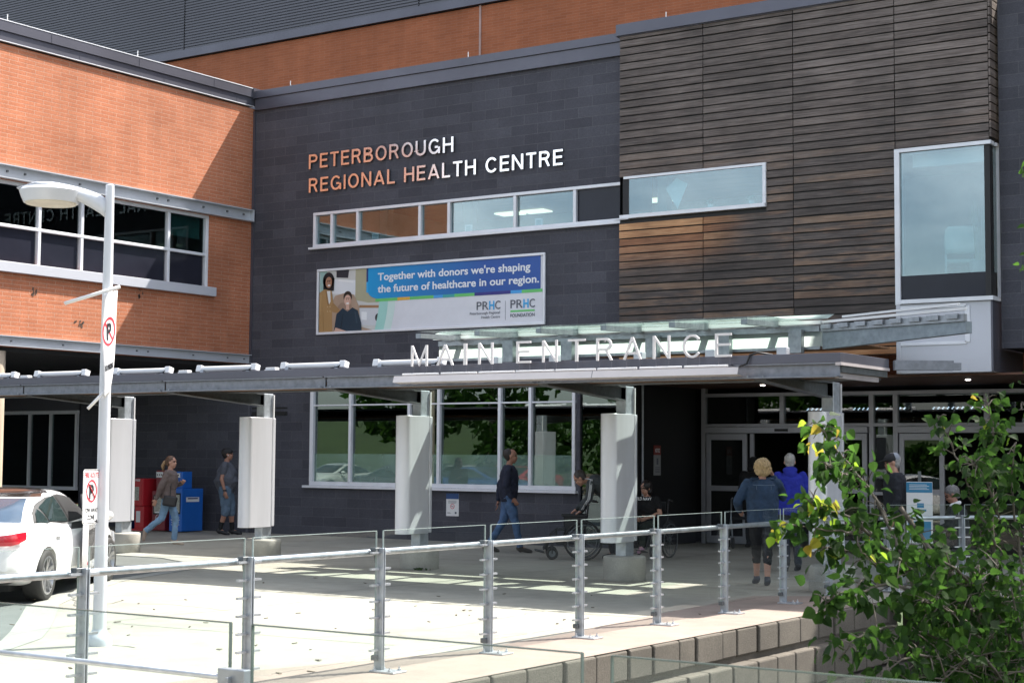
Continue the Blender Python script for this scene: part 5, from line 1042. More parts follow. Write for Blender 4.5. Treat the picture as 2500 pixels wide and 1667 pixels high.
    # wheels
    def wheel(x, s):
        w_ = MB(); y = s*.80; w_.rings([[(x+r*math.cos(a), y+s*o, .322+r*math.sin(a)) for a in [2*math.pi*k/44 for k in range(44)]] for r, o in ((.235, .115), (.29, .125), (.316, .10), (.322, .05), (.322, -.07), (.31, -.10), (.24, -.10))], 0, False)
        ty = w_.build('tyre', M['rubber'], None, True, auto=60); wo = w_ and ty; root = MB(); root.tube([(x, y-s*.08, .322), (x, y+s*.045, .322)], .20, 32); hub = root.build('wheel', M['black'], car); sub(ty, hub)
        q = MB(); q.rings([[(x+r*math.cos(a), y+s*o, .322+r*math.sin(a)) for a in [2*math.pi*k/44 for k in range(44)]] for r, o in ((.238, .05), (.240, .118), (.222, .122), (.205, .06))], 0, False)
        for k in range(5):
            for da in (-.17, .17):
                a0, a1 = 2*math.pi*k/5+.3+da*.4, 2*math.pi*k/5+.3+da*1.15; p = lambda r, a, o: Vector((x+r*math.cos(a), y+s*o, .322+r*math.sin(a)))
                q.bar(p(.03, a0, .085), p(.222, a1, .112), .034, .02, (0, s, 0))
        q.tube([(x, y+s*.05, .322), (x, y+s*.105, .322)], .04, 16); sub(q.build('rim', M['alu_rim'], None), hub)
    for x in (-1.40, 1.42):
        for s in (-1, 1): wheel(x, s)
    sub(MB().box(-1.9, 2.0, -.62, .62, .16, .6).build('underbody', M['black']), car)
    sub(MB().ob((-.98, -.925, .80), (.085, 0, 0), (0, .02, 0), (0, 0, .014)).build('door_handle', M['white_metal'], None, bevel=.008), car)
    mir = MB().ell((.72, -1.02, .985), .07, .11, .075); sub(mir.build('wing_mirror', paintmat, None, True), car); sub(MB().bar((.70, -.86, .95), (.74, -.96, .96), .05, .04).build('mirror_stalk', M['black']), car)
    sub(MB().box(-2.40, -2.30, -.55, .55, .29, .36).build('bumper_trim', M['black'], None, bevel=.02), car); sub(MB().box(-2.405, -2.33, -.62, -.45, .31, .35).build('exhaust_tip', M['galv']), car)
    sub(MB().box(-2.0, -1.9, -.28, .28, 1.0, 1.0+.008).build('boot_seam', M['black']), car)
    if door_open:
        sub(MB().add([(-.36, -.905, .30), (.70, -.905, .30), (.80, -.90, .5), (.74, -.875, .93), (-.36, -.885, .93), (-.42, -.90, .6)], [(0,1,2,3,4,5)]).add([(-.30, -.812, .95), (.6, -.80, .97), (.2, -.69, 1.245), (-.25, -.665, 1.30)], [(0,1,2,3)]).build('door_opening', M['black']), car)
        h = Vector((.72, -.92, 0)); th = R(9); dv = Vector((-math.cos(th), -math.sin(th), 0)); nn = Vector((math.sin(th), -math.cos(th), 0))
        door = MB().prism([(0, .30), (1.02, .28), (1.08, .5), (1.06, .92), (.0, .92), (-.02, .6)], tuple(dv), (0, 0, 1), tuple(h), .07).build('front_door', paintmat, car, bevel=.02)
        f = MB(); pts = [h+dv*.02+Vector((0, 0, .92)), h+dv*.48+Vector((0, .08, 1.22)), h+dv*.85+Vector((0, .12, 1.29)), h+dv*1.04+Vector((0, .08, 1.1)), h+dv*1.05+Vector((0, .0, .92))]; f.tube(pts, .016, 6); sub(f.build('door_window_frame', M['black']), door)
        g = MB(); g.add(pts, [(0,1,2,3,4)]); sub(g.build('door_pane', M['carglass']), door)
        sub(MB().ob(h+dv*.55-nn*.02+Vector((0, 0, .62)), dv*.45, nn*-.02, (0, 0, .22)).build('door_lining', M['black'], None, bevel=.01), door)
        sub(MB().ob(h+dv*1.03+nn*.0+Vector((0, 0, .40)), dv*.012, nn*.012, (0, 0, .025)).build('red_reflector', M['red']), door)
    return car
M['taillight'] = paint('tail_light_red', (.50, .012, .03), .12, 0, .15, 9, coat=.6); M['headlight'] = paint('headlight_clear', (.5, .52, .55), .1); M['alu_rim'] = paint('alloy_rim', (.42, .42, .43), .28, .8, .05)
M['carglass'] = glass('car_window', (.10, .12, .12), .12); M['carglass_rear'] = paint('rear_window_glass', (.05, .08, .12), .03, 0, .1); M['carglass_side'] = paint('dark_side_window_glass', (.02, .032, .032), .06, 0, .3, 2, .3); M['carwhite'] = paint('car_white', (.80, .80, .80), .25, 0, .015, 2, .5, 1)
M['roofglass'] = paint('dark_glass_roof', (.03, .024, .022), .06)
rwc, fwc = atZ(112, 1467, -.03), atZ(264, 1421, -.03); mid = (rwc+fwc)/2; fd = (fwc-rwc).normalized(); car_ang = math.atan2(fd.y, fd.x); lf = Vector((-fd.y, fd.x, 0))
car = make_car('car', 'white sedan with front passenger door open at the kerb, cut by the left edge', M['carwhite'], M['roofglass'])
sc = (fwc-rwc).length/2.82; car.scale = (sc, sc, sc*.93); car.rotation_euler = (0, 0, car_ang); cpos = mid+lf*.80*sc-Vector((.083, .056, 0)); car.location = (cpos.x, cpos.y, -.03)
# ------------------------------------------------------------------ people
def V(*a): return Vector(a)
def J(h=1.75, **kw):
    j = dict(pel=V(0,0,.95), wst=V(0,0,1.08), cst=V(.01,0,1.27), nck=V(0,0,1.46), hd=V(.025,0,1.615),
             shL=V(0,.185,1.405), elL=V(-.03,.235,1.13), wrL=V(.04,.235,.89), shR=V(0,-.185,1.405), elR=V(-.03,-.235,1.13), wrR=V(.04,-.235,.89),
             hiL=V(0,.09,.93), knL=V(.03,.095,.50), anL=V(-.02,.095,.085), toL=V(.12,.11,.03), hiR=V(0,-.09,.93), knR=V(.03,-.095,.50), anR=V(-.02,-.095,.085), toR=V(.12,-.11,.03), hdir=V(1,0,0), fat=1.0)
    for k, v in kw.items(): j[k] = V(*v) if isinstance(v, tuple) else v
    return j
def torso(mb, j, grow=0., lo=-.06, hi=1., fat=1., m=0):
    ch = [j['pel'], j['wst'], j['cst'], j['nck']]; d0 = (ch[1]-ch[0]).normalized()
    side = ((j['shL']-j['shR']).normalized()+(j['hiL']-j['hiR']).normalized()).normalized()
    P = [(ch[0]+d0*lo, .105, .165), (ch[0]+d0*.0, .115*fat, .172), (ch[1], .108*fat*fat, .150*fat), (ch[1].lerp(ch[2], .5), .115*fat, .155*fat), (ch[2], .122*fat, .172), (ch[2].lerp(ch[3], .55), .108, .172), (ch[2].lerp(ch[3], .82), .082, .125), (ch[2].lerp(ch[3], 1.0), .062, .068)]
    rg = []
    for i, (p, rx, ry) in enumerate(P):
        a, b = P[max(i-1, 0)][0], P[min(i+1, len(P)-1)][0]; d = (b-a).normalized(); sd = (side-d*side.dot(d)).normalized(); fw = sd.cross(d)
        g = grow if i < 7 else grow*.6
        rg.append([p+fw*(rx+g)*math.cos(t_)+sd*(ry+g)*math.copysign(abs(math.sin(t_))**.85, math.sin(t_)) for t_ in [2*math.pi*k/20 for k in range(20)]])
    mb.rings(rg, m); return mb
def hand(mb, wr, d, palm_n, curl=.5, s=1.):
    """palm, four unequal bent fingers and a thumb from the wrist along d; palm faces palm_n"""
    d = d.normalized(); n = (palm_n-d*palm_n.dot(d)).normalized(); ac = d.cross(n)
    rot = Matrix((ac, d, n)).transposed()
    mb.ell(wr+d*.048, .040, .058, .017, rot, 12, 8); mb.cap(wr-d*.02, wr+d*.03, .024, .026)
    for k, (o, L) in enumerate(((-.030, .068), (-.010, .078), (.010, .074), (.029, .058))):
        p = wr+d*.088+ac*o; a = curl*.5
        for q in range(3):
            e = p+(d*math.cos(a)+n*math.sin(a))*L*(.44, .32, .24)[q]; mb.cap(p, e, .0098-.0006*q, .0092-.0006*q, 8); p = e; a += curl*.9
    p = wr+d*.025-ac*.030; t1 = p+(d*.6-ac*.7+n*.35).normalized()*.038; t2 = t1+(d*.85-ac*.25+n*.5).normalized()*.032; mb.cap(p, t1, .014, .011, 8); mb.cap(t1, t2, .011, .009, 8)
def head(mb, c, f, up):
    f = f.normalized(); s = up.cross(f).normalized(); u = f.cross(s); rt = Matrix((f, s, u)).transposed(); P = lambda x, y, z: c+f*x+s*y+u*z
    mb.ell(P(-.012, 0, .025), .098, .076, .098, rt, 18, 12); mb.ell(P(.022, 0, -.04), .072, .060, .078, rt, 16, 10); mb.ell(P(.045, 0, -.088), .036, .035, .030, rt, 10, 7)
    mb.rings([[P(.083, 0.007*a, .018) for a in (-1, 0, 1)]+[P(.06, 0, .018)], [P(.108, .015*a, -.022) for a in (-1, 0, 1)]+[P(.06, 0, -.022)], [P(.088, .013*a, -.034) for a in (-1, 0, 1)]+[P(.06, 0, -.034)]])
    mb.ell(P(.076, 0, .030), .022, .052, .011, rt, 10, 6); mb.ell(P(.087, 0, -.060), .011, .024, .008, rt, 10, 6)
    for k in (-1, 1): mb.ell(P(-.005, .078*k, -.008), .020, .011, .032, rt, 10, 7); mb.ell(P(.055, .035*k, -.025), .03, .02, .022, rt, 8, 6)
    return P, rt
def person(label, loc, ang, j, h=1.75, shirt=None, pants=None, shoes=None, skin=None, hair=None, sleeve='long', leg='long', extra=None, group=None, curl=.6, palm=None, hem=-.10, loose=.016, hoodie=None):
    s = h/1.75; o = empty('person', label, 'person', loc, ang); o.scale = (s, s, s); fat = j['fat']; skin = skin or M['skin']
    mb = MB(); torso(mb, j, -.006, fat=fat)
    up = (j['hd']-j['nck']).normalized(); P, rt = head(mb, j['hd'], j['hdir'], up)
    mb.cap(j['nck']-up*.04, j['hd']-up*.06, .056, .052, 12)
    for k in 'LR':
        sh, el, wr = j['sh'+k], j['el'+k], j['wr'+k]; mb.cap(sh, el, .050, .040); mb.cap(el, wr, .041, .027)
        hdv = j.get('hn'+k, None); hdv = V(*hdv) if isinstance(hdv, tuple) else (hdv or (wr-el))
        pn = j.get('pn'+k); pn = V(*pn) if isinstance(pn, tuple) else (pn or V(.3, -1 if k == 'L' else 1, 0))
        hand(mb, wr+(wr-el).normalized()*.01, hdv, pn, j.get('curl'+k, curl))
        hi, kn, an, to = j['hi'+k], j['kn'+k], j['an'+k], j['to'+k]; mb.cap(hi, kn, .088*fat, .056); mb.cap(kn, kn.lerp(an, .35), .054, .057); mb.cap(kn.lerp(an, .3), an, .057, .036); mb.cap(an, to, .036, .028)
    me = remesh(mb, .0075, 3); eye = paint('eye_dark', (.02, .015, .012), .3) if 'eye' not in M else M['eye']; M['eye'] = eye; lip = M.setdefault('lip', paint('lip', (.36, .13, .11), .5))
    for m in (skin, eye, lip): me.materials.append(m)
    ev = [P(.083, .034*k, .008) for k in (-1, 1)]; mo = P(.095, 0, -.06); br = [P(.085, .034*k, .032) for k in (-1, 1)]
    for f in me.polygons:
        c = f.center
        if (c-j['hd']).length < .17:
            for e in ev:
                d = rt.transposed()@(c-e)
                if d.x > -.03 and (d.y/.017)**2+(d.z/.0085)**2 < 1: f.material_index = 1
            for e in br:
                d = rt.transposed()@(c-e)
                if d.x > -.04 and (d.y/.024)**2+(d.z/.0055)**2 < 1: f.material_index = 1
            d = rt.transposed()@(c-mo)
            if d.x > -.03 and (d.y/.026)**2+(d.z/.007)**2 < 1: f.material_index = 2
    link('body', me, None, o)
    def cloth(fill, nm, mat, vox=.011, it=5):
        q = MB(); fill(q); m_ = remesh(q, vox, it)
        t_ = bpy.data.textures.get('fold') or bpy.data.textures.new('fold', 'CLOUDS'); t_.noise_scale = .07
        ob = link(nm, m_, mat, o); d = ob.modifiers.new('folds', 'DISPLACE'); d.texture = t_; d.strength = .03; d.mid_level = .5; return ob
    if shirt:
        def f(q):
            torso(q, j, loose, hem, fat=fat)
            for k in 'LR':
                sh, el, wr = j['sh'+k], j['el'+k], j['wr'+k]; q.cap(sh-V(0, .0, .005), sh.lerp(el, .55) if sleeve == 'short' else el, .060+loose*.5, .052+loose*.4)
                if sleeve == 'long': q.cap(el, el.lerp(wr, .92), .050+loose*.4, .034+loose*.4)
                if sleeve == '3q': q.cap(el, el.lerp(wr, .5), .050+loose*.4, .042+loose*.4)
        cloth(f, 'top', shirt)
    if pants:
        def f(q):
            d0 = (j['wst']-j['pel']).normalized(); sd = (j['hiL']-j['hiR']).normalized(); fw = sd.cross(d0); rg = []
            for a, rx, ry in ((-.10, .09, .15), (-.04, .118*fat, .175), (.04, .118*fat, .172), (.11, .112*fat, .158)): rg.append([j['pel']+d0*a+fw*rx*math.cos(t_)+sd*ry*math.sin(t_) for t_ in [2*math.pi*k/18 for k in range(18)]])
            q.rings(rg)
            for k in 'LR':
                hi, kn, an = j['hi'+k], j['kn'+k], j['an'+k]; q.cap(hi, kn, .100*fat, .070 if leg != 'shorts' else .088)
                if leg == 'long': q.cap(kn, an+(kn-an)*.08, .068, .058)
                elif leg == 'capri': q.cap(kn, kn.lerp(an, .42), .068, .062)
                else: q.cap(kn, kn.lerp(an, .16), .088, .084)
        cloth(f, 'trousers', pants)
    if shoes:
        for k in 'LR':
            q = MB(); an, to = j['an'+k], j['to'+k]; d = (to-an); d = d.normalized(); q.cap(an-V(0, 0, .02)-d*.03, to+d*.02, .046, .036); q.cap(an-V(0, 0, .03), an+V(0, 0, .025), .046, .044); link('shoe', remesh(q, .01, 3), shoes, o)
    if hair: hair(o, P, rt)
    if extra: extra(o, j, P, rt)
    return o
def hair_short(mat, grow=.006, recede=.012):
    def f(o, P, rt):
        q = MB(); q.ell(P(-.022-recede, 0, .036), .098+grow, .079+grow, .094+grow, rt, 18, 12); q.ell(P(-.05, 0, -.02), .060, .070, .07, rt, 14, 9); ob = link('hair', remesh(q, .008, 2), mat, o); ruffle(ob, .014, .03)
    return f
def ruffle(ob, st, sc_):
    t_ = bpy.data.textures.get('hair%g' % sc_) or bpy.data.textures.new('hair%g' % sc_, 'CLOUDS'); t_.noise_scale = sc_; d = ob.modifiers.new('hair', 'DISPLACE'); d.texture = t_; d.strength = st; d.mid_level = .5
def hairmat(n, c): 
    t = NT(n); t.col(t.ramp(t.noise(60, 4, stretch=(1, 1, .25)), [(.3, tuple(x*.55 for x in c)), (.7, c)])); t.set(Roughness=.5); return t.m
jean = paint('blue_denim', (.075, .14, .27), .8, 0, .35, 7); jean_l = paint('light_denim', (.20, .33, .48), .8, 0, .25, 7); dark_cloth = paint('dark_cloth', (.015, .017, .024), .85, 0, .2, 8); blackc = paint('black_cloth', (.008, .008, .009), .9)
navy = paint('navy_knit', (.018, .022, .042), .9, 0, .2, 10); brownk = paint('brown_sweater', (.15, .115, .105), .9, 0, .12, 10); greyt = paint('grey_tee', (.085, .09, .11), .9, 0, .12, 9); bluehood = paint('royal_blue_fleece', (.02, .03, .34), .9, 0, .1, 9); denimj = paint('denim_jacket', (.022, .05, .10), .8, 0, .4, 6); shortb = paint('slate_shorts', (.10, .15, .21), .85, 0, .15, 9); tan_shoe = paint('tan_suede', (.42, .32, .25), .8); black_shoe = paint('black_shoe', (.012, .012, .014), .6)
RA = math.atan2(.56, .83)      # heading that reads as "to the right" from the camera
# walking woman
def wom_extra(o, j, P, rt):
    q = MB(); q.tube([P(-.09, 0, .03), P(-.15, 0, .0), P(-.19, .0, -.07), P(-.17, .0, -.17)], [.03, .042, .04, .012], 10); h_ = link('ponytail', q.mesh('ponytail', True), hairmat('blonde_tail', (.42, .27, .14)), o); ruffle(h_, .02, .03)
    b = MB(); b.ob((.08, -.21, .86), (.135, 0, -.02), (0, .045, 0), (.02, 0, .10)); bg_ = b.build('shoulder_bag', paint('black_leather', (.015, .015, .018), .35), o, bevel=.035, seg=3); st = MB(); st.tube([(.08, -.22, .94), (.09, -.17, 1.2), (.02, -.05, 1.44), (-.05, .08, 1.40)], .008, 6); sub(st.build('strap', M['black']), bg_)
    q = MB(); q.add([P(.055, -.022, -.15), P(.055, .02, -.15), P(.075, -.002, -.235)], [(0,1,2)])
person('woman in brown sweater and light jeans striding past the newspaper boxes', atZ(408, 1330).to_tuple(), RA, J(hdir=(1, -.25, 0), cst=(.03,0,1.27), nck=(.03,0,1.46), hd=(.055,0,1.61), shL=(.03,.16,1.40), shR=(.03,-.16,1.40), elR=(-.10,-.22,1.14), wrR=(-.19,-.20,.90), elL=(.08,.22,1.16), wrL=(.24,.13,1.20), hnL=(.4,-.5,.6), hiL=(0,.08,.93), hiR=(0,-.08,.93), knL=(.14,.08,.52), anL=(.12,.08,.085), toL=(.26,.09,.03), knR=(-.10,-.08,.53), anR=(-.42,-.08,.27), toR=(-.44,-.08,.13), pnR=(0,1,.2), curlL=1.5),
    1.63, brownk, jean_l, tan_shoe, M['skin'], hair_short(hairmat('brown_hair', (.13, .065, .035)), .006, .01), extra=wom_extra, loose=.035, hem=-.04)
def cap_extra(mat, brim=.10):
    def f(o, j, P, rt):
        q = MB(); q.ell(P(-.012, 0, .052), .110, .090, .080, rt, 20, 12); c_ = link('cap', remesh(q, .007, 2), mat, o); b = MB(); b.ell(P(.095, 0, .052), .075, .07, .010, rt, 18, 8); sub(b.build('brim', mat, None, True), c_)
    return f
cap_black = paint('black_cap', (.02, .02, .022), .8)
def man_cap(o, j, P, rt):
    cap_extra(cap_black)(o, j, P, rt); w_ = MB(); w_.lathe(j['wrR']+V(0, 0, .0), [(.036, 0), (.036, .03)], 14); link('watch', w_.mesh('watch'), M['black'], o); e = MB(); e.ell(P(.005, -.088, -.02), .009, .006, .012, rt); link('earbud', e.mesh('earbud', True), M['white'], o)
    for k in 'LR': 
        q = MB(); q.cap(j['an'+k]+V(0, 0, -.01), j['kn'+k].lerp(j['an'+k], .62), .044, .050); link('sock', remesh(q, .01, 2), blackc, o)
    q = MB(); q.ob((.0, -.185, .66), (.075, 0, 0), (0, .012, 0), (0, 0, .085)); q.build('cargo_pocket', shortb, o, bevel=.012)
person('stocky man in black cap, grey T-shirt and slate cargo shorts, by the second pillar', atZ(550, 1305).to_tuple(), RA, J(fat=1.45, hdir=(1, .1, .05), elR=(-.05,-.255,1.12), wrR=(.02,-.27,.88), knR=(.02,-.11,.50), anR=(-.10,-.11,.10), toR=(.06,-.13,.03), knL=(.09,.10,.50), anL=(.12,.10,.085), toL=(.27,.10,.03)),
    1.79, greyt, shortb, black_shoe, M['skin_d'], hair_short(hairmat('black_hair', (.015, .012, .011)), .004, .012), 'short', 'shorts', man_cap, loose=.03, hem=-.12)
person('man with receding dark hair in navy sweater and blue jeans walking past the wall', atZ(1240, 1348).to_tuple(), RA, J(fat=1.14, hdir=(1, -.05, -.04), nck=(.01,0,1.46), hd=(.05,0,1.61), elR=(-.04,-.25,1.13), wrR=(.08,-.22,.92), elL=(-.14,.22,1.13), wrL=(-.17,.20,.86), knR=(.12,-.09,.51), anR=(.21,-.09,.085), toR=(.36,-.10,.03), knL=(-.08,.09,.52), anL=(-.33,.09,.12), toL=(-.19,.09,.03), pnL=(-1,0,0), curlL=.35),
    1.80, navy, jean, paint('dark_sandal', (.03, .025, .02), .7), M['skin_d'], hair_short(hairmat('receding_hair', (.03, .022, .018)), .002, .03), loose=.026, hem=-.10)
# man bent over a wheelchair
WCP = atZ(1395, 1364); 
def bent_extra(o, j, P, rt):
    for k, s_ in (('R', -1), ('L', 1)):
        q = MB(); sh, el, wr = j['sh'+k], j['el'+k], j['wr'+k]
        for d in (-.016, 0, .016):
            off = V(.02, s_*.066, 0)
            q.tube([j['nck']+V(.04, s_*.06, .03)+V(d, 0, 0), sh+V(d, s_*.05, .055), sh.lerp(el, .35)+V(d, s_*.075, .02), sh.lerp(el, .7)+V(d, s_*.072, .01), el+V(d, s_*.066, 0), el.lerp(wr, .5)+V(d, s_*.056, 0), wr.lerp(el, .1)+V(d, s_*.046, 0)], .005, 5)
        link('sleeve_stripe', q.mesh('stripe'), M['white'], o)
person('grey haired man in dark track top with white sleeve stripes bent over a wheelchair', (WCP + V(.83, .56, 0)*.58 + V(-.56, .83, 0)*.30).to_tuple(), RA+math.pi, J(pel=(-.10,0,.95), wst=(-.03,0,1.06), cst=(.13,0,1.21), nck=(.30,0,1.28), hd=(.44,0,1.31), hdir=(.75,0,-.66), shL=(.26,.17,1.24), elL=(.30,.22,.98), wrL=(.42,.17,.78), shR=(.24,-.17,1.24), elR=(.28,-.22,.98), wrR=(.48,-.19,.79), hiL=(-.10,.09,.93), hiR=(-.10,-.09,.93), knL=(-.02,.1,.50), knR=(-.12,-.1,.50), anL=(-.12,.1,.085), anR=(-.30,-.1,.085), toL=(.02,.1,.03), toR=(-.16,-.1,.03), curlL=1.5, curlR=1.5, hnL=(.9,0,-.5), hnR=(.9,0,-.5), pnL=(0,0,-1), pnR=(0,0,-1)),
    1.74, paint('charcoal_track_top', (.045, .052, .055), .75, 0, .2, 8), dark_cloth, black_shoe, M['skin'], hair_short(hairmat('grey_brown_hair', (.06, .05, .045)), .005, .008), extra=bent_extra, loose=.03, hem=-.12)
# wheelchair
def wheelchair(label, loc, ang):
    o = empty('wheelchair', label, 'wheelchair', loc, ang, 'wheelchairs at the entrance'); fm = paint('wheelchair_frame', (.018, .018, .02), .35) if 'wcf' not in M else M['wcf']; M['wcf'] = fm
    vin = paint('black_vinyl', (.014, .014, .016), .5) if 'vin' not in M else M['vin']; M['vin'] = vin
    sub(MB().box(-.22, .22, -.22, .22, .47, .51).build('seat', vin, None, bevel=.015), o); sub(MB().ob((-.25, 0, .73), (.012, 0, -.0), (0, .21, 0), (-.02, 0, .19)).build('backrest', vin, None, bevel=.01), o)
    for s_ in (-1, 1):
        y = s_*.25; mb = MB(); mb.tube([(-.30, y, .95), (-.25, y, .88), (-.22, y, .48), (-.22, y, .22)], .012, 8); mb.tube([(-.22, y, .48), (.24, y, .48), (.34, y, .40), (.42, y, .14)], .012, 8); mb.tube([(-.22, y, .25), (.25, y, .25), (.25, y, .48)], .012, 8); mb.tube([(-.42, y, .93), (-.28, y, .95)], .014, 8); sub(mb.build('side_frame', fm, None, True), o)
        sub(MB().box(-.24, .16, y-.03, y+.03, .69, .725).box(.1, .12, y-.012, y+.012, .48, .69).build('armrest', vin, None, bevel=.008), o); sub(MB().box(-.2, .12, y-.006, y+.006, .49, .69).build('side_guard', vin), o)
        yy = s_*.31; mb = MB(); n = 40; R_ = .30
        mb.rings([[(-.18+(R_+q*math.cos(b))*math.cos(a), yy+q*math.sin(b), .305+(R_-.0+q*math.cos(b))*math.sin(a)) for a in [2*math.pi*k/n for k in range(n)]] for q, b in [(.016, 2*math.pi*m/8) for m in range(9)]], 0, False); wh = sub(mb.build('rear_wheel', M['rubber'], None, True), o)
        mb = MB()
        for k in range(12): a = 2*math.pi*k/12; mb.tube([(-.18, yy, .305), (-.18+.29*math.cos(a), yy, .305+.29*math.sin(a))], .004, 4)
        mb.rings([[(-.18+(.255+.008*math.cos(b))*math.cos(a), yy+s_*.03+.008*math.sin(b), .305+(.255+.008*math.cos(b))*math.sin(a)) for a in [2*math.pi*k/n for k in range(n)]] for b in [2*math.pi*m/6 for m in range(7)]], 0, False); mb.tube([(-.18, yy-.03, .305), (-.18, yy+.03, .305)], .03, 12); sub(mb.build('spokes', M['galv_dark']), wh)
        mb = MB(); mb.rings([[(.32+(.075+.022*math.cos(b))*math.cos(a), y+.02*math.sin(b), .10+(.075+.022*math.cos(b))*math.sin(a)) for a in [2*math.pi*k/24 for k in range(24)]] for b in [2*math.pi*m/8 for m in range(9)]], 0, False); cs = sub(mb.build('caster', M['rubber'], None, True), o); sub(MB().tube([(.32, y-.02, .10), (.32, y+.02, .10)], .055, 12).build('caster_rim', M['galv_dark']), cs); sub(MB().tube([(.30, y, .30), (.32, y+.03, .18), (.32, y+.03, .10)], .011, 6).build('fork', fm), cs)
        sub(MB().tube([(.34, y*.8, .40), (.46, y*.8, .16)], .012, 8).ob((.52, y*.62, .13), (.08, 0, .02), (0, .07, 0), (0, 0, .008)).build('footrest', fm), o)
    sub(MB().box(-.24, -.238, -.08, .08, .70, .80).build('label_patch', M['white']), o); return o
wheelchair('empty black wheelchair pushed by the bent man, front casters to the left', WCP.to_tuple(), RA+math.pi)
# seated woman
SWP = Vector((-13.30, 23.80, 0))
sa = math.atan2(-.83, .56)-.55
def nav_extra(o, j, P, rt):
    q = MB(); q.ell(P(-.03, 0, .03), .112, .100, .105, rt, 18, 12); q.ell(P(-.04, 0, -.07), .075, .10, .10, rt, 14, 9); h_ = link('hair', remesh(q, .009, 2), hairmat('dark_bob', (.02, .014, .012)), o); ruffle(h_, .02, .04)
    g = MB()
    for k in (-1, 1): ring(g, P(.098, .034*k, .006), rt.col[1], rt.col[2], .021, .025, 16, .003)
    link('glasses', g.mesh('glasses'), M['black'], o)
    text('OLD NAVY', (.168, -.155, 1.0), (0, 1, 0), (-.1, 0, 1), .31, .052, M['white'], 'lettering', o, .02, .001, .003, False, .1)
seat = dict(pel=(0,0,.55), wst=(.0,0,.68), cst=(.03,0,.88), nck=(.04,0,1.07), hd=(.09,0,1.215), shL=(.04,.185,1.01), shR=(.04,-.185,1.01), hiL=(.02,.09,.54), hiR=(.02,-.09,.54), knL=(.42,.13,.55), knR=(.42,-.13,.55), anL=(.46,.12,.2), anR=(.46,-.12,.2), toL=(.58,.13,.14), toR=(.58,-.13,.14))
person('seated woman with dark bob, glasses and black T-shirt beside a silver pillar', SWP.to_tuple(), sa, J(fat=1.2, hdir=(.9,-.2,-.25), elL=(.06,.27,.78), wrL=(.27,.13,.70), elR=(.06,-.26,.78), wrR=(.26,-.10,.70), curlL=1.1, curlR=1.1, **seat), 1.66, blackc, paint('camo_dark', (.02, .026, .018), .9, 0, .5, 14), paint('pink_shoe', (.45, .25, .32), .7), M['skin'], None, 'short', extra=nav_extra, loose=.03)
wheelchair('black wheelchair carrying the seated woman in the black T-shirt', (SWP+Vector((.0, .0, 0))).to_tuple(), sa)
# blond woman kneeling on a scooter, seen from behind
BA = math.atan2(.83, -.56); BP = atZ(1862, 1430)
def blond_extra(o, j, P, rt):
    q = MB(); q.ell(P(-.03, 0, .035), .115, .112, .105, rt, 20, 12); q.ell(P(-.045, 0, -.05), .085, .105, .075, rt, 16, 10)
    rr = random.Random(3)
    for k in range(46):
        a, e = rr.uniform(0, 6.28), rr.uniform(-.9, 1.4); d = V(math.cos(a)*math.cos(e)*.115-.035, math.sin(a)*math.cos(e)*.112, math.sin(e)*.11+.02)
        if d.x < .05: q.cap(P(*d), P(d.x*1.08-.005, d.y*1.12, d.z-.035), .016, .008, 7)
    h_ = link('hair', remesh(q, .008, 1), hairmat('blond_hair', (.66, .47, .24)), o); ruffle(h_, .022, .025)
    q = MB(); q.tube([(-.135, -.15, 1.385), (-.152, 0, 1.378), (-.135, .15, 1.385)], .004, 5); q.tube([(-.142, .1, 1.37), (-.145, .085, 1.0)], .003, 5); q.tube([(-.142, -.1, 1.37), (-.145, -.085, 1.0)], .003, 5); q.tube([(-.115, -.15, .86), (-.135, 0, .855), (-.115, .15, .86)], .004, 5); link('seam_stitching', q.mesh('thin_line'), paint('pale_stitch', (.16, .22, .30), .8), o)
    q = MB(); q.cap(j['shL'].lerp(j['nck'], .3)+V(0, 0, .035), j['shR'].lerp(j['nck'], .3)+V(0, 0, .035), .035, .035); link('collar', remesh(q, .01, 3), denimj, o)
person('blond woman in denim jacket and black capri trousers walking in, seen from behind', BP.to_tuple(), BA, J(fat=1.2, hdir=(1,.1,0), shL=(0,.205,1.40), shR=(0,-.205,1.40), elL=(.02,.34,1.15), wrL=(.26,.28,1.02), elR=(.12,-.30,1.22), wrR=(.14,-.17,1.50), hnR=(-.1,.35,.9), pnR=(-.2,1,0), knL=(.22,.05,.52), anL=(.34,.03,.085), toL=(.48,.04,.03), knR=(.02,-.07,.50), anR=(-.03,-.06,.085), toR=(.10,-.07,.03), curlL=1.4, curlR=.4),
    1.66, denimj, blackc, paint('navy_sneaker', (.03, .04, .06), .6), M['skin'], None, leg='capri', extra=blond_extra, loose=.04, hem=-.14)
DF = atZ(1840, 1336); wkp = DF+V(-.56, .83, 0)*-.1+V(-.83, -.56, 0)*.22
ks = empty('walker', 'wheeled walker with orange strap at the open door, left of the blond woman', 'walker', wkp.to_tuple(), BA); og = paint('orange_strap', (.50, .13, .05), .6)
for y in (-.22, .22):
    sub(MB().tube([(-.3, y, .1), (-.05, y, .55), (-.12, y, .9), (-.25, y, .92)], .015, 8).tube([(.3, y, .1), (-.05, y, .55)], .015, 8).build('frame', M['galv'], None, True), ks)
    for x in (-.3, .3): w_ = sub(MB().tube([(x, y-.02, .1), (x, y+.02, .1)], .10, 22).build('wheel', M['rubber'], None, True, auto=40), ks); sub(MB().tube([(x, y-.024, .1), (x, y+.024, .1)], .05, 14).build('wheel_rim', M['black']), w_)
sub(MB().box(-.1, .25, -.2, .2, .52, .56).build('seat', blackc, None, bevel=.01), ks); sub(MB().bar((-.16, -.2, .9), (-.2, -.18, .35), .05, .012, (1, 0, 0)).bar((-.16, -.13, .88), (-.2, -.12, .35), .03, .012, (1, 0, 0)).build('strap', og), ks)
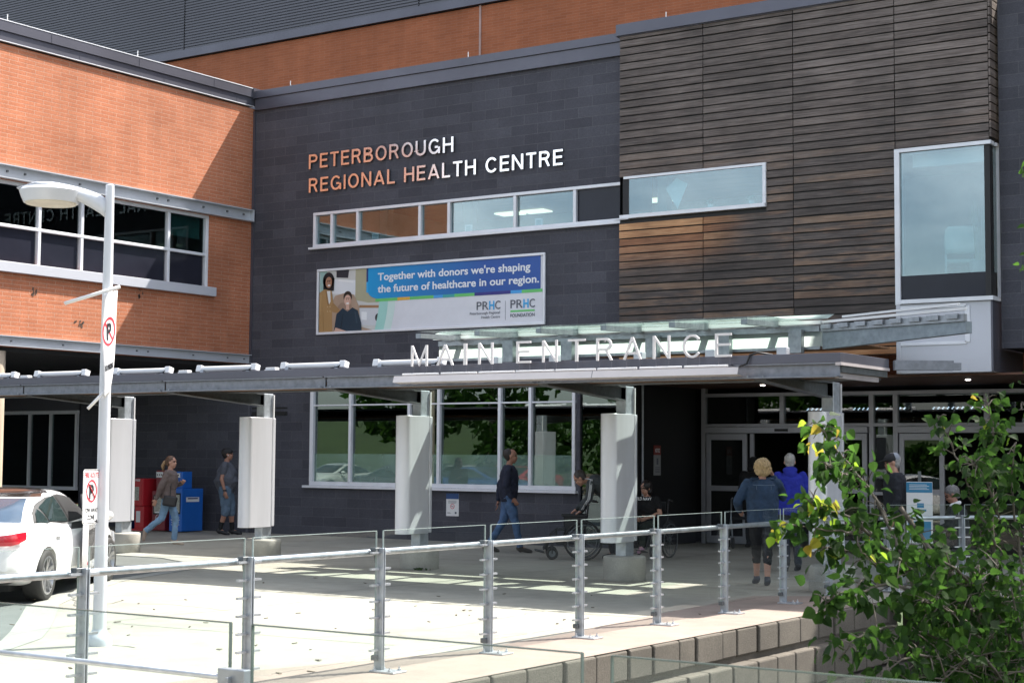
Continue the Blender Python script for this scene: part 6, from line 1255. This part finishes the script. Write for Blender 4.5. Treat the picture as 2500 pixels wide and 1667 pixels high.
# man in blue hoodie
def hood_extra(o, j, P, rt):
    q = MB(); q.ell(P(-.075, 0, -.125), .075, .115, .06, rt, 16, 9); q.ell(P(-.10, 0, -.18), .06, .10, .09, rt, 14, 8); link('hood', remesh(q, .01, 4), bluehood, o)
person('white haired man in royal blue hooded top seen from behind, walking to the doors', atZ(1930, 1393).to_tuple(), BA, J(hdir=(1,-.15,0), fat=1.05, elL=(.05,.25,1.14), elR=(.05,-.25,1.14), wrL=(.2,.2,.98), wrR=(.2,-.2,.98), knR=(.05,-.09,.5), anR=(-.08,-.10,.085), toR=(.06,-.1,.03), knL=(-.03,.09,.52), anL=(-.22,.09,.14), toL=(-.12,.09,.03)),
    1.74, bluehood, paint('dark_jeans', (.012, .016, .028), .85), black_shoe, M['skin'], hair_short(hairmat('white_hair', (.50, .47, .44)), .003, .010), extra=hood_extra, loose=.035, hem=-.12)
# dark figure in the doorway
def hoodup(o, j, P, rt):
    q = MB(); q.ell(P(-.02, 0, .02), .125, .105, .125, rt, 18, 12); q.ell(P(-.02, 0, -.10), .10, .12, .09, rt, 14, 9); link('hood', remesh(q, .01, 4), blackc, o)
person('figure in black hooded coat, barely visible in the open doorway behind the blond woman', DF.to_tuple(), BA, J(fat=1.25), 1.68, blackc, blackc, black_shoe, M['skin'], None, extra=hoodup, loose=.05, hem=-.3)
# man in cap on the right, and seated grey haired man
def capr(o, j, P, rt):
    cap_extra(cap_black)(o, j, P, rt); q = MB(); q.ell(P(-.06, 0, .055), .066, .088, .075, rt, 16, 10); link('cap_mesh', q.mesh('capmesh', True), paint('grey_cap_mesh', (.35, .37, .42), .8), o)
    q = MB(); q.ob(j['cst']+V(.135, 0, .05), (.006, 0, -.004), (0, .045, 0), (.01, 0, .14)); q.build('shirt_front', paint('striped_shirt', (.5, .52, .56), .8), o, bevel=.004); g = MB()
    for k in (-1, 1): ring(g, P(.098, .034*k, .006), rt.col[1], rt.col[2], .02, .024, 16, .003)
    link('glasses', g.mesh('glasses'), M['black'], o)
cp = atD(2188, 1124, 22); person('man in glasses, two tone cap and dark jacket standing left of the entrance notice', (cp.x, cp.y, 0), RA+math.pi-.25, J(fat=1.1, nck=(.02,0,1.46), hd=(.06,0,1.60), hdir=(1,.25,-.22)), 1.76, dark_cloth, paint('grey_trousers', (.10, .09, .09), .85), black_shoe, M['skin'], hair_short(hairmat('white_hair2', (.45, .43, .42)), .003, .012), extra=capr, loose=.04, hem=-.14)
sp = atD(2340, 1220, 22)
def collar(o, j, P, rt):
    q = MB(); q.cap(j['nck']+V(.05, .05, .0), j['nck']+V(.05, -.05, .0), .03, .03); q.cap(j['nck']+V(.05, .05, 0), j['nck']+V(-.05, .03, .04), .03, .03); q.cap(j['nck']+V(.05, -.05, 0), j['nck']+V(-.05, -.03, .04), .03, .03); link('collar', remesh(q, .01, 2), M['white'], o)
person('grey haired man with white collar seated low behind the leaves on the right', (sp.x, sp.y, 0), RA+math.pi-.35, J(fat=1.1, elL=(.1,.24,.8), wrL=(.35,.18,.68), elR=(.1,-.24,.8), wrR=(.35,-.18,.68), **{**seat, 'hdir': (.8,.2,-.5)}), 1.7, dark_cloth, dark_cloth, black_shoe, M['skin_d'], hair_short(hairmat('iron_grey_hair', (.20, .19, .185)), .008, .006), extra=collar, loose=.035)
st_ = empty('stool', 'dark low seat under the grey haired man on the right', 'seat', (sp.x, sp.y, 0), RA+math.pi-.35); sub(MB().box(-.2, .22, -.22, .22, .40, .46).build('seat', M['black'], None, bevel=.015), st_)
for x in (-.17, .19):
    for y in (-.19, .19): sub(MB().tube([(x, y, 0), (x, y, .4)], .015, 8).build('leg', M['galv_dark']), st_)
# free standing entrance notice and planter
nt = empty('floor_sign', 'white notice with teal header on a grey stand in front of the right doors', 'floor sign', (-7.62, 21.0, 0), RA*.3)
teal = paint('teal_ink', (.03, .22, .40), .4)
sub(MB().box(-.17, .17, -.012, .012, .55, 1.36).build('board', M['white'], None, bevel=.006), nt); sub(MB().box(-.17, .17, -.0145, -.0125, 1.22, 1.355).build('header', teal), nt); sub(MB().box(-.15, .15, -.0145, -.0125, .60, .84).box(-.03, .06, -.0145, -.0125, 1.02, 1.08).box(-.0, .09, -.0145, -.0125, .97, 1.0).build('printed_blocks', teal), nt)
text('Notice: entrance open', (-.15, -.0145, 1.30), (1, 0, 0), (0, 0, 1), .28, .022, M['white'], 'lettering', nt, 0, .001, .001) if False else None
mb = MB()
for k in range(4): mb.box(-.13, .13-.03*(k % 2), -.0165, -.0145, 1.26+.02*k, 1.266+.02*k)
sub(mb.build('header_lines', M['white']), nt); sub(MB().box(-.02, .02, .012, .03, 0, 1.5).box(-.2, .2, -.15, .2, 0, .015).build('stand', M['galv_dark']), nt)
pt = atZ(2135, 1428); pn = empty('planter', 'pale round concrete planter behind the railing at the right', 'planter', (pt.x, pt.y+.4, 0)); pc = concrete('planter_concrete', (.42, .43, .41), .08, .2, .8, .2).m
sub(MB().lathe((0, 0, 0), [(.26, 0), (.28, .28), (.48, .46), (.50, .52), (.46, .52), (.42, .44)], 36).build('bowl', pc, None, True, auto=40), pn); sub(MB().lathe((0, 0, .43), [(.44, 0), (.2, .02), (.02, .03)], 24).build('earth', M['soil']), pn)
# ------------------------------------------------------------------ leafy young tree in the pit
def leaf_mat(name, c1, c2, c3, sub_):
    t = NT(name); oi = t.new('ShaderNodeNewGeometry'); f = oi.outputs['Random Per Island']; t.col(t.ramp(f, [(.05, c1), (.5, c2), (.95, c3)])); t.set(Roughness=.6, Specular_IOR_Level=.18)
    tr_ = t.new('ShaderNodeBsdfTranslucent'); t.l(t.ramp(f, [(.05, tuple(x*5.4 for x in c1)), (.95, tuple(min(.8, x*4.4) for x in c3))]), tr_.inputs[0]); m_ = t.new('ShaderNodeMixShader'); m_.inputs[0].default_value = sub_; t.l(t.b.outputs[0], m_.inputs[1]); t.l(tr_.outputs[0], m_.inputs[2]); t.l(m_.outputs[0], t.out.inputs[0]); return t.m
LG = leaf_mat('green_leaf', (.010, .026, .005), (.017, .043, .008), (.028, .062, .010), .42); LY_ = leaf_mat('young_yellow_leaf', (.09, .15, .012), (.13, .17, .015), (.18, .13, .02), .45); bark = paint('young_bark', (.13, .11, .085), .85, 0, .3, 14)
rl_ = random.Random(11)
def leaf(mb, p, d, s, m=0):
    d = d.normalized(); sd = d.cross(V(rl_.uniform(-1,1), rl_.uniform(-1,1), rl_.uniform(.2,1.2))).normalized(); n = sd.cross(d); c = rl_.uniform(.05, .6); b = rl_.uniform(-.2, .6)
    st = [(0, .0), (.10, .30), (.32, .46), (.58, .36), (.82, .16), (1.0, 0)]; mid = [p+d*s*a-n*s*b*a*a for a, _ in st]; L = [q+sd*s*w_+n*s*c*w_ for q, (_, w_) in zip(mid, st)]; Rr = [q-sd*s*w_+n*s*c*w_ for q, (_, w_) in zip(mid, st)]
    vs = mid+L[1:5]+Rr[1:5]; mb.add(vs, [(0, 1, 6), (0, 10, 1), (1, 2, 7, 6), (2, 3, 8, 7), (3, 4, 9, 8), (4, 5, 9), (1, 10, 11, 2), (2, 11, 12, 3), (3, 12, 13, 4), (4, 13, 5)], m)
tree = empty('young_tree', 'leafy young tree with heart shaped green and yellow leaves at lower right', 'tree', (-2.2, 7.2, -2.2))
wood = MB(); crown = MB()
def limb(pts, r0, r1, dens, spread, yellow=0., size=(.040, .068), tip_y=None):
    P = [atD(x, y, D) for x, y, D in pts]; Q = [P[0]]
    for i in range(len(P)-1):
        a, b = P[max(i-1, 0)], P[min(i+2, len(P)-1)]
        for k in range(1, 6):
            t_ = k/5; Q.append(.5*((2*P[i])+(P[i+1]-a)*t_+(2*a-5*P[i]+4*P[i+1]-b)*t_*t_+(3*P[i]-a-3*P[i+1]+b)*t_**3))
    Q = [q+V(rl_.uniform(-.006,.006), rl_.uniform(-.006,.006), rl_.uniform(-.006,.006)) for q in Q]; n = len(Q); wood.tube(Q, [r0+(r1-r0)*i/(n-1) for i in range(n)], 6)
    L = sum((Q[i+1]-Q[i]).length for i in range(n-1)); cnt = int(L*dens*1.25)
    for k in range(cnt):
        u = (k+rl_.random())/cnt; f = u*(n-1); i = min(int(f), n-2); c = Q[i].lerp(Q[i+1], f-i); ax = (Q[i+1]-Q[i]).normalized()
        o = V(rl_.gauss(0, 1), rl_.gauss(0, 1), rl_.gauss(0, .8)); o = o.normalized()*rl_.random()**.6*spread*(1.1-.55*u)
        e = c+o; yl = rl_.random() < (yellow if u < .72 else yellow+(tip_y or 0))
        if rl_.random() < .45: wood.tube([c, c.lerp(e, .6)+V(0, 0, .01), e], [.004, .003, .0015], 4, cap=False)
        for q in range(rl_.choice((1, 2, 2, 3))): leaf(crown, e+V(rl_.gauss(0,.02), rl_.gauss(0,.02), rl_.gauss(0,.02)), (o.normalized()*.5+V(rl_.uniform(-.5,.5), rl_.uniform(-.5,.5), rl_.uniform(-1.1,.15))), rl_.uniform(*size)*(1.02 if pts[-1][0] < 2080 else .88), 1 if yl and rl_.random() < .45 else 0)
D0 = 8.0
limb([(2440, 1800, 7.6), (2400, 1560, 7.6), (2335, 1420, 7.7), (2262, 1330, 7.8), (2200, 1240, 7.9)], .022, .012, 40, .22)
limb([(2262, 1500, 7.6), (2218, 1400, 7.7), (2175, 1290, 7.8), (2118, 1190, 7.9), (2060, 1120, 8.0), (2015, 1060, 8.1), (1998, 1032, 8.1)], .012, .003, 55, .15, .03, tip_y=.45)
limb([(2118, 1190, 7.9), (2070, 1160, 7.8), (2030, 1140, 7.7), (2005, 1115, 7.7)], .005, .002, 70, .12, .02)
limb([(2225, 1390, 7.7), (2150, 1330, 7.6), (2080, 1265, 7.5), (2010, 1240, 7.4), (1975, 1222, 7.4)], .010, .003, 60, .16, .03, tip_y=.25)
limb([(2080, 1300, 7.5), (2000, 1290, 7.4), (1950, 1282, 7.3), (1912, 1282, 7.3), (1895, 1290, 7.3)], .005, .002, 40, .07, .25, tip_y=.5)
limb([(2150, 1370, 7.7), (2080, 1350, 7.6), (2030, 1335, 7.5), (1990, 1345, 7.5)], .006, .002, 70, .13, .02, tip_y=.3)
limb([(2160, 1400, 7.4), (2120, 1360, 7.3), (2090, 1330, 7.3)], .005, .002, 60, .12, .22)
limb([(2300, 1500, 7.5), (2200, 1430, 7.3), (2110, 1440, 7.2), (2040, 1455, 7.1), (2010, 1480, 7.1)], .010, .003, 60, .15, .02)
limb([(2300, 1560, 7.5), (2180, 1530, 7.2), (2090, 1560, 7.0), (2050, 1610, 7.0)], .008, .003, 45, .2, .0)
limb([(2440, 1620, 7.9), (2432, 1450, 8.0), (2425, 1300, 8.1), (2420, 1150, 8.2), (2424, 1050, 8.3), (2408, 975, 8.3)], .016, .003, 62, .19, .03, tip_y=.15)
limb([(2430, 1330, 8.0), (2380, 1230, 8.0), (2345, 1140, 8.0), (2318, 1075, 8.1), (2288, 1015, 8.1)], .008, .002, 55, .12, .03, tip_y=.2)
limb([(2440, 1260, 8.0), (2400, 1160, 7.9), (2370, 1120, 7.9)], .006, .002, 75, .16, .06)
limb([(2500, 1500, 8.0), (2490, 1350, 8.0), (2470, 1200, 8.0), (2480, 1080, 8.0)], .010, .003, 45, .16, .04)
limb([(2420, 1500, 7.7), (2350, 1400, 7.5), (2290, 1370, 7.4), (2240, 1340, 7.4)], .008, .003, 75, .22, .0)
limb([(2450, 1650, 7.7), (2380, 1540, 7.4), (2300, 1480, 7.3), (2250, 1470, 7.2)], .010, .003, 75, .26, .0)
limb([(2480, 1700, 7.9), (2470, 1580, 7.7), (2420, 1450, 7.6), (2440, 1380, 7.5)], .010, .003, 80, .28, .0)
limb([(2460, 1760, 7.6), (2350, 1640, 7.3), (2240, 1600, 7.1), (2160, 1640, 7.0)], .010, .003, 55, .26, .0)
limb([(2520, 1760, 7.7), (2440, 1650, 7.3), (2380, 1600, 7.2), (2300, 1660, 7.1)], .010, .003, 70, .28, .0)
for k in range(16):        # undergrowth filling the lower right corner
    x = rl_.uniform(2230, 2500); y = rl_.uniform(1380, 1600); D = rl_.uniform(7.4, 8.6); limb([(x+80, 1820, D), (x+40, (1800+y)/2, D), (x, y, D)], .01, .003, 60, .26, .0)
for k in range(12):        # taller growth behind and to the right, outside the frame, that shades the lower part
    x = 2500+rl_.uniform(0, 330); y = rl_.uniform(1150, 1550); D = rl_.uniform(8.3, 9.6); limb([(x+60, 1800, D), (x+30, (1800+y)/2, D), (x, y, D)], .015, .004, 55, .36, .01)
for k in range(26):
    x = 2560+rl_.uniform(0, 700); y = rl_.uniform(250, 1200); D = rl_.uniform(8.4, 11); limb([(x+80, y+500, D), (x+30, y+250, D), (x, y, D)], .015, .004, 42, .42, .01)
wood.tube([(-2.0, 7.3, -2.2), tuple(atD(2440, 1800, 7.6))], [.04, .024], 8); wood.tube([(-1.8, 7.8, -2.2), tuple(atD(2520, 1760, 7.9))], [.04, .024], 8); wood.tube([(-1.5, 8.0, -2.2), tuple(atD(2760, 1500, 9)), tuple(atD(2860, 800, 9.5))], [.07, .05, .02], 8)
kid(wood.build('trunk', bark, None, True), tree); kid(crown.build('crown', [LG, LY_]), tree)
big = empty('added_shade_tree', 'unseen dense tree added beyond the right edge to cast shade', 'tree', (1.2, 11.0, -2.2)); sw2 = MB(); sw2.tube([(1.2, 11, -2.2), (1.0, 11.8, 3), (-.6, 12.6, 8)], [.14, .1, .04], 8); sc2 = MB()  # unseen tree added out of view to shade the young tree's leaves
for k in range(9500):
    a, e, q = rl_.uniform(0, 6.28), math.asin(rl_.uniform(-1, 1)), rl_.random()**.38; p = V(.9+3.1*math.cos(a)*math.cos(e)*q, 10.6+3.2*math.sin(a)*math.cos(e)*q, 5.4+3.0*math.sin(e)*q); d = V(rl_.uniform(-1,1), rl_.uniform(-1,1), rl_.uniform(-1,.3)).normalized()*.085; e_ = d.orthogonal().normalized()*.07; p += V(1.3, 2.6, 3.4); sc2.add([p-d, p-e_, p+d, p+e_], [(0,1,2,3)])
kid(sw2.build('trunk', bark, None, True), big); kid(sc2.build('crown', LG), big)
# low shrubs and weeds in the pit
gv = MB()
for k in range(900):
    p = V(rl_.uniform(-5.9, 3), rl_.uniform(6, 17), -2.2); a = rl_.uniform(.1, .7)
    for q in range(3): leaf(gv, p+V(rl_.gauss(0,.1), rl_.gauss(0,.1), a*rl_.random()), V(rl_.uniform(-1,1), rl_.uniform(-1,1), rl_.uniform(-.2,.8)), rl_.uniform(.07, .13))
tag(gv.build('ground_cover', LG), kind='stuff')
wp = MB()
for k in range(40): p = atZ(1022, 1391)+V(rl_.gauss(0,.05), rl_.gauss(0,.03), 0); leaf(wp, p, V(rl_.uniform(-1,1), rl_.uniform(-1,1), 1), rl_.uniform(.03, .06))
tag(wp.build('weed', LG), 'small green weed tuft growing at the foot of the third pillar footing', 'weed')
# lightning rods on the parapets
for i, (x, y, Yp, lb) in enumerate(((18, 48, None, 'thin white lightning rod on the brick wing coping near the left edge'), (336, 135, None, 'thin white lightning rod on the brick wing coping above the floodlit wall'), (709, 205, 25.75, 'thin white lightning rod on the stone coping near the building corner'), (1143, 136, 25.75, 'thin white lightning rod on the stone coping below the rear expansion joint'), (1626, 42, 25.6, 'thin white lightning rod on the timber bay coping'))):
    p = atX(x, y+5, XW-.05) if Yp is None else atY(x, y+6, Yp); z0 = 9.53 if i < 2 else (9.46 if i < 4 else 9.56); o = empty('lightning_rod', lb, 'lightning rod', (p.x, p.y, z0), 0, 'lightning rods along the roof edges'); sub(MB().tube([(0, 0, 0), (0, 0, .15)], .009, 8).build('rod', M['white']), o); sub(MB().box(-.02, .02, -.02, .02, 0, .015).build('base', M['galv']), o)
# birds' dropping / nest marks on the brick
nb = MB(); 
for x, y in ((82, 712), (340, 722), (190, 793)):
    p = atX(x, y, XW)
    for k in range(7): nb.ob((XW+.004, p.y+random.gauss(0,.05), p.z+random.gauss(0,.05)), (.003, 0, 0), (0, random.uniform(.01,.03), random.uniform(-.02,.02)), (0, random.uniform(-.01,.01), random.uniform(.01,.03)))
kid(nb.build('mortar_stain', paint('stain', (.12, .08, .06), .9)), bw)
# ------------------------------------------------------------------ across the road: what the windows reflect
def bigtree(label, x, y, h, r, seed):
    rr = random.Random(seed); o = empty('roadside_tree', label, 'tree', (x, y, 0), 0, 'trees across the road'); mb = MB(); mb.tube([(0, 0, 0), (.1, 0, h*.3), (0, .1, h*.7)], [.25, .18, .06], 8); sub(mb.build('trunk', bark), o); cr = MB()
    for k in range(1500):
        a, e, q = rr.uniform(0, 6.28), rr.uniform(-1.2, 1.5), rr.random()**.4; p = V(math.cos(a)*math.cos(e)*r*q, math.sin(a)*math.cos(e)*r*q, h*.62+math.sin(e)*h*.36*q); d = V(rr.uniform(-1,1), rr.uniform(-1,1), rr.uniform(-1,1)).normalized()*rr.uniform(.2, .4); e_ = d.orthogonal().normalized()*rr.uniform(.15, .3); cr.add([p-d, p-e_, p+d, p+e_], [(0,1,2,3)])
    sub(cr.build('crown', LG), o); return o
hg = empty('hedge', 'long clipped hedge across the road mirrored in the dark windows', 'hedge', (-20, -9, 0)); hb = MB(); rr = random.Random(5)
for k in range(13000):
    x = rr.uniform(-43, 5); hh = 3.3+.9*math.sin(x*.31)+.5*math.sin(x*.9+1)+.3*math.sin(x*2.3); p = V(x, -9-rr.random()*1.2, rr.random()**.7*hh); d = V(rr.uniform(-1,1), rr.uniform(-1,1), rr.uniform(-1,1)).normalized()*rr.uniform(.12, .24); e_ = d.orthogonal().normalized()*rr.uniform(.1, .18); hb.add([p-d, p-e_, p+d, p+e_], [(0,1,2,3)])
kid(hb.build('foliage', LG), hg); kid(MB().box(-43, 5, -9.9, -9.4, 0, .9).build('stems', bark), hg)
for i, (x, y, h) in enumerate(((-62, -8, 9), (-52, -16, 8), (-44, -12, 10), (-37, -19, 8), (-29, -13, 7), (-22, -20, 9), (-14, -15, 8), (-4, -18, 9), (6, -13, 9))): bigtree('broad leafy tree across the road, mirrored in the dark windows, number %s from the west' % ('one two three four five six seven eight nine'.split()[i]), x, y, h, h*.42, i)
cols = [('red', (.4, .015, .02)), ('silver', (.45, .46, .48)), ('black', (.012, .012, .014)), ('blue', (.02, .06, .2)), ('dark grey', (.05, .055, .06)), ('pale', (.6, .6, .58))]
other = make_car('car', 'red parked car across the road mirrored in the windows', paint('car_red', cols[0][1], .25, 0, .02, 2, .5, 1), M['roofglass'], False, 'cars parked across the road')
other.location = (-38, -5.5, -.12); other.rotation_euler = (0, 0, R(90))
for i, (x, y) in enumerate(((-41.2, -5.6), (-44.4, -5.4), (-35, 1.5), (-38.6, 1.3), (-48, -5.5)), 1):
    c = copy_tree(other); c.location = (x, y, -.12); c.rotation_euler = (0, 0, R(90 if y < 0 else 5)); nm, cc = cols[i]; tag(c, nm+' parked car across the road mirrored in the windows'); pm = paint('car_'+nm.replace(' ', '_'), cc, .25, 0, .02, 2, .5, 1)
    for k in c.children:
        if k.name.split('.')[0] in ('body', 'pillar_shell', 'wing_mirror'): k.material_slots[0].link = 'OBJECT'; k.material_slots[0].material = pm
